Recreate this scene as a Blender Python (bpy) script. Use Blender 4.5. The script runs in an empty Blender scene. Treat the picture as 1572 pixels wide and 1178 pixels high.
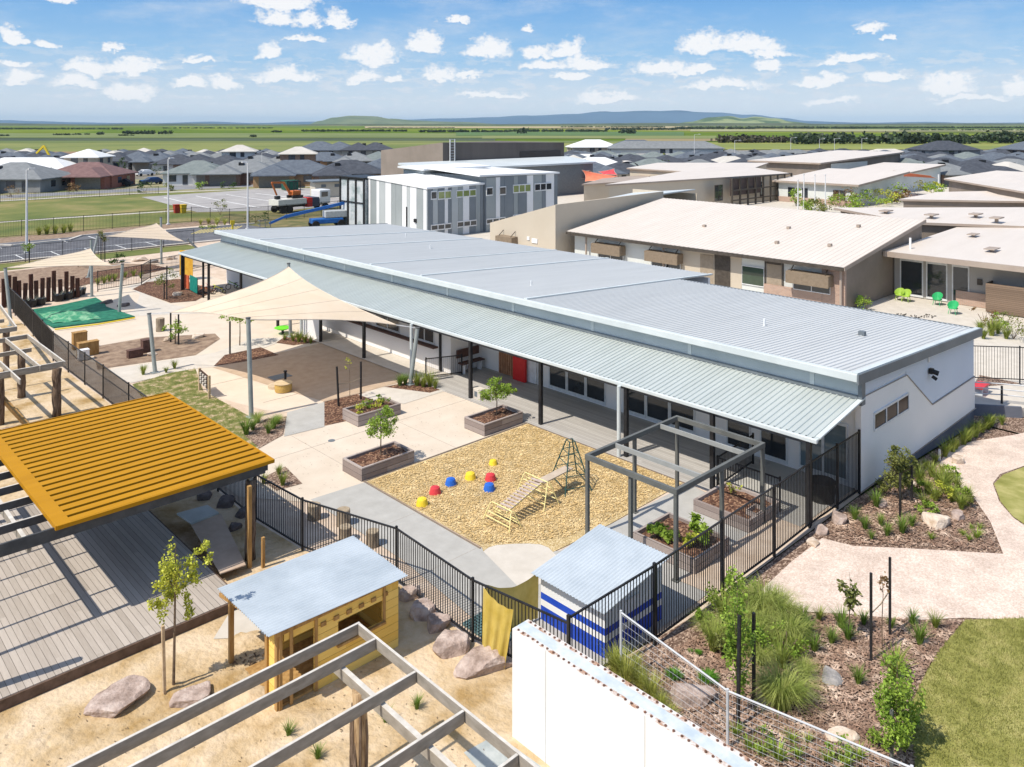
import bpy, bmesh, math, random
from mathutils import Vector, Quaternion
R = math.radians
sc = bpy.context.scene
C = sc.collection
# ---------------- camera, sky, sun, exposure ----------------
CAMH = 12.5; YAW = R(46.37); FPX = 1243.0
FW = (math.cos(YAW), math.sin(YAW)); RT = (math.sin(YAW), -math.cos(YAW))
cam_d = bpy.data.cameras.new('camera'); cam = bpy.data.objects.new('camera', cam_d); C.objects.link(cam)
cam.location = (0, 0, CAMH); cam.rotation_euler = (R(90), 0, YAW - R(90))
cam_d.sensor_width = 36; cam_d.lens = FPX / 1572 * 36; cam_d.shift_y = -(589 - 190) / 1572
cam_d.clip_start = .1; cam_d.clip_end = 200000
sc.camera = cam
sc.view_settings.view_transform = 'Standard'; sc.view_settings.look = 'None'
sc.view_settings.gamma = 1; sc.view_settings.exposure = 0.42
SUN_EL = R(55); SUN_AZ = math.atan2(-.989, .148)
sd = bpy.data.lights.new('sun', 'SUN'); sun = bpy.data.objects.new('sun', sd); C.objects.link(sun)
sd.energy = 3.8; sd.angle = R(.53); sd.color = (1, .935, .83)
sv = Vector((math.sin(SUN_AZ) * math.cos(SUN_EL), math.cos(SUN_AZ) * math.cos(SUN_EL), math.sin(SUN_EL)))
sun.rotation_euler = (-sv).to_track_quat('-Z', 'Y').to_euler()
world = bpy.data.worlds.new("World"); sc.world = world; world.use_nodes = True

def lin(c): return tuple(c) + (1,)
def build_world():
    nt = world.node_tree; N = nt.nodes; L = nt.links; N.clear()
    out = N.new('ShaderNodeOutputWorld'); bg = N.new('ShaderNodeBackground'); L.new(bg.outputs[0], out.inputs[0])
    bg.inputs[1].default_value = .135
    sky = N.new('ShaderNodeTexSky'); sky.sky_type = 'NISHITA'; sky.sun_disc = False
    sky.sun_elevation = SUN_EL; sky.sun_rotation = SUN_AZ; sky.air_density = 1.0; sky.dust_density = .6; sky.ozone_density = 1.6
    tc = N.new('ShaderNodeTexCoord')
    sp = N.new('ShaderNodeSeparateXYZ'); L.new(tc.outputs['Generated'], sp.inputs[0])
    def m(op, a, b=None, c=None):
        n = N.new('ShaderNodeMath'); n.operation = op
        for i, v in enumerate((a, b, c)):
            if v is None: continue
            if isinstance(v, (int, float)): n.inputs[i].default_value = v
            else: L.new(v, n.inputs[i])
        return n.outputs[0]
    # azimuth left of the view direction is negative
    rx = m('ADD', m('MULTIPLY', sp.outputs[0], RT[0]), m('MULTIPLY', sp.outputs[1], RT[1]))
    fx = m('ADD', m('MULTIPLY', sp.outputs[0], FW[0]), m('MULTIPLY', sp.outputs[1], FW[1]))
    az = m('ARCTAN2', rx, fx); el = m('ARCSINE', sp.outputs[2])
    cb = N.new('ShaderNodeCombineXYZ'); L.new(az, cb.inputs[0]); L.new(el, cb.inputs[1]); L.new(el, cb.inputs[2])
    def noise(vec, scale, det=4, rough=.55, sy=1.0, off=0.0):
        mp = N.new('ShaderNodeVectorMath'); mp.operation = 'MULTIPLY_ADD'
        L.new(vec, mp.inputs[0]); mp.inputs[1].default_value = (1, sy, 0); mp.inputs[2].default_value = (off, off, 0)
        n = N.new('ShaderNodeTexNoise'); n.inputs['Scale'].default_value = scale; n.inputs['Detail'].default_value = det
        n.inputs['Roughness'].default_value = rough; L.new(mp.outputs[0], n.inputs['Vector']); return n
    nz = noise(cb.outputs[0], 55, 5, .62, 1.5)
    nz2 = noise(cb.outputs[0], 16, 3, .5, 1.4, 3.3)
    def warp(n, amp):
        v = N.new('ShaderNodeVectorMath'); v.operation = 'MULTIPLY_ADD'
        s = N.new('ShaderNodeSeparateXYZ'); L.new(n.outputs['Color'], s.inputs[0])
        c = N.new('ShaderNodeCombineXYZ'); L.new(s.outputs[0], c.inputs[0]); L.new(s.outputs[1], c.inputs[1]); L.new(s.outputs[1], c.inputs[2])
        L.new(c.outputs[0], v.inputs[0]); v.inputs[1].default_value = (amp, amp * .62, amp * .62); v.inputs[2].default_value = (-amp * .5, -amp * .31, -amp * .31)
        return v.outputs[0]
    a1 = N.new('ShaderNodeVectorMath'); L.new(cb.outputs[0], a1.inputs[0]); L.new(warp(nz, .034), a1.inputs[1])
    a2 = N.new('ShaderNodeVectorMath'); L.new(a1.outputs[0], a2.inputs[0]); L.new(warp(nz2, .045), a2.inputs[1])
    P = a2.outputs[0]
    clouds = [(365,492,12,-22),(385,470,42,12),(455,500,44,14),(498,543,42,12),(80,125,12,-6),(675,717,41,29),(798,822,52,42),
        (0,33,68,44),(35,97,71,57),(158,188,80,68),(398,443,90,66),(430,505,68,58),(85,190,113,86),(160,256,113,84),(272,335,100,90),
        (518,620,97,64),(560,610,90,64),(623,681,81,49),(713,790,91,58),(800,860,90,68),(845,905,86,58),(800,875,110,96),(860,940,106,86),
        (1035,1120,82,52),(1090,1204,80,50),(1145,1215,92,78),(1302,1364,54,38),(1348,1374,69,62),(1250,1365,101,86),(380,496,127,108),
        (518,590,126,105),(640,700,123,102),(690,744,124,112),(848,905,124,113),(960,1055,112,92),(1020,1096,118,106),(1148,1202,111,93),
        (1213,1302,133,116),(1325,1392,130,114),(1400,1508,142,112),(1536,1600,146,122),(5,62,130,112),(0,40,108,96),(62,165,138,116),
        (150,250,152,128),(256,320,138,120),(318,372,140,116),(592,622,131,121),(880,990,158,143),(690,820,155,143),(1040,1180,140,124),(1225,1320,160,150),(1430,1572,158,146)]
    D = None
    for (x0, x1, yb, yt) in clouds:
        a = math.atan(((x0 + x1) / 2 - 786) / FPX); w = (x1 - x0) / 2 / FPX * math.cos(a) ** 2 * 1.03
        e = (190 - yb) / FPX * math.cos(a) + .004; h = (yb - yt) / FPX * math.cos(a) * .88
        q = N.new('ShaderNodeVectorMath'); q.operation = 'MULTIPLY_ADD'; L.new(P, q.inputs[0])
        q.inputs[1].default_value = (1 / w, 1 / h, -3.2 / h); q.inputs[2].default_value = (-a / w, -e / h, 3.2 * e / h)
        q2 = N.new('ShaderNodeVectorMath'); q2.operation = 'MAXIMUM'; L.new(q.outputs[0], q2.inputs[0]); q2.inputs[1].default_value = (-100, 0, 0)
        q3 = N.new('ShaderNodeVectorMath'); q3.operation = 'DOT_PRODUCT'; L.new(q2.outputs[0], q3.inputs[0]); L.new(q2.outputs[0], q3.inputs[1])
        D = q3.outputs['Value'] if D is None else m('MINIMUM', D, q3.outputs['Value'])
    def ramp(v, a, b, s='SMOOTHSTEP'):
        n = N.new('ShaderNodeMapRange'); n.interpolation_type = s; L.new(v, n.inputs[0])
        n.inputs[1].default_value = a; n.inputs[2].default_value = b; return n.outputs[0]
    fine = noise(cb.outputs[0], 130, 4, .65, 1.3, 7)
    D2 = m('ADD', D, m('MULTIPLY', m('SUBTRACT', fine.outputs[0], .5), 2.5))
    mask = m('MULTIPLY', ramp(D2, 1.36, .25), .95)
    # thin low veil and broken far rows of cloud
    far = noise(cb.outputs[0], 34, 6, .62, 3.6, 11)
    band = m('MULTIPLY', ramp(el, .11, .045), ramp(el, .002, .02))
    veil = m('MULTIPLY', m('MULTIPLY', ramp(far.outputs[0], .47, .6), band), .8)
    gen = noise(cb.outputs[0], 7, 6, .6, 2.2, 4)
    high = m('MULTIPLY', m('MULTIPLY', ramp(gen.outputs[0], .55, .68), ramp(el, .17, .3)), .8)
    wisp = noise(cb.outputs[0], 5, 7, .7, 3.5, 21)
    wis = m('MULTIPLY', ramp(wisp.outputs[0], .42, .75), .5)
    mask = m('MAXIMUM', m('MAXIMUM', mask, veil), m('MAXIMUM', high, wis))
    shade = ramp(m('ADD', m('MINIMUM', D, 1.0), m('MULTIPLY', m('SUBTRACT', nz.outputs[0], .5), 1.1)), 1.15, .35)
    cm = N.new('ShaderNodeMix'); cm.data_type = 'RGBA'; L.new(shade, cm.inputs[0])
    cm.inputs[6].default_value = (3.9, 4.3, 4.8, 1); cm.inputs[7].default_value = (5.5, 5.5, 5.55, 1)
    mx = N.new('ShaderNodeMix'); mx.data_type = 'RGBA'; L.new(mask, mx.inputs[0])
    air = N.new('ShaderNodeMix'); air.data_type = 'RGBA'; L.new(m('MULTIPLY', ramp(el, .42, .17), .9), air.inputs[0]); L.new(sky.outputs[0], air.inputs[6])
    low = N.new('ShaderNodeValToRGB'); L.new(m('MULTIPLY', el, 5), low.inputs[0]); e = low.color_ramp.elements
    e[0].color = (.86, .93, 1.0, 1); e[0].position = 0; e[1].color = (.08, .34, .76, 1); e[1].position = 1
    for p, c in ((.18, (.66, .80, .96)), (.4, (.33, .60, .92)), (.75, (.155, .43, .86))): k = e.new(p); k.color = lin(c)
    sc5 = N.new('ShaderNodeVectorMath'); sc5.operation = 'SCALE'; L.new(low.outputs[0], sc5.inputs[0]); sc5.inputs[3].default_value = 5.0
    L.new(sc5.outputs[0], air.inputs[7]); L.new(air.outputs[2], mx.inputs[6]); L.new(cm.outputs[2], mx.inputs[7])
    L.new(mx.outputs[2], bg.inputs[0])
build_world()

# ---------------- coordinates ----------------
def G(px, py, z=0.0):
    d = FPX * (CAMH - z) / (py - 190); l = (px - 786) * d / FPX
    return (d * FW[0] + l * RT[0], d * FW[1] + l * RT[1], z)
def GP(pts, z=0.0): return [G(x, y, z)[:2] for x, y in pts]
def sm(a, b, x):
    t = min(1, max(0, (x - a) / (b - a))); return t
def hz(x, y):
    if y > 23 or (y > 11.69 and x < 39.4): return 0.0
    if x < 27: return 0.0
    if x < 39: return -.65 * sm(27, 39, x)
    if x < 43: return -.65
    return -.65 * (1 - sm(43, 50, x))

# ---------------- materials ----------------
def lin(c): return tuple(c) + (1,)
_m = {}
def mat(name, c1, c2=None, scale=4.0, rough=.8, bump=0.0, bscale=None, metal=0.0, kind='noise', stretch=(1, 1, 1), contrast=(.35, .65), spec=.3, det=5, c3=None):
    """procedural material: two or three colours mixed by noise / voronoi chips in world space"""
    if name in _m: return _m[name]
    m = bpy.data.materials.new(name); m.use_nodes = True; nt = m.node_tree; N = nt.nodes; L = nt.links
    b = N['Principled BSDF']; b.inputs['Roughness'].default_value = rough; b.inputs['Metallic'].default_value = metal
    b.inputs['Specular IOR Level'].default_value = spec
    if c2 is None: c2 = tuple(min(1, v * 1.12) for v in c1); c1 = tuple(v * .9 for v in c1)
    geo = N.new('ShaderNodeNewGeometry'); mp = N.new('ShaderNodeVectorMath'); mp.operation = 'MULTIPLY'
    L.new(geo.outputs['Position'], mp.inputs[0]); mp.inputs[1].default_value = stretch
    if kind == 'chips':
        t = N.new('ShaderNodeTexVoronoi'); t.inputs['Scale'].default_value = scale; L.new(mp.outputs[0], t.inputs['Vector'])
        s = N.new('ShaderNodeSeparateColor'); L.new(t.outputs['Color'], s.inputs[0]); fac = s.outputs[0]; hgt = s.outputs[1]
        big = N.new('ShaderNodeTexNoise'); big.inputs['Scale'].default_value = 1.3; L.new(geo.outputs['Position'], big.inputs['Vector'])
    else:
        t = N.new('ShaderNodeTexNoise'); t.inputs['Scale'].default_value = scale; t.inputs['Detail'].default_value = det
        t.inputs['Roughness'].default_value = .62
        L.new(mp.outputs[0], t.inputs['Vector']); fac = t.outputs[0]; hgt = t.outputs[0]
    cr = N.new('ShaderNodeValToRGB'); L.new(fac, cr.inputs[0]); e = cr.color_ramp.elements
    e[0].color = lin(c1); e[1].color = lin(c2)
    if kind == 'noise': e[0].position, e[1].position = contrast
    if c3 is not None:
        k = e.new(.5 if kind == 'noise' else .55); k.color = lin(c3)
    col = cr.outputs[0]
    if kind == 'chips':
        mx = N.new('ShaderNodeMix'); mx.data_type = 'RGBA'; mx.blend_type = 'MULTIPLY'; mx.inputs[0].default_value = .55
        r2 = N.new('ShaderNodeValToRGB'); L.new(big.outputs[0], r2.inputs[0]); r2.color_ramp.elements[0].position = .3; r2.color_ramp.elements[1].position = .65
        r2.color_ramp.elements[0].color = (.62, .6, .58, 1); L.new(col, mx.inputs[6]); L.new(r2.outputs[0], mx.inputs[7]); col = mx.outputs[2]
    L.new(col, b.inputs['Base Color'])
    if bump:
        bn = N.new('ShaderNodeBump'); bn.inputs['Strength'].default_value = 1; bn.inputs['Distance'].default_value = bump
        if bscale:
            t2 = N.new('ShaderNodeTexNoise'); t2.inputs['Scale'].default_value = bscale; t2.inputs['Detail'].default_value = 6
            L.new(geo.outputs['Position'], t2.inputs['Vector']); hgt = t2.outputs[0]
        L.new(hgt, bn.inputs['Height']); L.new(bn.outputs[0], b.inputs['Normal'])
    _m[name] = m; return m
def leafmat(name, c1, c2, tr=.35, c3=None):
    if name in _m: return _m[name]
    m = mat(name, c1, c2, scale=2.2, rough=.55, contrast=(.3, .7), c3=c3)
    nt = m.node_tree; N = nt.nodes; L = nt.links; b = N['Principled BSDF']; out = N['Material Output']
    src = b.inputs['Base Color'].links[0].from_socket
    # random tint for every leaf card
    geo = N.new('ShaderNodeNewGeometry'); hs = N.new('ShaderNodeHueSaturation'); mr = N.new('ShaderNodeMapRange')
    L.new(geo.outputs['Random Per Island'], mr.inputs[0]); mr.inputs[3].default_value = .62; mr.inputs[4].default_value = 1.45
    L.new(mr.outputs[0], hs.inputs['Value']); L.new(src, hs.inputs['Color']); L.new(hs.outputs[0], b.inputs['Base Color'])
    t = N.new('ShaderNodeBsdfTranslucent'); L.new(hs.outputs[0], t.inputs[0]); mx = N.new('ShaderNodeMixShader'); mx.inputs[0].default_value = tr
    L.new(b.outputs[0], mx.inputs[1]); L.new(t.outputs[0], mx.inputs[2]); L.new(mx.outputs[0], out.inputs[0]); return m
def boards(name, c1, c2, width=.14, axis='X', gap=.1, rough=.8, glen=2.4, dark=.35):
    """board pattern across an axis, boards with grain, random tone and butt joints"""
    if name in _m: return _m[name]
    m = bpy.data.materials.new(name); m.use_nodes = True; nt = m.node_tree; N = nt.nodes; L = nt.links; b = N['Principled BSDF']
    b.inputs['Roughness'].default_value = rough; b.inputs['Specular IOR Level'].default_value = .2
    g = N.new('ShaderNodeNewGeometry'); s = N.new('ShaderNodeSeparateXYZ'); L.new(g.outputs['Position'], s.inputs[0])
    ia = 'XYZ'.index(axis); ib = 1 if ia == 0 else 0
    def mm(op, a, bb=None):
        n = N.new('ShaderNodeMath'); n.operation = op
        for i, v in enumerate((a, bb)):
            if v is None: continue
            if isinstance(v, (int, float)): n.inputs[i].default_value = v
            else: L.new(v, n.inputs[i])
        return n.outputs[0]
    u = mm('DIVIDE', s.outputs[ia], width); fl = mm('FLOOR', u); fr = mm('FRACT', u)
    wn = N.new('ShaderNodeTexWhiteNoise'); wn.noise_dimensions = '2D'
    joff = mm('ADD', s.outputs[ib], mm('MULTIPLY', mm('FRACT', mm('MULTIPLY', fl, .618)), glen)); jl = mm('DIVIDE', joff, glen)
    cb = N.new('ShaderNodeCombineXYZ'); L.new(fl, cb.inputs[0]); L.new(mm('FLOOR', jl), cb.inputs[1]); L.new(cb.outputs[0], wn.inputs['Vector'])
    gr = N.new('ShaderNodeTexNoise'); gr.inputs['Scale'].default_value = 5; gr.inputs['Detail'].default_value = 6
    sv_ = [6, 6, 6]; sv_[ib] = .6
    v = N.new('ShaderNodeVectorMath'); v.operation = 'MULTIPLY'; L.new(g.outputs['Position'], v.inputs[0]); v.inputs[1].default_value = sv_; L.new(v.outputs[0], gr.inputs['Vector'])
    cr = N.new('ShaderNodeValToRGB'); L.new(mm('ADD', mm('MULTIPLY', wn.outputs['Value'], .5), mm('MULTIPLY', gr.outputs[0], .5)), cr.inputs[0])
    cr.color_ramp.elements[0].position = .2; cr.color_ramp.elements[1].position = .75; cr.color_ramp.elements[0].color = lin(c1); cr.color_ramp.elements[1].color = lin(c2)
    edge = mm('GREATER_THAN', fr, 1 - gap); mx = N.new('ShaderNodeMix'); mx.data_type = 'RGBA'; L.new(edge, mx.inputs[0]); L.new(cr.outputs[0], mx.inputs[6])
    mx.inputs[7].default_value = lin([x * dark for x in c1]); L.new(mx.outputs[2], b.inputs['Base Color'])
    bn = N.new('ShaderNodeBump'); bn.inputs['Distance'].default_value = .008; L.new(mm('SUBTRACT', gr.outputs[0], edge), bn.inputs['Height']); L.new(bn.outputs[0], b.inputs['Normal'])
    _m[name] = m; return m
def brickmat(name, c1, c2, mortar, scale=1.0):
    if name in _m: return _m[name]
    m = bpy.data.materials.new(name); m.use_nodes = True; nt = m.node_tree; N = nt.nodes; L = nt.links; b = N['Principled BSDF']; b.inputs['Roughness'].default_value = .85
    g = N.new('ShaderNodeNewGeometry'); s = N.new('ShaderNodeSeparateXYZ'); L.new(g.outputs['Position'], s.inputs[0])
    a = N.new('ShaderNodeMath'); L.new(s.outputs[0], a.inputs[0]); L.new(s.outputs[1], a.inputs[1])
    c = N.new('ShaderNodeCombineXYZ'); L.new(a.outputs[0], c.inputs[0]); L.new(s.outputs[2], c.inputs[1])
    t = N.new('ShaderNodeTexBrick'); L.new(c.outputs[0], t.inputs['Vector']); t.inputs['Scale'].default_value = scale
    t.inputs['Brick Width'].default_value = .24; t.inputs['Row Height'].default_value = .086; t.inputs['Mortar Size'].default_value = .01
    t.inputs['Color1'].default_value = lin(c1); t.inputs['Color2'].default_value = lin(c2); t.inputs['Mortar'].default_value = lin(mortar)
    L.new(t.outputs[0], b.inputs['Base Color']); _m[name] = m; return m

# ---------------- mesh building ----------------
class MB:
    def __init__(s): s.v = []; s.f = []
    def add(s, vs, fs):
        o = len(s.v); s.v += [tuple(p) for p in vs]; s.f += [tuple(i + o for i in f) for f in fs]; return s
    def box(s, x0, x1, y0, y1, z0, z1):
        return s.add([(x0, y0, z0), (x1, y0, z0), (x1, y1, z0), (x0, y1, z0), (x0, y0, z1), (x1, y0, z1), (x1, y1, z1), (x0, y1, z1)],
                     [(0, 3, 2, 1), (4, 5, 6, 7), (0, 1, 5, 4), (1, 2, 6, 5), (2, 3, 7, 6), (3, 0, 4, 7)])
    def bar(s, p, q, w, h, up=(0, 0, 1)):
        p = Vector(p); q = Vector(q); d = (q - p).normalized(); u = Vector(up)
        if abs(d.dot(u)) > .97: u = Vector((0, 1, 0))
        a = d.cross(u).normalized() * w / 2; b = a.cross(d).normalized() * h / 2
        vs = [p - a - b, p + a - b, p + a + b, p - a + b, q - a - b, q + a - b, q + a + b, q - a + b]
        return s.add(vs, [(0, 1, 2, 3), (7, 6, 5, 4), (4, 5, 1, 0), (5, 6, 2, 1), (6, 7, 3, 2), (7, 4, 0, 3)])
    def tube(s, pts, rs, n=8, cap=True):
        pts = [Vector(p) for p in pts]
        if isinstance(rs, (int, float)): rs = [rs] * len(pts)
        vs = []; o = None
        for i, p in enumerate(pts):
            d = (pts[min(i + 1, len(pts) - 1)] - pts[max(i - 1, 0)]).normalized()
            if o is None: o = d.orthogonal().normalized()
            o = (o - d * o.dot(d)).normalized(); b = d.cross(o)
            for k in range(n):
                t = 2 * math.pi * k / n; vs.append(p + (o * math.cos(t) + b * math.sin(t)) * rs[i])
        fs = [(i * n + k, i * n + (k + 1) % n, (i + 1) * n + (k + 1) % n, (i + 1) * n + k) for i in range(len(pts) - 1) for k in range(n)]
        if cap: fs += [tuple(range(n))[::-1], tuple(range((len(pts) - 1) * n, len(pts) * n))]
        return s.add(vs, fs)
    def prism(s, poly, z0, z1):
        n = len(poly)
        f0 = z0 if callable(z0) else (lambda x, y: z0); f1 = z1 if callable(z1) else (lambda x, y: z1)
        vs = [(x, y, f0(x, y)) for x, y in poly] + [(x, y, f1(x, y)) for x, y in poly]
        return s.add(vs, [tuple(range(n))[::-1], tuple(range(n, 2 * n))] + [(i, (i + 1) % n, n + (i + 1) % n, n + i) for i in range(n)])
    def slab(s, a, b, c, d, t=.06):
        """four top corners in order, thickened downwards"""
        vs = [a, b, c, d] + [(p[0], p[1], p[2] - t) for p in (a, b, c, d)]
        return s.add(vs, [(0, 1, 2, 3), (7, 6, 5, 4), (0, 4, 5, 1), (1, 5, 6, 2), (2, 6, 7, 3), (3, 7, 4, 0)])
    def ribbed(s, a, b, c, d, pitch=.2, rh=.03, rw=.3, t=.04):
        """profiled metal sheet; ribs run a->d / b->c and repeat along a->b"""
        a, b, c, d = map(Vector, (a, b, c, d)); n = max(1, round((b - a).length / pitch)); vs = []; up = (b - a).cross(d - a).normalized()
        if up.z < 0: up = -up
        prof = [(0, 0), ((1 - rw) * 1.0 - .08, 0), (1 - rw, 1), (.92, 1)]
        us = []
        for i in range(n):
            for x, h in prof: us.append(((i + x) / n, h))
        us.append((1, 0))
        for u, h in us:
            vs.append(a.lerp(b, u) + up * rh * h); vs.append(d.lerp(c, u) + up * rh * h)
        k = len(us); fs = [(2 * i, 2 * i + 2, 2 * i + 3, 2 * i + 1) for i in range(k - 1)]
        s.add(vs, fs)
        lo = [p - up * t for p in (a, b, c, d)]
        return s.add([a, b, c, d] + lo, [(7, 6, 5, 4), (0, 4, 5, 1), (1, 5, 6, 2), (2, 6, 7, 3), (3, 7, 4, 0)])
    def rock(s, cx, cy, z, sx, sy, sz, rot=0, seed=0, flat=.5):
        bm = bmesh.new(); bmesh.ops.create_icosphere(bm, subdivisions=3, radius=1); rnd = random.Random(seed)
        planes = [Vector((rnd.gauss(0, 1), rnd.gauss(0, 1), rnd.gauss(0, .6))).normalized() for _ in range(11)] + [Vector((rnd.uniform(-.15, .15), rnd.uniform(-.15, .15), 1)).normalized()]
        ds = [rnd.uniform(.5, .8) for _ in range(11)] + [flat]
        for v in bm.verts:
            for pl, dd in zip(planes, ds):
                k = v.co.dot(pl)
                if k > dd: v.co -= pl * (k - dd) * .95
            v.co *= 1 + rnd.uniform(-.03, .03)
        cr, sr = math.cos(rot), math.sin(rot); vs = []
        for v in bm.verts:
            x, y, zz = v.co.x * sx, v.co.y * sy, v.co.z * sz
            vs.append((cx + x * cr - y * sr, cy + x * sr + y * cr, z + zz))
        fs = [tuple(v.index for v in f.verts) for f in bm.faces]; bm.free(); return s.add(vs, fs)
    def build(s, name, m, parent=None, label=None, cat=None, group=None, kind=None, smooth=False, at=None, bevel=0):
        off = Vector((0, 0, 0))
        if parent is not None: off = Vector(ROOT.get(parent.name, (0, 0, 0)))
        elif at: off = Vector(at)
        me = bpy.data.meshes.new(name); me.from_pydata([tuple(Vector(p) - off) for p in s.v], [], s.f); me.update()
        ms = m if isinstance(m, (list, tuple)) else [m]
        for x in ms: me.materials.append(x)
        if smooth: me.polygons.foreach_set('use_smooth', [True] * len(me.polygons))
        o = bpy.data.objects.new(name, me); C.objects.link(o)
        if parent is not None: o.parent = parent; ROOT[o.name] = tuple(off)
        else:
            o.location = off; ROOT[o.name] = tuple(off)
        if label: o['label'] = label
        if cat and parent is None: o['category'] = cat
        if group: o['group'] = group
        if kind: o['kind'] = kind
        if bevel:
            bv = o.modifiers.new('bevel', 'BEVEL'); bv.width = bevel; bv.segments = 2; bv.limit_method = 'ANGLE'
        return o
ROOT = {}
def each(name, m, T, boxes):
    for b in boxes: MB().box(*b).build(name, m, T)
def thing(name, label, cat, loc=(0, 0, 0), group=None):
    o = bpy.data.objects.new(name, None); C.objects.link(o); o.location = loc; o['label'] = label; o['category'] = cat
    if group: o['group'] = group
    o.empty_display_size = .3; ROOT[o.name] = tuple(loc); return o
def dup(root, loc, rz=0, label=None, group=None, scale=None):
    r = root.copy(); C.objects.link(r); r.location = loc; r.rotation_euler = (0, 0, rz); ROOT[r.name] = tuple(loc)
    if label: r['label'] = label
    if group: r['group'] = group
    if scale: r.scale = scale if not isinstance(scale, (int, float)) else (scale,) * 3
    for ch in list(root.children):
        c = ch.copy(); C.objects.link(c); c.parent = r
        for g in ch.children: d = g.copy(); C.objects.link(d); d.parent = c
    return r
def sheet(name, pts, m, z=0.0, drape=False, kind='structure', th=0):
    """flat ground surface from an outline; drape follows the slope beside the school wall"""
    bm = bmesh.new(); vs = [bm.verts.new((x, y, 0)) for x, y in pts]; f = bm.faces.new(vs); f.normal_update()
    bmesh.ops.triangulate(bm, faces=[f], ngon_method='EAR_CLIP')
    if drape:
        for X in (27, 33, 39, 39.4, 43, 50):
            bmesh.ops.bisect_plane(bm, geom=bm.verts[:] + bm.edges[:] + bm.faces[:], plane_co=(X, 0, 0), plane_no=(1, 0, 0))
        for Y in (11.69, 23):
            bmesh.ops.bisect_plane(bm, geom=bm.verts[:] + bm.edges[:] + bm.faces[:], plane_co=(0, Y, 0), plane_no=(0, 1, 0))
        bmesh.ops.triangulate(bm, faces=bm.faces[:])
    for v in bm.verts: v.co.z = z + (hz(v.co.x, v.co.y) if drape else 0)
    for f in bm.faces:
        f.normal_update()
        if f.normal.z < 0: f.normal_flip()
    me = bpy.data.meshes.new(name); bm.to_mesh(me); bm.free(); me.materials.append(m)
    o = bpy.data.objects.new(name, me); C.objects.link(o); o['kind'] = kind
    if th: pass
    return o
# ---------------- ground and terrain ----------------
def Gd(pts):
    out = []
    for px, py in pts:
        z = 0
        for _ in range(6):
            x, y, _z = G(px, py, z); z = hz(x, min(y, 11.6) if x < 39.4 else y)
        out.append((x, y))
    return out
cream = mat('cream_concrete', (.57, .475, .37), (.68, .585, .475), scale=.9, rough=.85, bump=.002, bscale=60, contrast=(.25, .8), det=9)
creamB = mat('pale_concrete', (.50, .45, .38), (.64, .585, .51), scale=1.6, rough=.85, bump=.002, bscale=60, det=9, contrast=(.25, .8))
grey = mat('grey_concrete', (.36, .345, .315), (.47, .455, .42), scale=1.8, rough=.85, bump=.002, bscale=50, det=9, contrast=(.25, .8))
sand = mat('yellow_sand', (.36, .23, .09), (.64, .50, .34), scale=.65, rough=.95, bump=.06, bscale=7, contrast=(.34, .6), c3=(.55, .41, .245), det=9)
gravelp = mat('pink_gravel', (.64, .49, .39), (.87, .71, .61), scale=26, rough=.95, bump=.012, kind='chips', c3=(.74, .61, .51))
pinkg = mat('pinkish_sand', (.50, .38, .28), (.66, .54, .43), scale=1.3, rough=.95, bump=.012, bscale=30, contrast=(.3, .7))
mulch = mat('bark_mulch', (.10, .055, .036), (.60, .44, .33), scale=17, rough=.95, bump=.03, kind='chips', stretch=(1, 1.5, 1), c3=(.22, .145, .105))
mulch2 = mat('dark_bark', (.06, .028, .018), (.38, .23, .14), scale=16, rough=.95, bump=.03, kind='chips', c3=(.14, .065, .04))
chips = mat('wood_chips', (.40, .28, .12), (.80, .65, .40), scale=34, rough=.95, bump=.02, kind='chips', c3=(.62, .46, .22))
dirt = mat('brown_dirt', (.19, .125, .085), (.36, .26, .18), scale=2.2, rough=.95, bump=.03, bscale=14, det=8)
asph = mat('asphalt', (.095, .095, .105), (.155, .155, .165), scale=.8, rough=.9, bump=.004, bscale=70, det=9)
lawnm = mat('lawn_grass', (.20, .20, .04), (.50, .44, .18), scale=1.1, rough=.95, bump=.03, bscale=34, c3=(.31, .30, .085), contrast=(.3, .72), det=9)
lawnp = mat('patchy_grass', (.11, .135, .03), (.50, .38, .24), scale=2.4, rough=.95, bump=.03, bscale=30, c3=(.2, .2, .06), contrast=(.38, .62), det=9)
farlawn = mat('far_lawn', (.10, .13, .03), (.27, .22, .09), scale=.12, rough=.95, c3=(.16, .17, .045), contrast=(.35, .65), det=8)
white_line = mat('white_paint_line', (.7, .7, .68)); yel_line = mat('yellow_paint_line', (.62, .5, .16))
kerbm = mat('kerb_concrete', (.46, .42, .37), (.6, .55, .49), scale=1)
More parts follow.
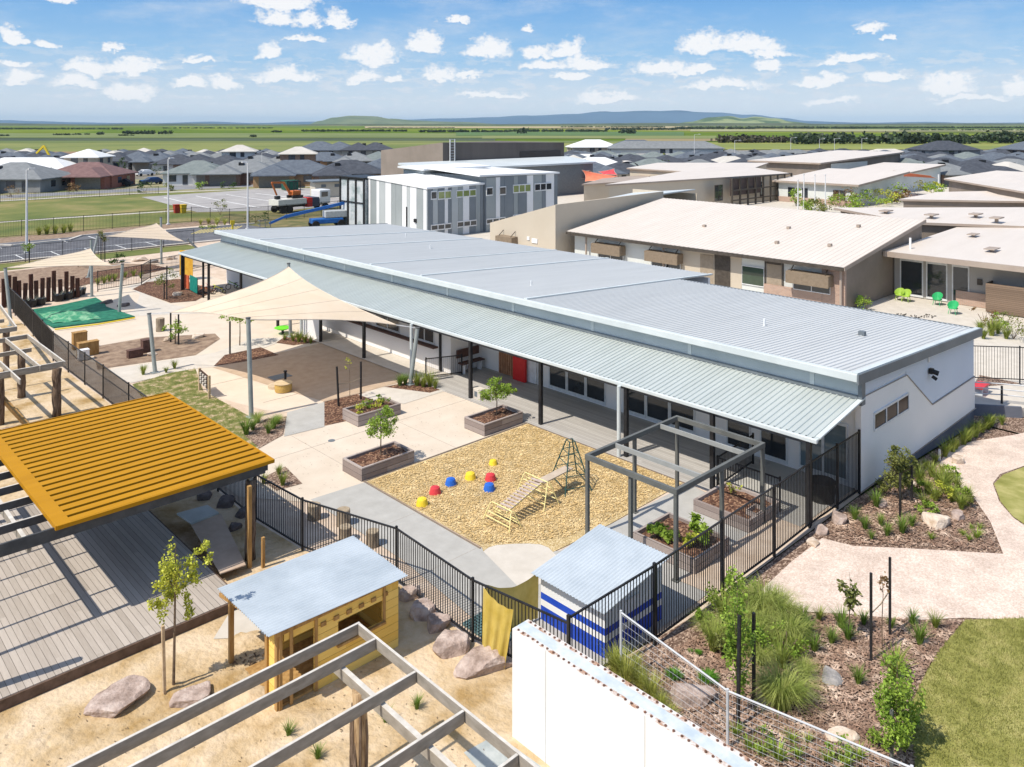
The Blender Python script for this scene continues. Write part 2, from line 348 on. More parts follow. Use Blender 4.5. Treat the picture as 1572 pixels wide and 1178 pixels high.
def terrain():
    m = bpy.data.materials.new('farmland'); m.use_nodes = True; nt = m.node_tree; N = nt.nodes; L = nt.links; b = N['Principled BSDF']; b.inputs['Roughness'].default_value = 1
    b.inputs['Specular IOR Level'].default_value = 0
    g = N.new('ShaderNodeNewGeometry'); mp = N.new('ShaderNodeMapping'); L.new(g.outputs['Position'], mp.inputs[0]); mp.inputs['Rotation'].default_value = (0, 0, -YAW + .06)
    mp.inputs['Scale'].default_value = (1 / 520, 1 / 1500, 1)
    v = N.new('ShaderNodeTexVoronoi'); v.distance = 'CHEBYCHEV'; v.inputs['Randomness'].default_value = .75; v.inputs['Scale'].default_value = 1; L.new(mp.outputs[0], v.inputs['Vector'])
    s = N.new('ShaderNodeSeparateColor'); L.new(v.outputs['Color'], s.inputs[0])
    cr = N.new('ShaderNodeValToRGB'); L.new(s.outputs[0], cr.inputs[0]); cr.color_ramp.interpolation = 'CONSTANT'
    e = cr.color_ramp.elements; e[0].color = (.11, .17, .03, 1); e[1].color = (.16, .21, .035, 1); e[1].position = .25
    for p, c in ((.42, (.085, .125, .035)), (.58, (.19, .22, .05)), (.70, (.27, .24, .11)), (.78, (.115, .15, .04)), (.92, (.20, .17, .085))):
        k = e.new(p); k.color = lin(c)
    n = N.new('ShaderNodeTexNoise'); n.inputs['Scale'].default_value = .011; n.inputs['Detail'].default_value = 8; L.new(g.outputs['Position'], n.inputs['Vector'])
    mx = N.new('ShaderNodeMix'); mx.data_type = 'RGBA'; mx.blend_type = 'MULTIPLY'; mx.inputs[0].default_value = .6; r = N.new('ShaderNodeValToRGB')
    r.color_ramp.elements[0].position = .3; r.color_ramp.elements[1].position = .7; r.color_ramp.elements[0].color = (.6, .6, .6, 1); r.color_ramp.elements[1].color = (1.25, 1.2, 1.1, 1)
    L.new(n.outputs[0], r.inputs[0]); L.new(cr.outputs[0], mx.inputs[6]); L.new(r.outputs[0], mx.inputs[7]); L.new(mx.outputs[2], b.inputs['Base Color'])
    rs = [0, 66, 90, 130, 250, 500, 1000, 2000, 4000, 8000, 16000, 26000, 40000]; n_ = 72; vs = [(0, 0, -.9)]; fs = []
    for r_ in rs[1:]:
        z = -.9 if r_ <= 66 else -.09
        for k in range(n_): vs.append((r_ * math.cos(2 * math.pi * k / n_), r_ * math.sin(2 * math.pi * k / n_), z))
    for k in range(n_): fs.append((0, 1 + k, 1 + (k + 1) % n_))
    for i in range(len(rs) - 2):
        for k in range(n_): fs.append((1 + i * n_ + k, 1 + (i + 1) * n_ + k, 1 + (i + 1) * n_ + (k + 1) % n_, 1 + i * n_ + (k + 1) % n_))
    mb = MB(); mb.add(vs, fs); mb.build('terrain', m, kind='structure')
terrain()
# --- playground side ---
sheet('site_ground', [(-12, 11.69), (39.4, 11.69), (39.4, 24), (42, 60), (60, 103), (-12, 103)], pinkg, -.03)
sheet('school_ground', [(39.4, -12), (39.4, 24), (42, 60), (60, 103), (150, 110), (175, 60), (140, -12)], creamB, -.025, drape=True)
sheet('sand_ground', [(-12, -10), (13.3, -10), (13.2, 12.06), (12.8, 14.8), (12.95, 18.1), (11.95, 21.4), (11.72, 24), (11.8, 32.5), (11.95, 39.5), (11.9, 47.6), (12.75, 57), (12.9, 64), (-12, 64)], sand, 0)
sheet('light_concrete_court', [(12.1, 29.6), (14.6, 29.8), (18.6, 30.1), (20.4, 31.0), (24.1, 31.6), (24.1, 24.0), (15.8, 24.0), (13.6, 24.0), (12.1, 26.0)], cream, -.018)
sheet('playground_concrete', [(14.3, 41.2), (16.2, 38.6), (15.6, 36.6), (16.6, 33.0), (18.6, 30.1), (20.4, 31.0), (24.1, 31.6), (25.6, 31.6), (28, 52), (28, 66), (20, 66), (12.95, 55), (12.9, 49), (13.6, 44.5)], cream, -.022)
sheet('concrete_path', [(13.75, 24.15), (15.8, 24.0), (15.8, 18.0), (16.3, 17.0), (17.4, 16.2), (23.8, 16.15), (23.8, 12.0), (13.3, 12.0), (13.35, 14.8), (13.75, 19.0)], grey, -.014)
sheet('side_yard', [(18.7, 11.72), (27.4, 11.72), (27.4, 16.0), (23.8, 15.9), (23.2, 12.9), (18.6, 12.9)], pinkg, -.004)
padp = GP([(742, 846), (750, 840), (762, 836.5), (785, 834.5), (812, 834), (830, 835.5), (842, 840), (849, 847)])
sheet('curved_pad', padp + GP([(880, 880), (800, 905)]), creamB, -.012)
sheet('sandpit_woodchips', [(15.85, 24.0), (23.75, 24.0), (23.75, 16.3), (19.6, 16.2), (17.9, 16.25)] + padp[::-1] + [(15.87, 17.95)], chips, -.009)
mb = MB()
for a, b_ in (((15.78, 24.06), (23.8, 24.06)), ((15.78, 24.06), (15.78, 17.9)), ((23.8, 24.0), (23.8, 16.2))):
    mb.bar((a[0], a[1], -.02), (b_[0], b_[1], -.02), .05, .06)
mb.build('sandpit_edging', mat('edge_timber', (.22, .17, .13)), kind='structure')
# saw cuts of the concrete
cut = mat('saw_cut', (.36, .31, .26)); mb = MB()
for a, b_ in (((12.2, 28), (24, 28)), ((20, 24.1), (20, 30.6)), ((16, 24.1), (16, 29.8)), ((13.8, 21), (15.7, 21)), ((13.8, 18), (15.7, 18)), ((13.4, 15), (17.5, 15)), ((17, 34), (24, 34)), ((19.4, 31), (19.4, 43)), ((16, 38), (24, 38))):
    mb.bar((a[0], a[1], -.0155), (b_[0], b_[1], -.0155), .012, .007)
mb.build('concrete_joints', cut, kind='structure')
sheet('patchy_grass', GP([(203, 590), (262, 572), (300, 566), (312, 600), (345, 618), (385, 640), (375, 664), (398, 688), (330, 712), (240, 640)]), lawnp, -.008)
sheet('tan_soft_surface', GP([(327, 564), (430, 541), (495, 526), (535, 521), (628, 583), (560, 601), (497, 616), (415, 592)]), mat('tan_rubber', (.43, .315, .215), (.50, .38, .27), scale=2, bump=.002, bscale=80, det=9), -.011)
sheet('mulch_bed', GP([(375, 668), (408, 643), (440, 639), (434, 668), (398, 688)]), mulch, -.004)
sheet('grey_paving', GP([(436, 670), (441, 633), (498, 617), (498, 655)]), grey, -.006)
sheet('mulch_bed', GP([(496, 654), (496, 617), (555, 603), (612, 596), (628, 610), (560, 640)]), mulch2, -.007)
sheet('grey_paving', GP([(550, 606), (596, 592), (655, 601), (690, 598), (620, 620), (575, 614)]), creamB, -.006)
sheet('mulch_bed', GP([(590, 594), (640, 584), (680, 597), (660, 603)]), mulch2, -.004)
sheet('mulch_bed', GP([(400, 735), (438, 716), (464, 742), (424, 753)]), mulch, -.004)
sheet('dirt_patch', GP([(140, 533), (225, 518), (330, 512), (338, 520), (300, 545), (150, 567)]), dirt, -.008)
sheet('concrete_walk', GP([(163, 568), (330, 541), (388, 519), (445, 519), (330, 563), (300, 566), (200, 588)]), creamB, -.012)
sheet('mulch_bed', GP([(328, 562), (345, 545), (400, 533), (428, 545), (370, 556)]), mulch2, -.004)
sheet('mulch_bed', GP([(424, 526), (440, 515), (480, 517), (494, 524), (450, 530)]), mulch2, -.004)
sheet('mulch_bed', GP([(203, 444), (225, 433), (275, 428), (330, 446), (300, 462), (262, 465)]), mulch2, -.006)
sheet('mulch_bed', GP([(100, 446), (150, 432), (205, 424), (262, 412), (230, 406), (140, 418)]), mulch2, -.006)
sheet('light_path', GP([(182, 486), (205, 478), (215, 452), (195, 440), (240, 425), (262, 414), (290, 420), (210, 446), (262, 467), (330, 480)]), creamB, -.014)
sheet('grass_strip', [(12.6, 79.5), (33.5, 80.5), (33.5, 83.8), (12.6, 83.8)], farlawn, -.012)
sheet('dirt_patch', [(12.6, 70), (22, 68), (27, 74), (22, 79), (12.6, 79)], dirt, -.016)
# --- car park ---
sheet('car_park', [(-12, 84.4), (46.5, 84.4), (46.5, 95.5), (36, 96.5), (30, 98.2), (-12, 98.2)], asph, -.02)
mb = MB()
for x in range(-8, 34, 3): mb.box(x - .06, x + .06, 84.9, 88.6, -.018, -.012)
for x in range(-8, 30, 3): mb.box(x - .06, x + .06, 94.2, 97.6, -.018, -.012)
mb.box(-12, 34, 88.55, 88.67, -.018, -.011); mb.build('bay_markings', white_line, kind='structure')
mb = MB()
for i in range(12): mb.bar((37 + i * .45, 91.5, -.015), (39.5 + i * .45, 94.5, -.015), .14, .006)
mb.build('yellow_markings', yel_line, kind='structure')
mb = MB(); mb.bar((-12, 84.3, .03), (46.5, 84.3, .03), .5, .16); mb.bar((-12, 98.3, .03), (18, 98.3, .03), .3, .16); mb.bar((18, 98.3, .03), (20.2, 95.4, .03), .3, .16); mb.bar((20.2, 95.4, .03), (25.5, 95.6, .03), .3, .16)
mb.bar((25.5, 95.6, .03), (27.5, 98.3, .03), .3, .16); mb.bar((27.5, 98.3, .03), (34, 98.3, .03), .3, .16); mb.bar((36, 96.4, .03), (46.5, 95.4, .03), .3, .16)
mb.build('kerb', kerbm, kind='structure')
sheet('garden_strip', [(-12, 98.4), (50, 98.4), (50, 102.9), (-12, 102.9)], dirt, -.014)
# --- park, court and street beyond the fence ---
sheet('park_lawn', [(-60, 103), (62, 103), (110, 125), (100, 152), (56, 156.5), (-60, 160)], farlawn, -.035)
sheet('footpath', [(-60, 118.8), (26.8, 118.8), (50.7, 116.2), (50.7, 117.4), (26.8, 120), (-60, 120)], kerbm, -.02)
sheet('ball_court', [(49.5, 143.5), (72, 145.5), (92, 134), (80, 112), (58, 107), (46.8, 113.5)], mat('court_surface', (.30, .28, .27), (.40, .38, .36), scale=.3), -.015)
mb = MB()
for k in range(6): mb.bar((52 + k * 5, 140 - k * 1.0, -.005), (50 + k * 6, 114 - k * .6, -.005), .25, .006)
mb.build('court_markings', white_line, kind='structure')
sheet('rough_grass', GP([(330, 338), (560, 372), (600, 330), (560, 300), (520, 318), (440, 326), (350, 329)]), mat('rough_dry_grass', (.07, .09, .025), (.25, .19, .08), scale=.5, det=9), -.012)
sheet('street_verge', [(-60, 151), (56, 151), (95, 145), (130, 128), (150, 150), (90, 190), (-60, 190)], mat('dry_verge', (.16, .18, .06), (.36, .30, .2), scale=.15), -.03)
sheet('footpath', [(-60, 152.3), (51, 150.8), (90, 141), (90, 142.5), (51.5, 152.3), (-60, 153.8)], kerbm, -.015)
sheet('street', [(-60, 158), (52, 156.5), (95, 146.5), (98, 151.5), (55, 163), (-60, 165)], mat('street_asphalt', (.2, .2, .21), (.26, .26, .27), scale=.3), -.015)
sheet('street', [(60, 160), (66, 158), (78, 190), (100, 235), (94, 238), (72, 195)], mat('street_asphalt', (0, 0, 0)), -.01)
sheet('suburb_ground', [(G(x, y)[0], G(x, y)[1]) for x, y in [(-200, 300), (300, 290), (520, 290), (900, 262), (1600, 300), (1900, 290), (1800, 229), (800, 231), (-200, 236)]], mat('house_lots', (.14, .13, .10), (.32, .28, .22), scale=.07), -.055)
# --- garden on the right ---
sheet('garden_mulch', [(13.25, -14), (13.25, 12.0), (18.9, 11.64), (39.2, 11.64), (39.2, -14)], mulch, -.02, drape=True)
sheet('garden_mulch', [(39.4, -12), (39.4, 12.8), (46, 13.5), (46, -12)], mulch, -.015, drape=True)
sheet('gravel_path', Gd([(1168, 906), (1215, 862), (1262, 826), (1310, 838), (1400, 842), (1540, 850), (1520, 800), (1496, 765), (1458, 732), (1442, 712), (1452, 694), (1490, 678), (1572, 664), (1640, 650), (1640, 690), (1572, 715), (1535, 728), (1524, 742), (1534, 770), (1556, 795), (1585, 815), (1700, 850), (1700, 960), (1480, 948), (1400, 952), (1300, 942), (1220, 938), (1185, 925)]), gravelp, -.006, drape=True)
sheet('garden_lawn', Gd([(1482, 952), (1700, 945), (1700, 1300), (1400, 1300), (1404, 1178), (1396, 1090), (1412, 1052), (1440, 1000)]), lawnm, .004, drape=True)
sheet('garden_lawn', Gd([(1526, 743), (1540, 729), (1575, 716), (1640, 692), (1700, 700), (1700, 848), (1583, 812), (1555, 793), (1536, 770)]), lawnm, .004, drape=True)
# --- fields: the long bands seen beyond the houses ---
def band(name, x0, x1, ya, yb, c1, c2, z):
    pts = GP([(x0, ya), (x0, yb), ((x0 + x1) / 2, yb), (x1, yb), (x1, ya)]); sheet(name, pts, mat('crop_%s_%d_%d' % (name, x0, ya), c1, c2, scale=.01, det=8), z)
band('field', -300, 900, 219, 237, (.12, .155, .03), (.23, .235, .06), -.03)
band('field', -300, 760, 212.5, 216.5, (.045, .065, .03), (.08, .10, .035), .1)
band('field', -300, 1000, 216.5, 219, (.11, .15, .03), (.17, .19, .05), .05)
band('dry_field', -300, 330, 233, 239, (.22, .13, .07), (.33, .22, .12), .02)
band('field', -300, 900, 205, 212, (.12, .155, .04), (.19, .215, .06), .2)
band('field', 700, 1050, 203, 209, (.07, .13, .035), (.10, .165, .04), .4)
band('dry_field', 560, 1060, 194.6, 197.4, (.36, .28, .14), (.45, .36, .2), 1)
band('field', 900, 1900, 219, 230, (.17, .20, .04), (.26, .27, .06), .1)
band('dry_field', 960, 1120, 213.5, 217, (.27, .2, .09), (.3, .25, .1), .2)
band('dry_field', 1060, 1700, 199, 202.5, (.34, .31, .16), (.27, .28, .12), .5)
band('field', 740, 1100, 209, 213.5, (.15, .18, .05), (.22, .23, .07), .3)
# --- hills ---
def hills(name, prof, dist, depth, m, seed, nz=6, zb=0):
    """mound range with its own depth; prof = list of (px, py of crest)"""
    rnd = random.Random(seed); mb = MB(); x0, x1 = prof[0][0], prof[-1][0]; n = int((x1 - x0) / 4) + 1; nr = 9; vs = []; fs = []
    ph = [(rnd.uniform(.01, .08), rnd.uniform(0, 6.28), rnd.uniform(.2, 1)) for _ in range(8)]
    for i in range(n + 1):
        px = x0 + (x1 - x0) * i / n
        for (a, b_) in zip(prof, prof[1:]):
            if a[0] <= px <= b_[0]: t = (px - a[0]) / (b_[0] - a[0]); t = t * t * (3 - 2 * t); py = a[1] + (b_[1] - a[1]) * t; break
        hgt = max(0, (190 - py) * dist / FPX + CAMH) if py < 190 else max(0, CAMH - (py - 190) * dist / FPX)
        hgt += sum(math.sin(px * w + p) * k for w, p, k in ph) * dist / FPX * .12
        t_ = (px - 786) / FPX
        for j in range(nr):
            u = j / (nr - 1); d = dist + (u - .5) * depth
            wob = 1 + .12 * math.sin(px * .05 + j * 1.7 + seed) * (u < .5)
            z = hgt * (math.sin(math.pi * u) ** .8) * (wob if u < .45 else 1) - 2 * (j in (0, nr - 1)) + zb
            vs.append((d * (FW[0] + t_ * RT[0]), d * (FW[1] + t_ * RT[1]), z))
    for i in range(n):
        for j in range(nr - 1): fs.append((i * nr + j, (i + 1) * nr + j, (i + 1) * nr + j + 1, i * nr + j + 1))
    mb.add(vs, fs).build(name, m, kind='structure', smooth=True)
hm = mat('haze_blue_range', (.02, .055, .11), (.035, .08, .14), scale=.0012, rough=1, spec=0, det=10)  # blue of the distant haze is put into the hill colour
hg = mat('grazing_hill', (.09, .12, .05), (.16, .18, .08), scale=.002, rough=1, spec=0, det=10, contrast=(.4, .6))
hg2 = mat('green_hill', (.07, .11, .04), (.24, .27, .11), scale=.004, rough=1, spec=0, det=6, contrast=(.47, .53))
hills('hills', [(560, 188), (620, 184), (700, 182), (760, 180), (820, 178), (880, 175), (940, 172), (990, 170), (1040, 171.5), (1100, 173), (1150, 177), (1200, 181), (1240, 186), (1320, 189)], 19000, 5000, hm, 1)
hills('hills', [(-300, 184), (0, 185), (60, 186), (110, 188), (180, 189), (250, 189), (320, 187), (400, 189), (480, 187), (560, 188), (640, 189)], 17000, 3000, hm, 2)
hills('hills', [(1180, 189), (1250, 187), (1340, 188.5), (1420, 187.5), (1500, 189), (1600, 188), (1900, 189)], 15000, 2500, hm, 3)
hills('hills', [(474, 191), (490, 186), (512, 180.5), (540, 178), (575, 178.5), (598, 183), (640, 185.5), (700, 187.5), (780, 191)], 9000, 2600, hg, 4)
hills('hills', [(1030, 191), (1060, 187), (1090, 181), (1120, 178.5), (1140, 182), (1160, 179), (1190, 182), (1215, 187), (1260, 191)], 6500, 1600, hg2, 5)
hills('hills', [(-300, 190), (0, 189.5), (120, 191), (300, 190), (420, 191.5), (600, 190.6), (760, 191), (900, 190), (1020, 189), (1200, 189.5), (1300, 190.5), (1460, 189.5), (1700, 190.4), (1900, 190)], 5200, 900, mat('low_scrub_rise', (.045, .065, .035), (.12, .13, .06), scale=.006, rough=1, spec=0, det=10), 6)
# ---------------- the long school building ----------------
roofU = mat('pale_grey_steel', (.50, .51, .505), (.585, .595, .59), scale=1.6, stretch=(.12, 1, 1), rough=.5, metal=0, spec=.22, bump=.0015, bscale=3, contrast=(.2, .8), det=8)
roofL = mat('pale_green_steel', (.44, .48, .46), (.54, .58, .56), scale=1.6, stretch=(.15, 1, 1), rough=.42, metal=.15, spec=.5, bump=.0015, bscale=3, contrast=(.2, .8), det=8)
fasc = mat('light_flashing', (.52, .56, .56), (.6, .64, .64), scale=.8, rough=.5)
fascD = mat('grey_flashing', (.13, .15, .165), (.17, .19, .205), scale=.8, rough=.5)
wwall = mat('white_render', (.78, .755, .735), (.85, .825, .80), scale=.5, rough=.8, contrast=(.2, .8), det=8)
gwall = mat('pale_grey_wall', (.76, .745, .74), (.82, .805, .80), scale=.6, rough=.8, contrast=(.2, .8))
alu = mat('silver_frame', (.66, .67, .67), rough=.4); blk = mat('black_metal', (.012, .012, .014), (.03, .03, .032), rough=.45, scale=3)
blu_grey = mat('blue_grey_plinth', (.11, .12, .15), (.16, .17, .2), scale=1, rough=.85)
def glassm(name, c=(.02, .025, .03), rough=.06, spec=.8, trn=0):
    if name in _m: return _m[name]
    m = mat(name, c, tuple(v * 1.5 for v in c), scale=.7, rough=rough, spec=spec); return m
glass = glassm('dark_glass'); glassb = glassm('blue_grey_glass', (.10, .14, .16)); glassg = glassm('green_glass', (.18, .22, .08))
SB = thing('school_building', 'long low white school building with pale grey roof stepping down to a veranda roof', 'building', (27.5, 36, 0))
Y0, Y1 = 11.55, 61.6
MB().ribbed((24.05, Y0, 2.76), (24.05, Y1, 2.76), (27.45, Y1, 3.25), (27.45, Y0, 3.25), .215, .034, .28, .05).build('veranda_roof', roofL, SB)
zU = lambda x: 4.16 - (x - 26.9) * .0545
ur = MB(); caps = MB()
ur.ribbed((26.95, Y0, zU(26.95)), (26.95, 27.35, zU(26.95)), (39.25, 27.35, zU(39.25)), (39.25, Y0, zU(39.25)), .215, .034, .28, .06)
ur.ribbed((26.95, 27.35, zU(26.95) + .01), (26.95, Y1, zU(26.95) + .01), (42.9, Y1, zU(42.9) + .01), (42.9, 27.35, zU(42.9) + .01), .215, .026, .28, .06)
ur.build('main_roof', roofU, SB)
for y in (27.35, 35.5, 40.4, 48.5, 54.5):
    x1 = 42.9
    caps.bar((26.95, y, zU(26.95) + .045), (x1, y, zU(x1) + .045), .2, .05)
caps.build('ridge_flashing', fasc, SB)
f = MB(); f.box(27.2, 27.5, Y0 + .12, Y1 - .1, 3.14, 4.02)
f.build('clerestory_wall', mat('step_cladding', (.40, .45, .47), (.48, .53, .55), scale=.5, rough=.5), SB)
for y in [13.2 + 5.05 * k for k in range(10)]: MB().box(27.17, 27.2, y, y + .16, 3.37, 3.95).build('cladding_joint', fasc, SB)
MB().box(27.15, 27.2, Y0 + .12, Y1 - .1, 3.24, 3.36).build('shadow_line_flashing', fascD, SB)  # dark grey flashing strip, also painting in the shadow line at the junction
f = MB(); f.box(26.72, 26.95, Y0 - .05, Y1 + .05, 3.93, 4.19); f.build('gutter', fasc, SB, bevel=.02)
MB().bar((26.7, Y0 - .08, 4.03), (39.35, Y0 - .08, zU(39.35) - .1), .06, .34).build('barge_fascia', fascD, SB); MB().bar((26.7, Y1 + .08, 4.03), (43, Y1 + .08, zU(43) - .1), .06, .34).build('barge_fascia', fascD, SB)
each('corner_flashing', fascD, SB, [(39.28, 39.36, Y0, 27.2, 3.2, 3.52), (27.14, 27.42, Y0 - .03, Y0 + .1, 3.05, 3.86)])
MB().bar((26.75, Y0 + .05, zU(26.9) + .05), (39.3, Y0 + .05, zU(39.3) + .05), .2, .05).build('barge_cap', fasc, SB); MB().bar((24.1, Y0 + .03, 2.79), (27.4, Y0 + .03, 3.27), .16, .05).build('barge_cap', fasc, SB)
f = MB(); f.box(23.93, 24.06, Y0, Y1, 2.64, 2.77); f.build('veranda_gutter', fasc, SB, bevel=.02)
f = MB(); f.box(24.1, 24.22, Y0 + .2, Y1 - .2, 2.5, 2.66); f.build('veranda_beam', mat('dark_beam', (.1, .1, .105)), SB)
# walls
w = MB(); ztop = lambda x: zU(x) - .12
EX0, EX1, EY = 27.5, 39.2, 11.7
# gable wall with the white render below and corrugated cladding above the zig-zag
zz = [(27.5, 2.63), (31.3, 2.7), (33.6, 1.0), (39.2, 1.55)]
n = len(zz); vs = []; fs = []
fr = [(x, EY, 0.02 if i == 0 else (-.65 * sm(27, 39, x) * 0 + 0)) for i, (x, z) in enumerate(zz)]
def plate(pts, y, t, m_, name, parent, lab=None):
    n_ = len(pts); vs_ = [(x, y, z) for x, z in pts] + [(x, y + t, z) for x, z in pts]
    MB().add(vs_, [tuple(range(n_)), tuple(range(n_, 2 * n_))[::-1]] + [(i, n_ + i, n_ + (i + 1) % n_, (i + 1) % n_) for i in range(n_)]).build(name, m_, parent, label=lab)
plate([(27.5, .02), (39.2, .02), (39.2, 1.42), (34.1, 1.40), (31.5, 3.12), (27.5, 3.2)], EY, .2, wwall, 'rendered_wall', SB)
plate([(27.53, 3.17), (31.45, 3.08), (34.1, 1.36), (39.17, 1.38), (39.17, ztop(39.17)), (27.53, ztop(27.53))], EY + .05, .14, gwall, 'cladding_backing', SB)
cg = MB()
z = 1.44
while z < 4.0:   # horizontal corrugations above the zig-zag line
    def xs(z):
        a = 39.17
        # left limit
        if z < 3.12: l = 34.1 - (z - 1.4) / 1.72 * 2.6
        elif z < 3.2: l = 31.5
        else: l = 27.53
        r = a
        zr = 26.9 + (4.16 - .16 - z) / .0545
        return l, min(a, zr)
    l, r = xs(z)
    if r - l > .05:
        cg.add([(l, EY + .05, z), (r, EY + .05, z), (r, EY + .012, z + .018), (l, EY + .012, z + .018), (r, EY + .05, z + .052), (l, EY + .05, z + .052)], [(0, 1, 2, 3), (3, 2, 4, 5)])
    z += .07
cg.build('corrugated_cladding', gwall, SB)
f = MB(); f.bar((31.5, EY - .01, 3.12), (34.1, EY - .01, 1.4), .03, .04, up=(0, 1, 0)); f.bar((34.1, EY - .01, 1.4), (39.2, EY - .01, 1.42), .03, .04, up=(0, 1, 0)); f.bar((27.5, EY - .01, 3.2), (31.5, EY - .01, 3.12), .03, .02, up=(0, 1, 0))
f.build('cladding_trim', mat('trim_grey', (.3, .27, .25)), SB)
plate([(27.6, 0), (39.2, 0), (39.2, -.72), (27.6, -.05)], EY + .04, .2, blu_grey, 'plinth', SB)
f = MB(); f.box(27.6, 27.9, EY + .2, 31.3, 0.02, 3.2); f.build('front_wall', wwall, SB)
each('projecting_wall', wwall, SB, [(25.62, 25.82, 31.3, 46.0, .02, 2.88), (25.82, 27.62, 31.3, 31.5, .02, 2.9), (25.82, 27.62, 45.8, 46, .02, 2.9)])
each('rear_wall', gwall, SB, [(27.6, 27.9, 46.0, 61.4, .02, 3.2), (27.9, 42.5, 61.2, 61.45, 0, 3.2), (39.0, 39.2, 11.9, 27.4, -.7, 3.3), (42.6, 42.8, 27.4, 61.4, -.1, 3.1)])
# windows under the veranda: (y0,y1,z0,z1,panes)
def window(y0, y1, z0, z1, n_, X, parent, gm=glass, transom=None, fw=.06, name='window'):
    fr_ = MB(); fr_.box(X - .05, X + .02, y0, y1, z0, z0 + fw); fr_.box(X - .05, X + .02, y0, y1, z1 - fw, z1)
    for k in range(n_ + 1):
        y = y0 + (y1 - y0) * k / n_; fr_.box(X - .048, X + .02, max(y0, y - fw / 2), min(y1, y + fw / 2), z0 + fw, z1 - fw)
    if transom: fr_.box(X - .044, X + .02, y0 + fw / 2, y1 - fw / 2, transom - .04, transom + .05)
    o = fr_.build(name, alu, parent); MB().box(X - .02, X + .01, y0 + .02, y1 - .02, z0 + .02, z1 - .02).build('pane', gm, o); return o
for (a, b_) in ((22.95, 24.1), (24.12, 25.25), (25.27, 26.4)): window(a, b_, .1, 2.2, 1, 27.6, SB, transom=1.62, fw=.12, name='glass_door')
for (a, b_) in ((18.35, 19.55), (19.57, 20.75), (20.77, 21.9)): window(a, b_, .1, 2.2, 1, 27.6, SB, transom=1.62, fw=.12, name='glass_door')
window(15.9, 16.9, .1, 2.1, 1, 27.6, SB, fw=.08, name='door')
window(14.4, 15.5, .1, 2.2, 1, 27.6, SB, transom=1.62, fw=.12, name='glass_door'); window(12.2, 13.95, .15, 2.15, 2, 27.6, SB, gm=glassb, fw=.1)
for (a, b_) in ((35.6, 37.8), (38.4, 40.8), (32.6, 34.2), (42, 44)): window(a, b_, 1.25, 2.4, 2, 25.62, SB, fw=.07, name='servery_window')
f = MB(); f.box(25.3, 25.62, 32.3, 44.5, 1.12, 1.2); f.build('servery_counter', mat('brown_counter', (.10, .055, .04), (.16, .09, .07)), SB)
f = MB()
for k in range(9): f.box(27.5, 27.6, 28.4 + k * .16, 28.53 + k * .16, .05, 2.3)
f.build('timber_battens', mat('warm_battens', (.30, .14, .07), (.42, .22, .12), scale=5), SB)
f = MB(); f.box(27.52, 27.6, 27.2, 28.0, .05, 2.1); f.build('door', mat('white_door', (.7, .7, .7)), SB)
window(26.7, 27.6 - .5, 1.2, 2.1, 1, 27.58, SB)
# gable window
def gable_window(x0, x1, z0, z1, Y, n_, parent, gm=glass, fm=alu, fw=.07):
    o = MB(); o.box(x0, x1, Y - .05, Y + .03, z0, z0 + fw); o.box(x0, x1, Y - .05, Y + .03, z1 - fw, z1)
    for k in range(n_ + 1):
        x = x0 + (x1 - x0) * k / n_; o.box(max(x0, x - fw / 2), min(x1, x + fw / 2), Y - .048, Y + .03, z0 + fw, z1 - fw)
    o = o.build('window', fm, parent); MB().box(x0 + .02, x1 - .02, Y - .025, Y + .0, z0 + .02, z1 - .02).build('pane', gm, o); return o
gable_window(28.5, 31.6, 1.8, 2.45, EY, 3, SB, gm=glassm('brown_glass', (.03, .024, .02), rough=.1, spec=.06))
f = MB(); f.box(33.7, 33.9, EY - .14, EY, 2.7, 2.9); f.tube([(33.8, EY - .1, 2.8), (33.85, EY - .32, 2.74)], .1, 8); f.tube([(33.8, EY - .1, 2.6), (33.85, EY - .25, 2.5)], .07, 8); f.build('floodlight', blk, SB)
f = MB(); f.box(33.7, 33.8, EY - .02, EY + .02, 3.15, 3.4); f.build('vent_plate', gwall, SB)
# columns
for i, y in enumerate((11.85, 15.3, 19.02, 23.5, 27.96, 36.65, 41.1, 46.2, 51.3, 56.4, 61.2)):
    MB().box(23.98, 24.12, y - .07, y + .07, -.02, 2.66).build('column', blk, SB)
MB().box(25.55, 25.69, 32.02, 32.16, -.02, 2.8).build('column', blk, SB)
for y in (19.22, 32.2, 43.0): MB().tube([(23.86, y, 0), (23.86, y, 2.66)], .075, 10).build('downpipe', fasc, SB)
# deck under the veranda
f = MB(); f.box(23.8, 27.6, 15.0, 31.25, -.06, .02); f.build('veranda_deck', boards('grey_deck_boards', (.36, .335, .305), (.46, .435, .40), .13, 'X', .07, dark=.6, glen=5), SB)
f = MB(); f.box(23.8, 27.6, 12.0, 15.0, -.06, .018); f.build('veranda_slab', grey, SB)
f = MB(); f.add([(25.6, 31.3, .02), (23.9, 31.3, .02), (23.9, 44, .02), (25.6, 44, .02)], [(0, 1, 2, 3)]); f.build('veranda_slab', creamB, SB)
f = MB(); f.box(33.2, 33.4, 14.0, 14.25, zU(33.3), zU(33.3) + .18); f.build('roof_vent', fascD, SB)
for (x, y) in ((30, 30), (35, 45), (38, 52), (31.5, 17.5)):
    MB().tube([(x, y, zU(x)), (x, y, zU(x) + .3)], .05, 8).build('roof_vent', alu, SB)
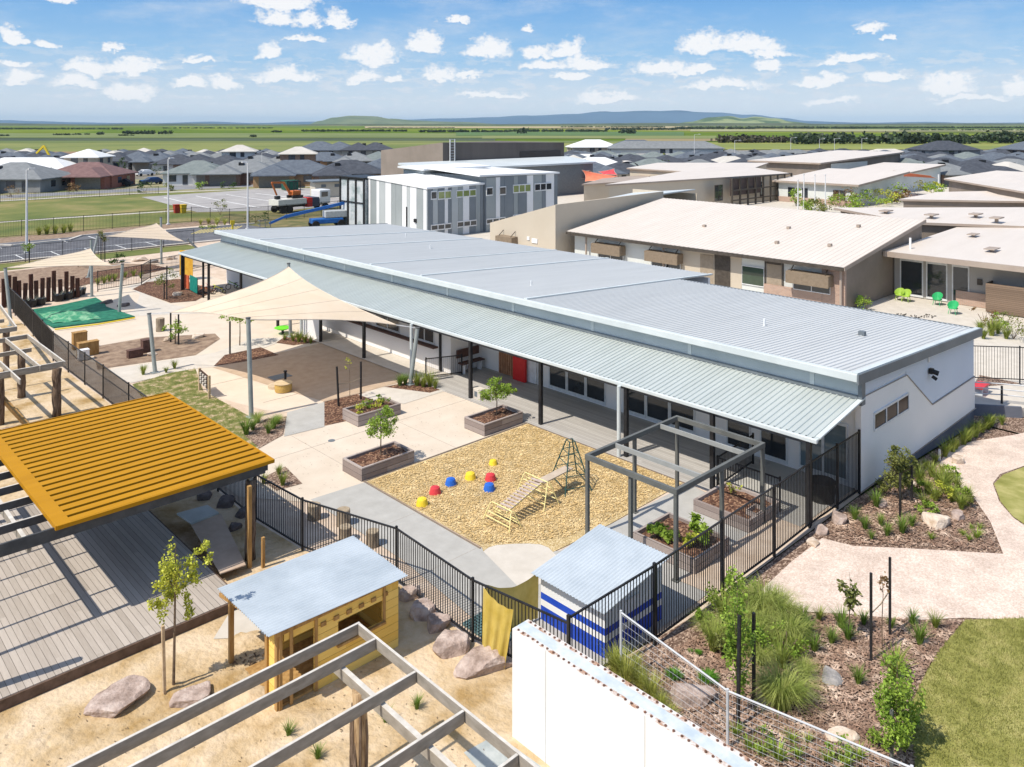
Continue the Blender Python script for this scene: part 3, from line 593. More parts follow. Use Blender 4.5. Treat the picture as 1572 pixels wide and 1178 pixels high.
# ---------------- beige school buildings behind ----------------
bR = mat('beige_steel_roof', (.60, .53, .46), (.68, .61, .54), scale=.9, stretch=(.2, 1, 1), rough=.5, spec=.4, contrast=(.2, .8), det=8)
bW = mat('beige_wall', (.50, .43, .33), (.56, .49, .39), scale=.3, rough=.8, contrast=(.2, .8))
bD = mat('brown_wall', (.20, .165, .13), (.25, .205, .17), scale=.4, rough=.85)
brk = brickmat('tan_brick', (.46, .30, .22), (.36, .235, .18), (.42, .36, .3)); lgw = mat('light_panel', (.58, .60, .57), (.64, .66, .63), scale=.3)
brn = mat('dark_brown_metal', (.055, .045, .035), (.09, .075, .06), rough=.5); bfas = mat('tan_fascia', (.34, .27, .22), (.4, .33, .27), scale=.5, rough=.6)
BS = thing('school_building', 'beige school wing with big ribbed cream roof, brown end wall and hooded windows', 'building', (60, 36, 0))
MB().ribbed((52.6, 23.5, 3.0), (52.6, 48.2, 3.05), (66.9, 48.2, 5.05), (66.9, 23.5, 4.95), .42, .03, .2, .12).build('roof', bR, BS)
f = MB(); f.box(52.45, 52.62, 23.5, 48.2, 2.78, 3.02); f.build('gutter', brn, BS)
f = MB(); f.bar((52.5, 23.44, 2.93), (66.95, 23.44, 4.9), .06, .26); f.build('barge_fascia', bfas, BS)
plate([(53.4, 0), (66.8, 0), (66.8, 4.8), (53.4, 2.95)], 23.7, .2, bD, 'end_wall', BS)
plate([(66.6, 0), (66.8, 0), (66.8, 4.9), (66.6, 4.9)], 23.9, 24, bD, 'rear_wall', BS)
each('brick_wall', brk, BS, [(53.2, 53.4, 23.7, 25.3, 0, 2.85), (53.18, 53.4, 25.3, 29.6, 0, 1.0)])
f = MB(); f.box(53.42, 53.6, 25.3, 48, 0, 2.9); f.build('panel_wall', lgw, BS)
MB().box(53.4, 53.42, 31.5, 36.9, 0, 2.85).build('cream_wall', bW, BS)
hy = lambda px: 53.2 / (FW[0] + (px - 786) / FPX * RT[0]) * (FW[1] + (px - 786) / FPX * RT[1])
each('door', mat('tan_door', (.33, .27, .20)), BS, [(53.36, 53.41, hy(1198), hy(1175), .2, 2.45), (53.36, 53.41, hy(1093), hy(1073), .2, 2.5)])
each('dark_recess', brn, BS, [(53.35, 53.4, hy(1119), hy(1095), .0, 2.75), (53.35, 53.4, hy(1201), hy(1199), 0, 2.8), (53.35, 53.4, hy(1174), hy(1172), 0, 2.8), (53.34, 53.4, hy(1198), hy(1175), 2.46, 2.85)])
window(hy(1171), hy(1137), .7, 2.1, 1, 53.4, BS, gm=glassm('green_dark_glass', (.03, .05, .03)))
for y in (23.9, 38.2, 46.3): MB().tube([(53.0, y, 0), (53.0, y, 2.9)], .09, 8).build('downpipe', bfas, BS)
mesh_hood = mat('brown_mesh_hood', (.20, .15, .10), (.26, .2, .14), scale=6, rough=.7)
def hood(y0, y1, X, parent, z=1.9):
    window(y0 + .1, y1 - .1, z - 1.1, z + .1, 2, X, parent)
    h = MB(); h.slab((X - .75, y0 - .1, z + .25), (X - .75, y1 + .1, z + .25), (X, y1 + .1, z + .3), (X, y0 - .1, z + .3), .04)
    h.box(X - .78, X - .74, y0 - .1, y1 + .1, z - .55, z + .25); h.box(X - .74, X, y0 - .12, y0 - .08, z - .5, z + .24); h.box(X - .74, X, y1 + .08, y1 + .12, z - .5, z + .24)
    o = h.build('window_hood', mesh_hood, parent)
    k = MB()
    for y in (y0 + .2, y1 - .2): k.bar((X - .6, y, z + .3), (X, y, z + .75), .05, .05)
    k.build('hood_stay', brn, o)
hy = lambda px: 53.0 / (FW[0] + (px - 786) / FPX * RT[0]) * (FW[1] + (px - 786) / FPX * RT[1])
hood(hy(1275), hy(1214), 53.2, BS, z=2.05); hood(hy(1043), hy(996), 53.3, BS, z=2.05); hood(hy(955), hy(914), 53.3, BS, z=2.05)
for (x, y) in ((58.5, 38), (60.5, 31.5), (56.2, 30.2), (57, 26.5), (63, 27)):
    zr = 3 + (x - 52.6) * .137; MB().box(x - .15, x + .15, y - .12, y + .12, zr + .02, zr + .22).build('roof_vent', bfas, BS)
# parapet block to its left
BL = thing('school_building', 'plain beige school block with raking parapet wall left of the big cream roof', 'building', (56, 53, 0))
plate2 = lambda pts, X, t, m_, name, par: MB().add([(X, y, z) for y, z in pts] + [(X + t, y, z) for y, z in pts], [tuple(range(len(pts)))[::-1], tuple(range(len(pts), 2 * len(pts)))] + [(i, (i + 1) % len(pts), len(pts) + (i + 1) % len(pts), len(pts) + i) for i in range(len(pts))]).build(name, m_, par)
plate2([(57.6, 0), (49, 0), (49, 5.35), (57.6, 3.0)], 52.0, .25, bW, 'front_wall', BL)
plate([(52.25, 0), (68, 0), (68, 5.6), (52.25, 5.35)], 49.0, .2, bW, 'side_wall', BL)
MB().slab((52.3, 49.2, 5.0), (52.3, 57.5, 2.95), (74, 57.5, 4.6), (74, 49.2, 5.5), .1).build('roof', mat('pale_blue_roof', (.52, .56, .57), (.58, .62, .63), scale=.2, rough=.5), BL)
each('rear_wall', bW, BL, [(74, 74.2, 49, 57.6, 0, 5), (52.3, 74, 57.4, 57.6, 0, 2.9)])
hood(53.9, 55.9, 52.0, BL, z=1.75)
each('wall_fitting', gwall, BL, [(51.93, 52, 52.2, 52.5, 1.9, 2.2), (51.93, 52, 51.2, 51.9, 1.7, 2.1)])
# right wing with deep veranda
RW = thing('school_building', 'low beige school wing at the right with flat cream roof over glazed doors', 'building', (66, 20, 0))
MB().slab((59.3, 23.6, 3.35), (59.3, 2, 3.35), (84, 2, 4.0), (84, 23.6, 4.0), .1).build('roof', bR, RW)
f = MB(); f.box(59.2, 59.4, 2, 23.62, 3.0, 3.36); f.build('fascia', bfas, RW)
f = MB(); f.box(61.2, 61.4, 2, 23.6, 0, 3.1); f.build('front_wall', mat('warm_grey_wall', (.36, .34, .31), (.42, .4, .37), scale=.3), RW)
each('brick_wall', brk, RW, [(61.0, 61.2, 17.2, 19.4, 0, .95), (59.6, 61.2, 13.0, 13.4, 0, 3.0)])
for (a, b_) in ((21.6, 23.2), (20.0, 21.4), (18.6, 19.7)): window(a, b_, .05, 2.7, 1, 61.2, RW, fw=.16, gm=glass, name='glass_door')
f = MB(); f.box(59.8, 60.0, 13.4, 17.2, .05, 1.9); f.build('timber_gate', boards('brown_slat_gate', (.17, .12, .085), (.24, .17, .12), .12, 'Z', .12), RW)
MB().box(60.0, 61.2, 17.15, 17.25, .05, 1.9).build('gate_return', brn, RW); MB().box(61.1, 61.2, 17.8, 18.1, 1.5, 1.9).build('wall_sign', brn, RW)
for (x, y, s_) in ((64, 18, .7), (70, 21, .6), (72, 17, .8), (67, 12, .8), (75, 14, .5), (80, 18, .6)):
    zr = 3.35 + (x - 59.3) * .026; m_ = MB(); m_.box(x - s_, x + s_, y - s_ * .5, y + s_ * .5, zr + .18, zr + .24)
    m_.box(x - .1, x + .1, y - .1, y + .1, zr, zr + .18); m_.build('roof_vent', bfas, RW)
MB().tube([(61.5, 22.6, 3.4), (61.5, 22.6, 4.2)], .08, 8).build('vent_pipe', wwall, RW)
def simple_wing(label, x0, x1, y0, y1, zf, zb, wm=bW, rm=bR, wall_h=None, ov=.7, fw=.3, wins=(), slope='x'):
    """mono-pitch wing: roof height zf at x0 side and zb at x1 side (or y when slope='y')"""
    T = thing('school_building', label, 'building', ((x0 + x1) / 2, (y0 + y1) / 2, 0))
    zfun = (lambda x, y: zf + (zb - zf) * (x - x0) / (x1 - x0)) if slope == 'x' else (lambda x, y: zf + (zb - zf) * (y - y0) / (y1 - y0))
    MB().prism([(x0, y0), (x1, y0), (x1, y1), (x0, y1)], 0, lambda x, y: zfun(x, y) - .12).build('wall', wm, T)
    c = [(x0 - ov, y0 - ov), (x1 + ov, y0 - ov), (x1 + ov, y1 + ov), (x0 - ov, y1 + ov)]
    MB().prism(c, lambda x, y: zfun(x, y) - .02, lambda x, y: zfun(x, y) + .1).build('roof', rm, T)
    MB().bar((x0 - ov - .03, y0 - ov, zfun(x0 - ov, y0 - ov) - .04), (x0 - ov - .03, y1 + ov, zfun(x0 - ov, y1 + ov) - .04), .07, fw).bar((x0 - ov, y0 - ov - .03, zfun(x0 - ov, y0 - ov) - .04), (x1 + ov, y0 - ov - .03, zfun(x1 + ov, y0 - ov) - .04), .07, fw).build('fascia', bfas, T)
    for (side, a, b_, z0, z1, gm, n_) in wins:
        if side == 'x': window(a, b_, z0, z1, n_, x0, T, gm=gm)
        else: gable_window(a, b_, z0, z1, y0, n_, T, gm=gm)
    return T
# ---------------- more school wings, placed by their roof outlines ----------------
def at_plane(px, py, X=None, Y=None):
    t = (px - 786) / FPX; ux = FW[0] + t * RT[0]; uy = FW[1] + t * RT[1]; d = X / ux if X is not None else Y / uy
    return (d * ux, d * uy, CAMH - (py - 190) * d / FPX)
def roofed(label, cs, wm, rm, th=.22, inset=.6, name='school_building', fm=None, base=0):
    P_ = [G(*c) for c in cs]; cx_ = sum(p[0] for p in P_) / len(P_); cy_ = sum(p[1] for p in P_) / len(P_)
    T = thing(name, label, 'building', (cx_, cy_, 0)); n_ = len(P_)
    vs = [p for p in P_] + [(p[0], p[1], p[2] - th) for p in P_]
    MB().add(vs, [tuple(range(n_)), tuple(range(n_, 2 * n_))[::-1]]).build('roof', rm, T)
    MB().add(vs, [(i, n_ + i, n_ + (i + 1) % n_, (i + 1) % n_) for i in range(n_)]).build('fascia', fm or bfas, T)
    Q = []
    for p in P_:
        dx, dy = cx_ - p[0], cy_ - p[1]; l = math.hypot(dx, dy); Q.append((p[0] + dx / l * inset, p[1] + dy / l * inset, p[2] - th - .01))
    vs = Q + [(q[0], q[1], base) for q in Q]
    MB().add(vs, [tuple(range(n_))] + [(i, n_ + i, n_ + (i + 1) % n_, (i + 1) % n_) for i in range(n_)]).build('wall', wm, T)
    return T
def face_panel(T, name, a, b_, z0, z1, m, off=.05):
    """thin vertical panel standing just proud of a wall, a and b are world xy"""
    a = Vector((a[0], a[1])); b_ = Vector((b_[0], b_[1])); d = (b_ - a).normalized(); nn = Vector((d.y, -d.x))
    if nn.dot(-a) < 0: nn = -nn
    p, q = a + nn * off, b_ + nn * off
    return MB().add([(a.x, a.y, z0), (b_.x, b_.y, z0), (b_.x, b_.y, z1), (a.x, a.y, z1), (p.x, p.y, z0), (q.x, q.y, z0), (q.x, q.y, z1), (p.x, p.y, z1)],
        [(4, 5, 6, 7), (0, 1, 5, 4), (1, 2, 6, 5), (2, 3, 7, 6), (3, 0, 4, 7)]).build(name, m, T)
W1 = roofed('beige school wing with a dark steel screened balcony, behind the big cream roof', [(929, 283.5, 4.4), (1212, 266, 4.3), (1128, 252.5, 5.2), (1040, 264, 4.9)], bW, bR, inset=.9)
for k in range(9):
    x = 108 + k * 2.3; MB().box(x - .12, x + .12, 65.2, 65.44, 0, 4.3).build('screen_post', brn, W1)
for z in (.9, 2.4, 4.2): MB().box(107.9, 126.5, 65.25, 65.4, z - .1, z + .1).build('screen_rail', brn, W1)
MB().box(108, 117, 65.6, 65.7, 1.6, 4.2).build('screen_panel', mat('brown_screen', (.07, .05, .045), (.11, .08, .07), scale=2), W1)
gable_window(104.3, 106.5, 1.0, 3.4, 66.0, 2, W1, gm=glass, fm=brn); gable_window(118, 125, .6, 3.2, 66.3, 6, W1, gm=glass, fm=brn)
W2 = simple_wing('low beige classroom wing with dark windows facing the courtyard flagpoles', 121.5, 140, 52.5, 65, 3.3, 4.4, wm=lgw, wins=[('x', 54, 56, .5, 2.4, glass, 2), ('x', 60, 61, .3, 2.4, glass, 1), ('x', 62.2, 63.4, .3, 2.4, glass, 1)])
MB().box(121.3, 121.5, 52.5, 65, 0, .8).build('brick_base', brk, W2)
W3 = simple_wing('far cream-roofed school wing with a dark steel balcony at its right end', 150, 190, 72, 86, 4.9, 6.0, wm=bD)
face_panel(W3, 'light_panel', (155, 71.9), (172, 71.9), 3.0, 4.6, lgw)
W4 = simple_wing('small cream-roofed classroom wing right of the steel balcony', 152, 172, 57.5, 68, 3.4, 4.3, wm=lgw, wins=[('x', 59, 60.2, .3, 2.4, glass, 1), ('x', 63, 64.2, .3, 2.4, glass, 1), ('x', 66, 67, .3, 2.4, glass, 1)])
W5 = roofed('cream-roofed school wing with a white clerestory panel at the right edge', [(1449, 274, 5), (1660, 309, 4.3), (1790, 275, 4.8), (1530, 262, 5.6)], bD, bR)
A = G(1449, 274, 5); B_ = G(1660, 309, 4.3)
W6 = roofed('long flat cream-roofed school wing behind the roof vents', [(1380, 306, 3.6), (1700, 311, 3.5), (1760, 288, 4), (1440, 295, 4)], bD, bR)
W7 = roofed('wide flat cream-roofed school wing directly behind the brown end wall', [(1400, 341, 4.1), (1700, 352, 3.9), (1720, 318, 4.4), (1280, 319, 4.4)], bD, bR)
for px, py in ((1360, 327), (1498, 332), (1530, 338), (1430, 333)):
    p = G(px, py, 4.3); m_ = MB(); m_.box(p[0] - .7, p[0] + .7, p[1] - .4, p[1] + .4, 4.45, 4.55).box(p[0] - .12, p[0] + .12, p[1] - .12, p[1] + .12, 4.1, 4.46); m_.build('roof_vent', bfas, W7)
W8 = roofed('pale school building with cream roof between the red shade sails and the balcony wing', [(962, 258, 4.6), (1130, 268, 4.2), (1180, 250, 5), (1010, 250, 5)], bW, bR)
face_panel(W8, 'light_panel', G(1008, 262, 4)[:2], G(1040, 264, 4)[:2], 2, 4, lgw, off=.6)
W9 = roofed('small brick and cream school building with a curved pale front beside the red sails', [(893, 283, 3.0), (990, 277, 3.2), (1000, 268, 3.4), (925, 274, 3.2)], bW, bfas)
V = thing('school_canopy', 'pale arched canopy rising behind the red shade sails', 'canopy', G(965, 275, 0))
p = Vector(G(965, 268, 2)); m_ = MB(); vs = []; r_ = Vector((RT[0], RT[1], 0)); f_ = Vector((FW[0], FW[1], 0))
for i in range(13):
    a = math.pi * (.12 + .76 * i / 12); q = p + r_ * (-math.cos(a) * 2.4)
    for k in (0, 4): vs.append(tuple(q + f_ * k + Vector((0, 0, math.sin(a) * 1.7 + 1))))
m_.add(vs, [(2 * i, 2 * i + 2, 2 * i + 3, 2 * i + 1) for i in range(12)]).build('canopy_roof', bR, V)
m_ = MB(); q = p - r_ * 2.1; q2 = p + r_ * 2.1; m_.bar((q.x, q.y, 0), (q.x, q.y, 3.6), .25, .25).bar((q2.x, q2.y, 0), (q2.x, q2.y, 3.6), .25, .25)
m_.add([tuple(q + Vector((0, 0, -p.z))), tuple(q2 + Vector((0, 0, -p.z))), tuple(q2 + Vector((0, 0, 1.6))), tuple(q + Vector((0, 0, 1.6)))], [(0, 1, 2, 3)]); m_.build('canopy_front', bW, V)
# ---------------- the striped two-storey building ----------------
GB = thing('school_building', 'two-storey building clad in white and grey vertical stripes with white roof', 'building', (60, 76, 0))
cx0, cy0 = 54.0, 70.0; L_ = at_plane(566, 273, X=cx0); Rr = at_plane(742, 279, Y=cy0); R2 = at_plane(853, 266, Y=cy0)
pw = mat('white_panel', (.68, .69, .70), (.76, .77, .77), scale=.3); pg = mat('mid_grey_panel', (.28, .31, .315), (.32, .35, .355), scale=.3); pd = mat('dark_grey_panel', (.17, .195, .215), (.21, .235, .255), scale=.3); pl = mat('light_grey_panel', (.40, .43, .435), (.45, .48, .485), scale=.3)
zc = at_plane(657, 288, X=cx0)[2]
MB().prism([(cx0, cy0), (Rr[0], cy0), (Rr[0], L_[1]), (cx0, L_[1])], 0, zc - .05).build('wall', pl, GB)
MB().slab((cx0 - .15, cy0 - .15, zc), (Rr[0] + .1, cy0 - .15, zc + .1), (Rr[0] + .1, L_[1], zc + .75), (cx0 - .15, L_[1], zc + .65), .2).build('roof', mat('white_roof', (.72, .73, .73), (.78, .79, .79), scale=.2), GB)
rnd = random.Random(3); y = cy0 + .05; k = 0; seq = [pw, pg, pw, pl, pw, pg, pg, pw, pl, pw, pg, pw]
while y < L_[1] - .3:
    w_ = rnd.choice([.6, .9, 1.2]); y2 = min(y + w_, L_[1]); fz = (y + y2) / 2
    MB().box(cx0 - .04 - .004 * (k % 3), cx0, y + .02, y2 - .02, .02, zc - .08 + .6 * (fz - cy0) / (L_[1] - cy0)).build('cladding_panel', seq[k % 12], GB); y = y2; k += 1
x = cx0 + .05; k = 0; seq = [pd, pl, pd, pw, pd, pl, pg, pw, pd, pg, pd, pl, pw, pd, pg]
while x < Rr[0] - .2:
    w_ = rnd.choice([.5, .7, .95]); x2 = min(x + w_, Rr[0])
    MB().box(x + .02, x2 - .02, cy0 - .04 - .004 * (k % 3), cy0, .02, zc - .05).build('cladding_panel', seq[k % 15], GB); x = x2; k += 1
def gwin(px0, px1, py0, py1, n_, gm, T=GB, Y=70.0):
    a = at_plane(px0, py1, Y=Y); b_ = at_plane(px1, py0, Y=Y); gable_window(a[0], b_[0], a[2], b_[2] if b_[2] > a[2] + .4 else a[2] + 1, Y - .07, n_, T, gm=gm, fw=.12)
gwin(661, 670, 293, 307, 1, glass); gwin(672, 692, 292, 307, 2, glassg); gwin(700, 730, 290, 304, 3, glassg); gwin(661, 692, 342, 355, 3, glass); gwin(701, 731, 337, 350, 3, glass)
MB().box(cx0 - .2, cx0 - .02, cy0 + 1.8, cy0 + 2.2, 1.6, 2.0).build('wall_light', blk, GB)
MB().tube([(cx0 - .12, cy0 + 3.6, .1), (cx0 - .12, cy0 + 3.6, 3.2)], .07, 6).build('downpipe', blk, GB)
GC = thing('school_building', 'taller grey-panelled two-storey building with small upper windows, right of the striped one', 'building', (70, 72, 0))
zt = at_plane(800, 268, Y=cy0)[2]
MB().prism([(Rr[0] + .1, cy0 - .3), (R2[0], cy0 - .3), (R2[0], cy0 + 12), (Rr[0] + .1, cy0 + 12)], 0, zt).build('wall', pd, GC)
MB().slab((Rr[0] - 1, cy0 - .5, zt + .25), (R2[0] + .2, cy0 - .5, zt + .05), (R2[0] + .2, cy0 + 12.2, zt + .2), (Rr[0] - 1, cy0 + 12.2, zt + .9), .2).build('roof', mat('white_roof', (0, 0, 0)), GC)
x = Rr[0] + .15; k = 0; seq = [pg, pw, pd, pd, pg, pd, pw, pg, pd, pw, pd]
while x < R2[0] - .2:
    x2 = min(x + rnd.choice([.7, 1.1, 1.5]), R2[0]); MB().box(x + .02, x2 - .02, cy0 - .34 - .004 * (k % 3), cy0 - .3, .02, zt - .15).build('cladding_panel', seq[k % 11], GC); x = x2; k += 1
gwin(746, 756, 287, 301, 1, glass, GC, 69.7); gwin(766, 776, 286, 300, 1, glass, GC, 69.7); gwin(787, 814, 282, 297, 3, glassg, GC, 69.7); gwin(820, 846, 280, 294, 3, glass, GC, 69.7)
gwin(746, 775, 333, 345, 3, glass, GC, 69.7); gwin(787, 805, 328, 340, 2, glass, GC, 69.7)
# clerestory box behind the white roof
q0 = at_plane(650, 262, Y=80); q1 = at_plane(735, 262, Y=80)
GD = thing('school_building', 'white-roofed clerestory block rising behind the striped building', 'building', (q0[0], 80, 0))
MB().prism([(q0[0], 80), (q1[0] + 1, 80), (q1[0] + 1, 84), (q0[0], 84)], 0, q0[2]).build('wall', pl, GD); gable_window(q0[0] + 2, q1[0], q0[2] - 1.3, q0[2] - .3, 79.95, 5, GD, gm=glassb, fw=.15)
MB().slab((q0[0] - .6, 79.2, q0[2] + .25), (q1[0] + 1.5, 79.2, q0[2] + .25), (q1[0] + 1.5, 84.6, q0[2] + .4), (q0[0] - .6, 84.6, q0[2] + .4), .22).build('roof', mat('white_roof', (0, 0, 0)), GD)
# glazed stair tower
ST = thing('stair_tower', 'black-framed glass stair tower at the left end of the striped building', 'stair tower', (cx0, L_[1] + 3, 0))
e0 = at_plane(522, 275, X=cx0 - .6); tz = at_plane(545, 274, X=cx0 - .6)[2]
ya, yb = L_[1] + .15, e0[1]
MB().box(cx0 - .5, cx0 + 3, ya + .05, yb - .05, 0, tz - .1).build('glazed_wall', mat('frosted_glazing', (.30, .36, .37), (.55, .58, .6), scale=.35, rough=.25, contrast=(.45, .55)), ST)
for k in range(4):
    y = ya + (yb - ya) * k / 3; MB().box(cx0 - .65, cx0 - .5, y - .12, y + .12, 0, tz).build('frame_post', blk, ST)
for k in (0, 1, 2): MB().box(cx0 - .6, cx0 - .5, ya + .12, yb - .12, tz * (.5 * k) - (.2 if k == 2 else 0), tz * .5 * k + .14 - (.1 if k == 2 else 0)).build('frame_rail', blk, ST)
MB().box(cx0 - .7, cx0 + 3.1, ya - .1, yb + .1, tz, tz + .15).build('roof', blk, ST)
# ---------------- the brown hall ----------------
dh = 132; t_ = (680 - 786) / FPX; hc = (dh * (FW[0] + t_ * RT[0]), dh * (FW[1] + t_ * RT[1])); zh = CAMH - (219 - 190) * dh / FPX
hl = at_plane(585, 231, X=hc[0]); hr = at_plane(866, 219, Y=hc[1])
HB = thing('sports_hall', 'large windowless brown sports hall with flat top', 'building', (hc[0], hc[1], 0))
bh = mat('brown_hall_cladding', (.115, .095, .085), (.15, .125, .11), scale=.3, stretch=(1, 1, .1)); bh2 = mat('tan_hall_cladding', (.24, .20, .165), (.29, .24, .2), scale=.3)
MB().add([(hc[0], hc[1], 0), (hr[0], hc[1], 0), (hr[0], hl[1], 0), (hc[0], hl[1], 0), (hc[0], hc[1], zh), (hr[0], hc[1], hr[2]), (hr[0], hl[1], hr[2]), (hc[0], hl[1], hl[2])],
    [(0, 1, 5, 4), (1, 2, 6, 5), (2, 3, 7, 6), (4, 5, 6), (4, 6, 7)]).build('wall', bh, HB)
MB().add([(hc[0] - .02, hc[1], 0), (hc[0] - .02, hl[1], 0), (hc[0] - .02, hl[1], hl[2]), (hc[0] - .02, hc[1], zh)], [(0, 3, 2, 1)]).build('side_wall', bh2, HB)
a = at_plane(798, 233, Y=hc[1]); b_ = at_plane(860, 240, Y=hc[1])
MB().box(a[0], b_[0], hc[1] - .1, hc[1] - .02, b_[2], a[2]).build('louvre', mat('dark_louvre', (.06, .05, .045)), HB)
MB().box(hc[0] - 8, hr[0] + .1, hc[1] - 7, hc[1] - .12, 0, 5.4).build('lower_wall', mat('grey_hall_wall', (.16, .175, .185), (.2, .215, .22)), HB)
MB().slab((hc[0] - 9, hc[1] - 7.5, 5.6), (hr[0] + .5, hc[1] - 7.5, 5.6), (hr[0] + .5, hc[1] - .13, 6.4), (hc[0] - 9, hc[1] - .13, 6.4), .3).build('lower_roof', bl_ := mat('pale_blue_roof', (0, 0, 0)), HB)
m_ = MB(); q = at_plane(690, 214, Y=hc[1] - .5)
for k in range(2): m_.box(q[0] + k * 1.0, q[0] + k * 1.0 + .08, hc[1] - .7, hc[1] - .5, 5.5, q[2])
for k in range(10): m_.box(q[0], q[0] + 1.0, hc[1] - .68, hc[1] - .6, 5.8 + k * .45, 5.86 + k * .45)
m_.build('roof_ladder', mat('galvanised', (.55, .56, .57), rough=.4), HB)
# ---------------- houses ----------------
tiles = {'charcoal': mat('charcoal_tile', (.045, .05, .062), (.075, .082, .098), scale=1.2, rough=.8), 'slate': mat('slate_tile', (.085, .10, .125), (.125, .145, .17), scale=1.2, rough=.8),
  'grey': mat('grey_tile', (.17, .18, .185), (.22, .23, .235), scale=1.2, rough=.8), 'green-grey': mat('green_grey_roof', (.15, .175, .17), (.2, .225, .215), scale=1),
  'red-brown': mat('red_brown_tile', (.15, .085, .08), (.21, .125, .115), scale=1.4), 'white': mat('white_steel_roof', (.66, .66, .65), (.73, .73, .72), scale=.4), 'cream': mat('cream_roof', (.48, .45, .4), (.55, .52, .47), scale=.4)}
walls = {'white': mat('white_house_wall', (.58, .57, .54), (.66, .65, .62), scale=.4), 'beige': mat('beige_house_wall', (.36, .31, .25), (.44, .38, .31), scale=.4), 'brown brick': mat('brown_house_brick', (.20, .13, .10), (.27, .18, .14), scale=3),
  'red brick': mat('red_house_brick', (.26, .10, .07), (.34, .14, .10), scale=3), 'grey': mat('grey_house_wall', (.22, .22, .22), (.29, .29, .29), scale=.4), 'tan': mat('tan_house_brick', (.38, .24, .14), (.46, .3, .18), scale=3)}
gar = mat('garage_door_panel', (.22, .2, .18), (.28, .26, .23)); hw = glassm('house_glass', (.03, .035, .045))
def house(px, py, w, dp, rot, st, rc, wc, label, group='houses of the estate', cooler=True, seed=0, porch=True, h=None):
    rnd = random.Random(seed + int(px * 7)); x, y, _ = G(px, py); T = thing('house', label, 'house', (x, y, 0), group)
    c, s_ = math.cos(rot), math.sin(rot); tf = lambda a, b_, z: (x + a * c - b_ * s_, y + a * s_ + b_ * c, z)
    H_ = h or (2.5 if st == 1 else 5.0); pts = [(-w / 2, -dp / 2), (w / 2, -dp / 2), (w / 2, dp / 2), (-w / 2, dp / 2)]
    vs = [tf(a, b_, z) for z in (-.05, H_) for a, b_ in pts]; MB().add(vs, [(0, 1, 5, 4), (1, 2, 6, 5), (2, 3, 7, 6), (3, 0, 4, 7), (4, 5, 6, 7)]).build('wall', walls[wc], T)
    o = .55; W_, D_ = w / 2 + o, dp / 2 + o; rise = min(W_, D_) * .42
    def hip(W_, D_, ox, oy, H0, rise):
        if W_ >= D_: r1, r2 = (ox - W_ + D_, oy), (ox + W_ - D_, oy)
        else: r1, r2 = (ox, oy - D_ + W_), (ox, oy + D_ - W_)
        e = [(ox - W_, oy - D_), (ox + W_, oy - D_), (ox + W_, oy + D_), (ox - W_, oy + D_)]
        v = [tf(a, b_, H0 - .18) for a, b_ in e] + [tf(a, b_, H0) for a, b_ in e] + [tf(r1[0], r1[1], H0 + rise), tf(r2[0], r2[1], H0 + rise)]
        f_ = [(3, 2, 1, 0), (0, 1, 5, 4), (1, 2, 6, 5), (2, 3, 7, 6), (3, 0, 4, 7)]
        f_ += [(4, 5, 9, 8), (5, 6, 9), (6, 7, 8, 9), (7, 4, 8)] if W_ >= D_ else [(4, 5, 8), (5, 6, 9, 8), (6, 7, 9), (7, 4, 8, 9)]
        return v, f_
    v, f_ = hip(W_, D_, 0, 0, H_, rise); mbr = MB().add(v, f_)
    if st == 1 and porch:   # projecting garage wing
        gx = rnd.choice((-1, 1)) * w * .24; gw = w * .24; gd = 2.2
        v2, f2 = hip(gw + .4, dp * .3 + gd, gx, -dp / 2 + .6, H_ - .01, (gw + .4) * .42); mbr.add(v2, f2)
        q = [(gx - gw, -dp / 2 - gd), (gx + gw, -dp / 2 - gd), (gx + gw, -dp / 2 + .1), (gx - gw, -dp / 2 + .1)]
        vs = [tf(a, b_, z) for z in (-.05, H_ - .02) for a, b_ in q]; MB().add(vs, [(0, 1, 5, 4), (1, 2, 6, 5), (2, 3, 7, 6), (3, 0, 4, 7)]).build('garage_wall', walls[wc], T)
        g0 = -dp / 2 - gd - .05; vs = [tf(a, b_, z) for z in (0, 2.2) for a, b_ in [(gx - gw * .75, g0), (gx + gw * .75, g0), (gx + gw * .75, g0 + .08), (gx - gw * .75, g0 + .08)]]
        MB().add(vs, [(0, 1, 5, 4), (4, 5, 6, 7), (1, 2, 6, 5), (3, 0, 4, 7)]).build('garage_door', gar, T); nx = -gx
    else: nx = 0
    mbr.build('roof', tiles[rc], T)
    def win(a0, a1, z0, z1, side):
        if side in 'fb':
            b0 = (-dp / 2 - .05) if side == 'f' else dp / 2 + .05; q = [(a0, b0), (a1, b0), (a1, b0 * .985), (a0, b0 * .985)]
        else:
            b0 = (-w / 2 - .05) if side == 'l' else w / 2 + .05; q = [(b0, a0), (b0, a1), (b0 * .985, a1), (b0 * .985, a0)]
        vs = [tf(a, b_, z) for z in (z0, z1) for a, b_ in q]; MB().add(vs, [(0, 1, 5, 4), (4, 5, 6, 7), (1, 2, 6, 5), (3, 0, 4, 7), (3, 2, 6, 7)]).build('window', hw, T)
    for lv in range(st):
        z0 = .8 + 2.7 * lv; win(nx - 2.2, nx - .6, z0, z0 + 1.3, 'f'); win(nx + .6, nx + 1.6, z0 - (.6 if lv == 0 else 0), z0 + 1.3, 'f')
        for sd_ in 'lr': win(-2.5, -1, z0, z0 + 1.2, sd_); win(1.2, 2.4, z0, z0 + 1.2, sd_)
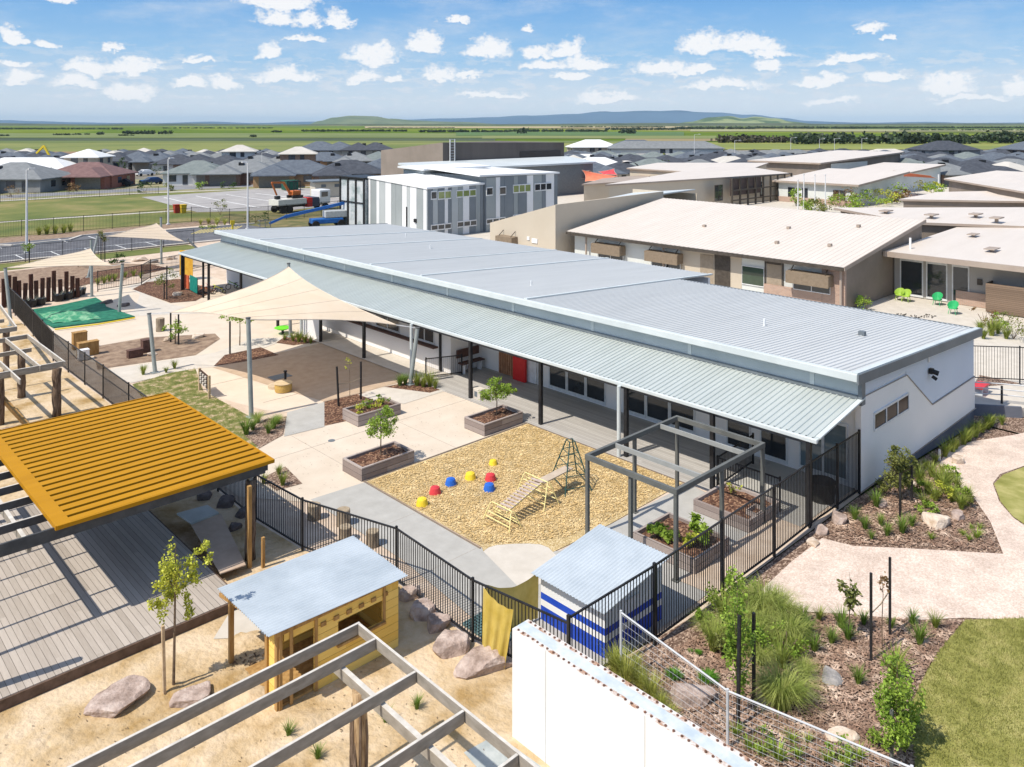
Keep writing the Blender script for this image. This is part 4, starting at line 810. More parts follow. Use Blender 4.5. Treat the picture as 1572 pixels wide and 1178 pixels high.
    if cooler:
        ca, cb_ = rnd.uniform(-w * .2, w * .2), rnd.choice((-1, 1)) * dp * .2; z = H_ + rise * .45
        vs = [tf(ca + a, cb_ + b_, zz) for zz in (z, z + .9) for a, b_ in ((-.5, -.5), (.5, -.5), (.5, .5), (-.5, .5))]
        MB().add(vs, [(0, 1, 5, 4), (1, 2, 6, 5), (2, 3, 7, 6), (3, 0, 4, 7), (4, 5, 6, 7)]).build('roof_cooler', blk, T)
    return T
A0 = 0.0; Q = math.pi / 2
house(28, 292, 15, 12, -.75, 1, 'grey', 'grey', 'grey hip-roofed house with a pale garage door at the left edge of the park', seed=1)
house(45, 277, 22, 11, -.75, 1, 'white', 'beige', 'long house with a bright white roof behind the leftmost grey one', cooler=False, porch=False)
house(138, 286, 13.5, 10, -.75, 1, 'red-brown', 'red brick', 'red-brown tiled brick house facing the park', seed=4, cooler=False)
house(136, 274, 7.5, 7, -.75, 2, 'white', 'beige', 'two-storey house with a white pyramid roof behind the red-brown tiled one', cooler=False)
house(305, 282, 12, 10, -.55, 1, 'green-grey', 'white', 'white rendered house with green-grey roof and dark blue door on the far street', seed=2)
house(375, 281, 14, 10, -.55, 1, 'grey', 'brown brick', 'brown brick house with grey roof behind the middle light pole', seed=5)
house(455, 283, 16, 11, -.55, 1, 'slate', 'tan', 'tan brick house with a wide slate roof and skylights beyond the ball court', seed=7)
house(536, 283, 14, 11, -.55, 1, 'charcoal', 'brown brick', 'charcoal-roofed brick house just left of the brown hall', seed=8)
house(458, 266, 8.5, 7, -.55, 2, 'cream', 'brown brick', 'two-storey brown house with a nearly flat cream roof', cooler=False)
house(368, 260, 8.5, 7, -.55, 2, 'cream', 'white', 'cream-roofed two-storey house rising above the grey roofs, left of centre', cooler=False)
rnd = random.Random(11)
ORD = 'first second third fourth fifth sixth seventh eighth ninth tenth eleventh twelfth thirteenth fourteenth fifteenth sixteenth seventeenth eighteenth'.split()
def row(pyb, xs, zone, tones, seed, st2=.1, rot=-.62, jit=2):
    r2 = random.Random(seed)
    for ii, px in enumerate(xs):
        st = 2 if r2.random() < st2 else 1; rc = r2.choice(tones); wc = r2.choice(['beige', 'grey', 'brown brick', 'white', 'beige', 'white', 'tan']); w = r2.uniform(9.5, 12.5)
        lab = '%s house %s from left, %s, %s roof, %s walls' % ('tall' if st == 2 else 'low', ORD[ii], zone, rc, wc)
        house(px + r2.uniform(-jit, jit), pyb + r2.uniform(-.7, .7), w, r2.uniform(8.5, 10.5), rot + r2.choice((0, 0, Q)) + r2.uniform(-.08, .08), st, rc, wc, lab, seed=seed, cooler=r2.random() < .6)
dk = ['charcoal', 'slate', 'charcoal', 'grey', 'slate', 'charcoal', 'grey', 'green-grey', 'charcoal', 'slate', 'cream']
row(272, [-20, 8, 60, 600], 'left row nearest the park', dk, 21, st2=0)
row(266, [-10, 30, 72, 105, 275, 306, 345, 398, 432], 'second left row', dk, 22, st2=0)
row(260, [-15, 22, 58, 92, 182, 212, 244, 275, 306, 338, 372, 402, 500, 545, 582], 'third left row', dk, 23, st2=0)
row(256, [0, 34, 66, 178, 206, 232, 262, 290, 320, 415, 440, 484, 516, 552, 590], 'fourth left row', dk, 24, st2=.0)
row(252, [10, 40, 160, 190, 220, 250, 282, 312, 344, 376, 410], 'last left row', dk, 26, st2=.0)
row(256, [492, 520, 548, 576], 'row left of brown hall', ['slate', 'charcoal'], 25, st2=1)
row(282, [905, 955, 1440, 1492, 1545], 'nearest right row', dk, 31, st2=0)
row(275, [880, 1000, 1075, 1140, 1232, 1284, 1336, 1390, 1445, 1500, 1555], 'second right row', dk, 32, st2=.0)
row(269, [882, 926, 975, 1024, 1070, 1118, 1166, 1214, 1262, 1310, 1358, 1406, 1454, 1502, 1550, 1596], 'third right row', dk, 33, st2=.0)
row(264, [880, 922, 966, 1010, 1052, 1096, 1140, 1184, 1228, 1270, 1314, 1356, 1400, 1444, 1488, 1532, 1576], 'fourth right row', dk, 34, st2=.05)
row(259.5, [884, 924, 964, 1004, 1044, 1084, 1124, 1164, 1204, 1244, 1284, 1324, 1364, 1404, 1444, 1484, 1524, 1564], 'fifth right row', dk, 35, st2=.05)
row(255.5, [890, 926, 1070, 1106, 1142, 1178, 1214, 1250, 1286, 1322, 1358, 1394, 1430, 1466, 1502, 1538, 1574], 'sixth right row', dk, 37, st2=.06)
row(252, [880, 1088, 1122, 1156, 1190, 1224, 1258, 1292, 1326, 1360, 1394, 1428, 1462, 1496, 1530, 1564], 'last right row', dk, 36, st2=.1)
house(1020, 252, 34, 9, -.75, 2, 'grey', 'white', 'long white two-storey townhouse row near the dry field', cooler=False)
house(1448, 256, 15, 11, -.62, 2, 'charcoal', 'grey', 'two-storey charcoal-roofed house standing above its neighbours on the right', cooler=False)
house(910, 249, 15, 10, -.62, 2, 'white', 'beige', 'white-roofed two-storey house on the edge of the far field', cooler=False)
house(975, 250, 16, 10, -.62, 2, 'slate', 'white', 'slate-roofed two-storey house beside the white townhouse row', cooler=False)
house(915, 279, 16, 12, -.62, 1, 'white', 'beige', 'house with bright white roof and solar panel behind the red shade sails', cooler=False, porch=False)
house(890, 262, 14, 8, -.62, 1, 'white', 'tan', 'small white-roofed house behind the brown hall corner', cooler=False, porch=False)
house(1212, 258, 18, 11, -.62, 1, 'grey', 'beige', 'pale grey roofed house in the middle of the right estate', cooler=False, porch=False)
house(1360, 253, 16, 10, -.62, 1, 'cream', 'beige', 'cream-roofed house among charcoal roofs on the right', cooler=False, porch=False)
# ---------------- fences ----------------
def fence(label, pts, h, step=2.4, pick=.1, group=None, zf=None, rad=.008, name='picket_fence', post=.055, m=blk, hs=None, skip_first=False, cat='fence', base=.08, railh=.04):
    zf = zf or (lambda x, y: 0.0); T = thing(name, label, cat, (pts[0][0], pts[0][1], zf(*pts[0])), group); first = True
    hh = hs or [h] * len(pts)
    for (a, b_), (h0, h1) in zip(zip(pts, pts[1:]), zip(hh, hh[1:])):
        a2, b2 = Vector(a), Vector(b_); Ln = (b2 - a2).length; n_ = max(1, round(Ln / step)); d = (b2 - a2).normalized()
        for i in range(n_ + 1):
            if i == 0 and not first: continue
            p = a2.lerp(b2, i / n_); z = zf(p.x, p.y); hp = h0 + (h1 - h0) * i / n_
            if first and skip_first: first = False; continue
            first = False
            MB().box(p.x - post / 2, p.x + post / 2, p.y - post / 2, p.y + post / 2, z - .1, z + hp + .05).build('post', m, T)
        rl = MB(); rl2 = MB(); pk = MB()
        for i in range(n_):
            p, q = a2.lerp(b2, i / n_), a2.lerp(b2, (i + 1) / n_); zp, zq = zf(p.x, p.y), zf(q.x, q.y); hp = h0 + (h1 - h0) * i / n_; hq = h0 + (h1 - h0) * (i + 1) / n_
            rl.bar((p.x, p.y, zp + hp - .02), (q.x, q.y, zq + hq - .02), .04, railh); rl2.bar((p.x, p.y, zp + base + .04), (q.x, q.y, zq + base + .04), .04, railh)
            k = max(1, round((q - p).length / pick))
            for j in range(1, k):
                t = j / k; x, y = p.lerp(q, t); z = zp + (zq - zp) * t; ht = hp + (hq - hp) * t
                pk.add([(x - rad, y - rad, z + base), (x + rad, y - rad, z + base), (x + rad, y + rad, z + base), (x - rad, y + rad, z + base),
                        (x - rad, y - rad, z + ht), (x + rad, y - rad, z + ht), (x + rad, y + rad, z + ht), (x - rad, y + rad, z + ht)], [(0, 1, 5, 4), (1, 2, 6, 5), (2, 3, 7, 6), (3, 0, 4, 7)])
        rl.build('rail', m, T); rl2.build('rail', m, T); pk.build('pickets', m, T)
    return T
fence('bent black picket fence between the sandy yard and the concrete court', [(11.95, 39.5), (11.85, 32.5), (11.72, 24.0), (11.92, 21.4), (12.93, 18.12), (12.8, 14.8), (13.22, 12.06)], 1.5, step=3.0, rad=.009)
fence('tall black picket fence along the mulch garden to the corner of the school wall', [(13.22, 12.06), (15.9, 11.72), (18.9, 11.72), (21.65, 11.72), (23.95, 11.78), (25.8, 11.75), (27.4, 11.72)], 1.9, step=3, hs=[1.62, 1.9, 1.98, 2.02, 2.02, 2.06, 2.1], rad=.009, post=.07)
fence('black picket fence running away beside the sail-shaded sand yard', [(11.95, 39.5), (11.95, 47.6), (12.75, 57.1), (13.2, 64)], 1.5, step=3, skip_first=True)
fence('black picket fence beside the car park', [(-12, 83.4), (34.0, 83.4)], 1.5, step=3, pick=.13)
fence('black picket fence between the car park and the park lawn', [(-12, 102.6), (41.5, 102.6)], 1.8, step=3.2, pick=.16)
fence('dark mesh fence in front of the ball court', [(41.5, 102.6), (44, 97), (62, 97)], 1.9, step=2.6, pick=.12)
fence('black picket fence near the street on the far side of the lawn', [(-60, 149.5), (30, 149.5), (54, 148)], 1.3, step=5, pick=.25, rad=.012)
fence('short black handrail fence at the veranda step', [(24.3, 31.6), (26.0, 30.9)], 1.0, step=3, pick=.1)
fence('black picket fence dividing the veranda end play corner', [(24.2, 12.9), (24.2, 15.2), (26.9, 15.4)], 1.1, step=2.4, pick=.1)
fence('black picket fence around the far bike corner of the veranda', [(19.3, 65), (22.6, 65.5), (24, 67.5), (31, 70)], 1.5, step=3, pick=.13)
fence('black picket fence right of the school near the terrace plants', [(42.9, 15.5), (45.2, 11.5), (46.5, 8)], 1.7, step=3.5, pick=.12, zf=lambda x, y: hz(x, y) + .35)
# white wall with two rows of bolts on top
WW = thing('site_wall', 'tall plain white wall with rows of rusty bolts along its top, beside the wire fence', 'wall', (11.6, 9, 0))
MB().box(11.4, 11.86, 4.4, 11.95, -.1, 2.2).build('panel', mat('bright_white_panel', (.74, .74, .735), (.79, .79, .785), scale=.5, rough=.7), WW)
b1 = MB(); y = 11.82
rst = mat('rust', (.06, .03, .02), (.24, .12, .08), scale=30, rough=.9)
rnd = random.Random(5)
while y > 4.5:
    for X in (11.45, 11.80): b1.tube([(X, y, 2.195), (X, y, 2.222)], .025, 6)
    y -= .135 + (.03 if rnd.random() < .3 else 0)
b1.build('bolt_row', rst, WW)
for k in range(3): MB().box(11.394, 11.4, 11.0 - k * 2.4, 11.012 - k * 2.4, -.1, 2.2).build('panel_joint', mat('joint_grey', (.5, .5, .49)), WW)
m_ = MB(); m_.box(11.405, 11.5, 4.4, 11.94, 2.2, 2.204); m_.box(11.75, 11.855, 4.4, 11.94, 2.2, 2.204); m_.build('top_flange', mat('rust_stained_cream', (.40, .24, .16), (.66, .62, .58), scale=5, contrast=(.38, .52)), WW)
m_ = MB(); m_.box(11.5, 11.75, 4.4, 11.94, 2.2, 2.207); m_.build('top_channel', mat('pale_blue_channel', (.42, .49, .54), (.60, .63, .64), scale=3), WW)
# galvanised wire fence
galv = mat('galvanised', (.55, .56, .57), rough=.4)
WF = thing('wire_fence', 'galvanised tube and wire mesh fence running down to the bottom right corner', 'fence', (14.3, 11.5, 0))
wp = [(14.35, 11.5), (14.3, 8.75), (14.9, 5.45), (15.3, 3.2)]; wh = [1.5, 1.15, 1.18, 1.2]
for p, h in zip(wp, wh): MB().tube([(p[0], p[1], -.1), (p[0], p[1], h + .04)], .03, 8).build('post', galv, WF)
m_ = MB(); wm_ = MB()
for a, b_, ha, hb in zip(wp, wp[1:], wh, wh[1:]):
    m_.tube([(a[0], a[1], ha), (b_[0], b_[1], hb)], .02, 8)
    for k in range(9): wm_.bar((a[0], a[1], .1 + k * (ha - .15) / 8), (b_[0], b_[1], .1 + k * (hb - .15) / 8), .004, .004)
    Ln = math.hypot(b_[0] - a[0], b_[1] - a[1]); n_ = int(Ln / .1)
    for k in range(n_):
        t = k / n_; x, y = a[0] + (b_[0] - a[0]) * t, a[1] + (b_[1] - a[1]) * t; wm_.bar((x, y, .1), (x, y, ha + (hb - ha) * t - .03), .0022, .0022)
m_.build('rail', galv, WF); wm_.build('wire_mesh', galv, WF)
# ramp handrail right of the school
RH = thing('ramp_handrail', 'grey steel double handrail of the ramp right of the school', 'handrail', (42, 11.5, -.5))
pr = [(39.6, 14.2), (41.6, 11.3), (43.4, 7.5)]
m_ = MB()
for a, b_ in zip(pr, pr[1:]):
    for z in (.95, .7, .45): m_.tube([(a[0], a[1], z - .3), (b_[0], b_[1], z - .3)], .03, 6)
m_.build('rail', galv, RH)
for p in (pr[1], (42.5, 9.4), pr[2]): MB().box(p[0] - .04, p[0] + .04, p[1] - .04, p[1] + .04, -.7, .55).build('post', blk, RH)
RP = thing('ramp', 'concrete ramp with grey retaining edge right of the school', 'ramp', (42, 12, -.6))
MB().prism([(39.5, 13.2), (41.4, 10.6), (46, 8), (48, 10), (43, 13), (40.4, 15.4)], -.7, lambda x, y: -.25).build('slab', creamB, RP)
MB().bar((39.45, 13.3, -.42), (41.5, 10.5, -.42), .12, .5).build('retaining_edge', blu_grey, RP)
for i, p in enumerate(((41.0, 13.6), (42.4, 12.4))):
    T = thing('bench', ['red plastic bench seat nearer the school corner', 'red plastic bench seat beside the dark fence right of the school'][i], 'bench', (p[0], p[1], -.2), 'red benches by the ramp')
    MB().box(p[0] - .6, p[0] + .5, p[1] - .25, p[1] + .25, .12, .2).build('seat', mat('red_plastic', (.55, .03, .04), (.65, .05, .06), rough=.4), T)
    for q in (-.45, .4): MB().box(p[0] + q, p[0] + q + .06, p[1] - .2, p[1] + .2, -.3, .12).build('leg', alu, T)
# ---------------- lamps and poles ----------------
pole = mat('white_steel_pole', (.62, .62, .62), (.68, .68, .68), rough=.5)
def lamp_pole(x, y, h, label, group='street lamps', arm=1.2, dirx=1, r=.1):
    T = thing('street_lamp', label, 'street lamp', (x, y, 0), group); MB().tube([(x, y, 0), (x, y, h * .5), (x, y, h)], [r * 1.2, r, r * .7], 8).build('pole', pole, T)
    MB().box(x - .2, x + .2, y - .2, y + .2, 0, .12).build('base_plate', pole, T)
    o = MB(); o.bar((x, y, h), (x + arm * dirx * RT[0], y + arm * dirx * RT[1], h + .12), .08, .06).build('arm', pole, T)
    e_ = (x + arm * dirx * RT[0], y + arm * dirx * RT[1]); MB().box(e_[0] - .3, e_[0] + .3, e_[1] - .15, e_[1] + .15, h + .06, h + .2).build('lamp_head', pole, T); return T
lamp_pole(20.1, 89.25, 8.0, 'tall white light pole at the left end of the car park', arm=.5)
lamp_pole(38.35, 101.9, 8.1, 'tall white light pole at the back of the car park', arm=.4)
lamp_pole(43.5, 91.0, 7.8, 'tall white light pole nearest the school roof corner', arm=-.4)
for px, py, ph, lab in ((1128, 256, 216, 'street lamp left of the dark tree belt'), (1214, 254, 212, 'street lamp standing over the right estate, left of a pair'), (1258, 252, 214, 'street lamp with a long arm over the right estate'), (1281, 252, 213, 'upright street lamp right of the long-armed one'), (1066, 256, 207, 'thin street lamp in front of the dry field'), (402, 270, 235, 'street lamp behind the cream-roofed house'), (1323, 252, 213, 'street lamp near the tree belt, far right'), (886, 280, 246, 'street lamp in front of the red shade sails'), (940, 268, 238, 'street lamp above the white solar roof'), (118, 262, 240, 'small street lamp left of the white pyramid roof')):
    x, y, _ = G(px, py); d = x * FW[0] + y * FW[1]; lamp_pole(x, y, CAMH - (ph - 190) * d / FPX, lab, arm=1.6, r=.07)
for i, (px, pt) in enumerate(((1225, 277), (1234, 268), (1251, 269), (1267, 269))):
    x, y, _ = G(px, 322); d = x * FW[0] + y * FW[1]; h = CAMH - (pt - 190) * d / FPX
    T = thing('flagpole', 'white courtyard flagpole, %s of the four from the left' % ['first and shortest', 'second', 'third', 'fourth'][i], 'flagpole', (x, y, 0), 'flagpoles of the courtyard')
    MB().tube([(x, y, 0), (x, y, h)], [.11, .07], 8).build('pole', pole, T); MB().tube([(x, y, h), (x, y, h + .1)], .14, 8).build('finial', pole, T)
# ---------------- shade sails ----------------
sailm = mat('cream_shade_cloth', (.80, .66, .49), (.84, .70, .54), scale=.6, rough=.85, spec=.1)
def sailize(m, tr=.22, tp=.07):
    if m.get('cloth'): return
    m['cloth'] = 1
    nt = m.node_tree; N = nt.nodes; L = nt.links; b = N['Principled BSDF']; src = b.inputs['Base Color'].links[0].from_socket; o = N['Material Output']
    t = N.new('ShaderNodeBsdfTranslucent'); L.new(src, t.inputs[0]); x = N.new('ShaderNodeMixShader'); x.inputs[0].default_value = tr; L.new(b.outputs[0], x.inputs[1]); L.new(t.outputs[0], x.inputs[2])
    q = N.new('ShaderNodeBsdfTransparent'); x2 = N.new('ShaderNodeMixShader'); x2.inputs[0].default_value = tp; L.new(x.outputs[0], x2.inputs[1]); L.new(q.outputs[0], x2.inputs[2]); L.new(x2.outputs[0], o.inputs[0])
sailize(sailm)
redsail = mat('red_shade_cloth', (.5, .05, .07), (.58, .09, .1), scale=1); orsail = mat('orange_shade_cloth', (.68, .17, .09), (.75, .22, .12), scale=1)
def sail(label, cs, m, sag=.09, n=20, cat='shade sail', rope=()):
    """hypar cloth between four (or three) corners with hollow edges"""
    cs = [Vector(c) for c in cs]
    if len(cs) == 3: cs = [cs[0], cs[1], cs[2], (cs[2] + cs[0]) / 2 * .999 + cs[1] * .001]
    c0 = sum(cs, Vector()) / 4; T = thing('shade_sail', label, cat, (c0.x, c0.y, 0)); vs = []; fs = []
    def B(u, v): return (cs[0] * (1 - u) + cs[1] * u) * (1 - v) + (cs[3] * (1 - u) + cs[2] * u) * v
    for i in range(n + 1):
        for j in range(n + 1):
            u, v = i / n, j / n; p = B(u, v)
            eu = 4 * u * (1 - u); ev = 4 * v * (1 - v); cu = (1 - 2 * u); cv = (1 - 2 * v)
            # edges bow inwards
            tov = (B(u, .5) - p) * (eu * sag * abs(cv) * 1.6); tou = (B(.5, v) - p) * (ev * sag * abs(cu) * 1.6)
            vs.append(p + tov + tou)
    for i in range(n):
        for j in range(n): a = i * (n + 1) + j; fs.append((a, a + n + 1, a + n + 2, a + 1))
    MB().add(vs, fs).build('cloth', m, T, smooth=True)
    if n > 10:
        for k in (4, 8, 12, 16):
            MB().tube([vs[k * (n + 1) + j] + Vector((0, 0, .006)) for j in range(n + 1)], .008, 4).build('seam', mat('sail_hem', (.62, .53, .43)), T)
    idx = [i * (n + 1) for i in range(n + 1)] + [n * (n + 1) + j for j in range(n + 1)] + [i * (n + 1) + n for i in range(n, -1, -1)] + [j for j in range(n, -1, -1)]
    pts_ = [vs[i] for i in idx]; pts_ = [p for k, p in enumerate(pts_) if k == 0 or (p - pts_[k - 1]).length > .01]
    MB().tube(pts_, .022, 5).build('hem', mat('sail_hem', (.55, .47, .38)), T)
    if rope:
        m_ = MB()
        for a, b_ in rope: m_.bar(a, b_, .03, .03)
        m_.build('tension_cable', galv, T)
    return T
gpole = mat('grey_green_pole', (.26, .29, .28), (.33, .36, .35), scale=2, rough=.5)
def sail_post(label, base, top, r=.1, base_plate=True):
    T = thing('sail_post', label, 'post', (base[0], base[1], 0), 'posts of the shade sails'); MB().tube([base, top], [r, r * .95], 12).build('pole', gpole, T)
    tv = Vector(top); d = (tv - Vector(base)).normalized(); MB().tube([tv, tv + d * .04], r * 1.1, 12).build('cap', mat('post_cap', (.1, .1, .1)), T)
    MB().box(base[0] - .18, base[0] + .18, base[1] - .18, base[1] + .18, -.03, .02).build('base_plate', gpole, T); return T
pA = (23.38, 43.36, 0); tA = at_plane(443, 405, Y=43.3); pC = (15.78, 32.66, 0); tC = at_plane(381, 489, Y=32.7)
pB = (23.27, 31.48, 0); tB = at_plane(641, 504, Y=31.2); pD = (15.09, 41.81, 0); tD = at_plane(229, 482, Y=42.2)
sA = G(443, 410, tA[2] - .1); sC = at_plane(386, 491, Y=32.85); sB = at_plane(608, 499, Y=32.0); sD = at_plane(262, 480, Y=41.2)
sail_post('grey post rising through the apex of the big cream sail', pA, tA); sail_post('tall grey post at the near corner of the big cream sail', pC, tC)
sail_post('short leaning grey post at the veranda, holding the right tip of the big sail', pB, tB); sail_post('leaning grey post left of the big sail beside the dirt patch', pD, tD)
sail('big cream shade sail over the concrete court beside the veranda', [(tA[0] - .1, tA[1] - .2, tA[2] - .15), sB, sC, sD], sailm, rope=[(sB, tB), (sD, tD)])
b2 = (18.43, 63.43, 0); t2 = at_plane(140, 368, Y=63.5); b2r = (18.16, 56.71, 0); t2r = at_plane(188, 406, Y=56.4); b2l = (12.14, 57.67, 0); t2l = at_plane(8, 412, Y=58.2)
sail_post('grey post behind the second cream sail', b2, t2); sail_post('leaning grey post at the green mat, right of the second sail', b2r, t2r); sail_post('leaning grey post at the left edge beside the dark totems', b2l, t2l)
sail('cream shade sail over the green mat and dark totem poles', [(t2[0] - .3, t2[1] - .8, at_plane(127, 383, Y=t2[1] - .8)[2]), at_plane(172, 408, Y=57.2), at_plane(6, 412, Y=58.4)], sailm, sag=.07, rope=[(at_plane(172, 408, Y=57.2), t2r)])
b3 = (27.22, 73.89, 0); t3 = at_plane(247, 334, Y=74); sail_post('grey post behind the third cream sail', b3, t3)
b3l = G(143, 448, 0); b3l = (20.5, 71.5, 0); t3l = at_plane(150, 362, Y=71.5); sail_post('grey post at the left end of the third cream sail', b3l, t3l)
b3r = (30.5, 70.5, 0); t3r = at_plane(288, 368, Y=70.5); sail_post('grey post at the right end of the third cream sail', b3r, t3r)
sail('farthest cream shade sail beside the car park fence', [at_plane(240, 343, Y=73.2), at_plane(283, 371, Y=70.6), at_plane(160, 363, Y=71.3)], sailm, sag=.07)
# red sails far away
f1 = lambda px, py, z: G(px, py, z)
sail('dark red shade sail on the left of the orange one, far behind the white roof', [f1(853, 266, 3.0), f1(905, 262, 4.2), f1(935, 272, 3.0), f1(890, 275, 2.6)], redsail, n=8)
sail('orange shade sail in front of the dark red ones', [f1(893, 261, 4.6), f1(950, 271, 3.2), f1(930, 278, 3.0), f1(898, 279, 2.6)], orsail, n=8)
sail('dark red shade sail behind the orange one', [f1(943, 259, 4.4), f1(948, 269, 3.4), f1(925, 268, 3.2), f1(918, 264, 3.4)], redsail, n=8)
sail('long orange-red shade sail beyond the courtyard planting', [f1(1371, 262, 4.6), f1(1430, 270, 3.5), f1(1440, 274, 3.0), f1(1385, 271, 3.0)], orsail, n=8)
for i, (px, pb, pt) in enumerate(((1412, 289, 265), (1441, 298, 268))):
    x, y, _ = G(px, pb); T = thing('sail_post', ['white post left of the pair beyond the courtyard planting', 'white post right of the pair, beside the white clerestory'][i], 'post', (x, y, 0), 'white sail posts'); d = x * FW[0] + y * FW[1]
    MB().tube([(x, y, 0), (x, y, CAMH - (pt - 190) * d / FPX)], .14, 8).build('pole', pole, T)
# ---------------- steel pergola by the kitchen garden ----------------
stl = mat('grey_green_steel', (.105, .108, .10), (.14, .143, .132), scale=2, rough=.5)
PG = thing('steel_pergola', 'open grey steel pergola frame over the raised garden beds', 'pergola', (20.9, 14.5, 0))
px0, px1, py0, py1, pz = 18.55, 23.2, 12.95, 16.15, 2.5
for (x, y) in ((px0, py0), (px1, py0), (px0, py1), (px1, py1), (20.85, py0), (20.85, py1), (18.6, 14.55)):
    MB().box(x - .05, x + .05, y - .05, y + .05, 0, pz - .14).build('post', stl, PG); MB().box(x - .1, x + .1, y - .1, y + .1, -.01, .015).build('base_plate', stl, PG)
m_ = MB(); m_.box(px0 - .06, px1 + .06, py0 - .06, py0 + .04, pz - .15, pz); m_.box(px0 - .06, px1 + .06, py1 - .04, py1 + .06, pz - .15, pz); m_.box(px0 - .06, px0 + .04, py0 + .04, py1 - .04, pz - .15, pz); m_.box(px1 - .04, px1 + .06, py0 + .04, py1 - .04, pz - .15, pz); m_.build('frame', stl, PG)
each('cross_beam', mat('light_grey_beam', (.27, .275, .26), (.32, .325, .31), scale=2), PG, [(x - .03, x + .03, py0 + .04, py1 - .04, pz - .15, pz - .01) for x in (19.85, 22.2)])
# ---------------- raised garden beds ----------------
slp = boards('weathered_sleeper', (.24, .19, .17), (.42, .36, .325), .2, 'Z', .06, dark=.45)
def planter(x0, x1, y0, y1, h, label, t=.09, soil=mulch2, mt=slp, rot=0):
    T = thing('planter_box', label, 'planter', ((x0 + x1) / 2, (y0 + y1) / 2, 0), 'timber planter boxes')
    MB().box(x0, x1, y0, y0 + t, -.02, h).build('long_side', mt, T, bevel=.006); MB().box(x0, x1, y1 - t, y1, -.02, h).build('long_side', mt, T, bevel=.006)
    MB().box(x0, x0 + t, y0 + t, y1 - t, -.02, h).build('end', mt, T, bevel=.006); MB().box(x1 - t, x1, y0 + t, y1 - t, -.02, h).build('end', mt, T, bevel=.006)
    m_ = MB()
    n1, n2 = 14, 10; vs = []; r2 = random.Random(int(x0 * 10))
    for i in range(n1 + 1):
        for j in range(n2 + 1):
            u, v = i / n1, j / n2; vs.append((x0 + t + (x1 - x0 - 2 * t) * u, y0 + t + (y1 - y0 - 2 * t) * v, h - .12 + r2.uniform(-.02, .04) + .05 * math.sin(3.14 * u) * math.sin(3.14 * v)))
    m_.add(vs, [(i * (n2 + 1) + j, (i + 1) * (n2 + 1) + j, (i + 1) * (n2 + 1) + j + 1, i * (n2 + 1) + j + 1) for i in range(n1) for j in range(n2)]).build('soil', soil, T); return T
planter(15.72, 18.0, 24.1, 25.35, .45, 'weathered timber planter box with a leafy sapling, nearest the sandpit corner and log stools')
planter(21.55, 23.7, 24.2, 25.45, .45, 'weathered timber planter box with a round sapling, beside the veranda post')
planter(18.45, 20.6, 28.55, 29.75, .45, 'timber planter box full of low yellow-green herbs, behind the other two')
planter(19.15, 20.95, 12.75, 14.9, .4, 'timber planter box with leafy vegetables under the steel pergola')
planter(22.3, 24.2, 12.9, 14.9, .36, 'timber planter box of bare bark beside the veranda corner')
# ---------------- stepping pods ----------------
pods = [(648, 775, 'yellow', 'yellow stepping pod at the near left end of the curved row'), (668, 757, 'red', 'red stepping pod next to the nearest yellow one'), (692, 744, 'blue', 'blue stepping pod left of the middle yellow one'), (722, 735, 'yellow', 'yellow stepping pod in the middle of the row'),
        (751, 752, 'blue', 'blue stepping pod at the right, in front of the red one'), (753, 737, 'red', 'red stepping pod right of the middle yellow one'), (757, 713, 'yellow', 'small yellow stepping pod farthest back in the sandpit')]
pc = {'yellow': mat('yellow_rubber', (.75, .55, .03), (.85, .63, .05), rough=.45), 'red': mat('red_rubber', (.55, .04, .05), (.65, .06, .07), rough=.45), 'blue': mat('blue_rubber', (.02, .11, .48), (.03, .15, .58), rough=.45)}
for px, py, c, lab in pods:
    x, y, _ = G(px, py); T = thing('stepping_pod', lab, 'stepping stone', (x, y, 0), 'stepping pods in the sandpit'); k = .78 if py == 713 else 1
    MB().tube([(x, y, -.02), (x, y, .03), (x, y, .16 * k), (x, y, .2 * k), (x, y, .21 * k)], [.21 * k, .2 * k, .165 * k, .15 * k, .12 * k], 18).build('dome', pc[c], T)
    MB().tube([(x, y, .2 * k), (x, y, .222 * k)], [.11 * k, .1 * k], 14).build('grip_top', pc[c], T)
# ---------------- climbing frames ----------------
yb = mat('yellow_steel', (.76, .66, .28), (.84, .74, .36), rough=.45, scale=4); gs = mat('dark_green_steel', (.015, .06, .055), (.03, .09, .08), rough=.45, scale=4); tan = mat('tan_board', (.45, .36, .27), (.55, .45, .35), scale=3); wood = mat('grey_ladder_wood', (.42, .32, .27), (.55, .45, .38), scale=6)
def trestle(c, ang, wdt, h, spread, label, m, bars=3):
    cx_, cy_ = c; T = thing('climbing_trestle', label, 'climbing frame', (cx_, cy_, 0), 'yellow climbing trestles'); ca, sa = math.cos(ang), math.sin(ang)
    P = lambda a, b_, z: (cx_ + a * ca - b_ * sa, cy_ + a * sa + b_ * ca, z)
    for s_ in (-1, 1):
        f_ = MB(); f_.tube([P(-wdt / 2 - .05, s_ * spread, 0), P(-wdt / 2 + .07, s_ * .07, h * .93), P(-wdt / 2 + .1, 0, h), P(wdt / 2 - .1, 0, h), P(wdt / 2 - .07, s_ * .07, h * .93), P(wdt / 2 + .05, s_ * spread, 0)], .017, 8); f_.build('side_frame', m, T)
        r_ = MB()
        for k in range(bars):
            z = h * (.25 + .25 * k); o_ = s_ * spread * (1 - z / h); r_.tube([P(-wdt / 2 - .03 + .1 * z / h, o_, z), P(wdt / 2 + .03 - .1 * z / h, o_, z)], .015, 6)
        r_.build('rung', m, T)
    return T
c1 = G(770, 795); c2 = G(822, 765); c3 = G(873, 748)
axd = math.atan2(c2[1] - c1[1], c2[0] - c1[0])
trestle((17.25, 18.55), -math.pi / 2, 1.1, .52, .26, 'low yellow tube trestle at the bottom of the ladder', yb, 2)
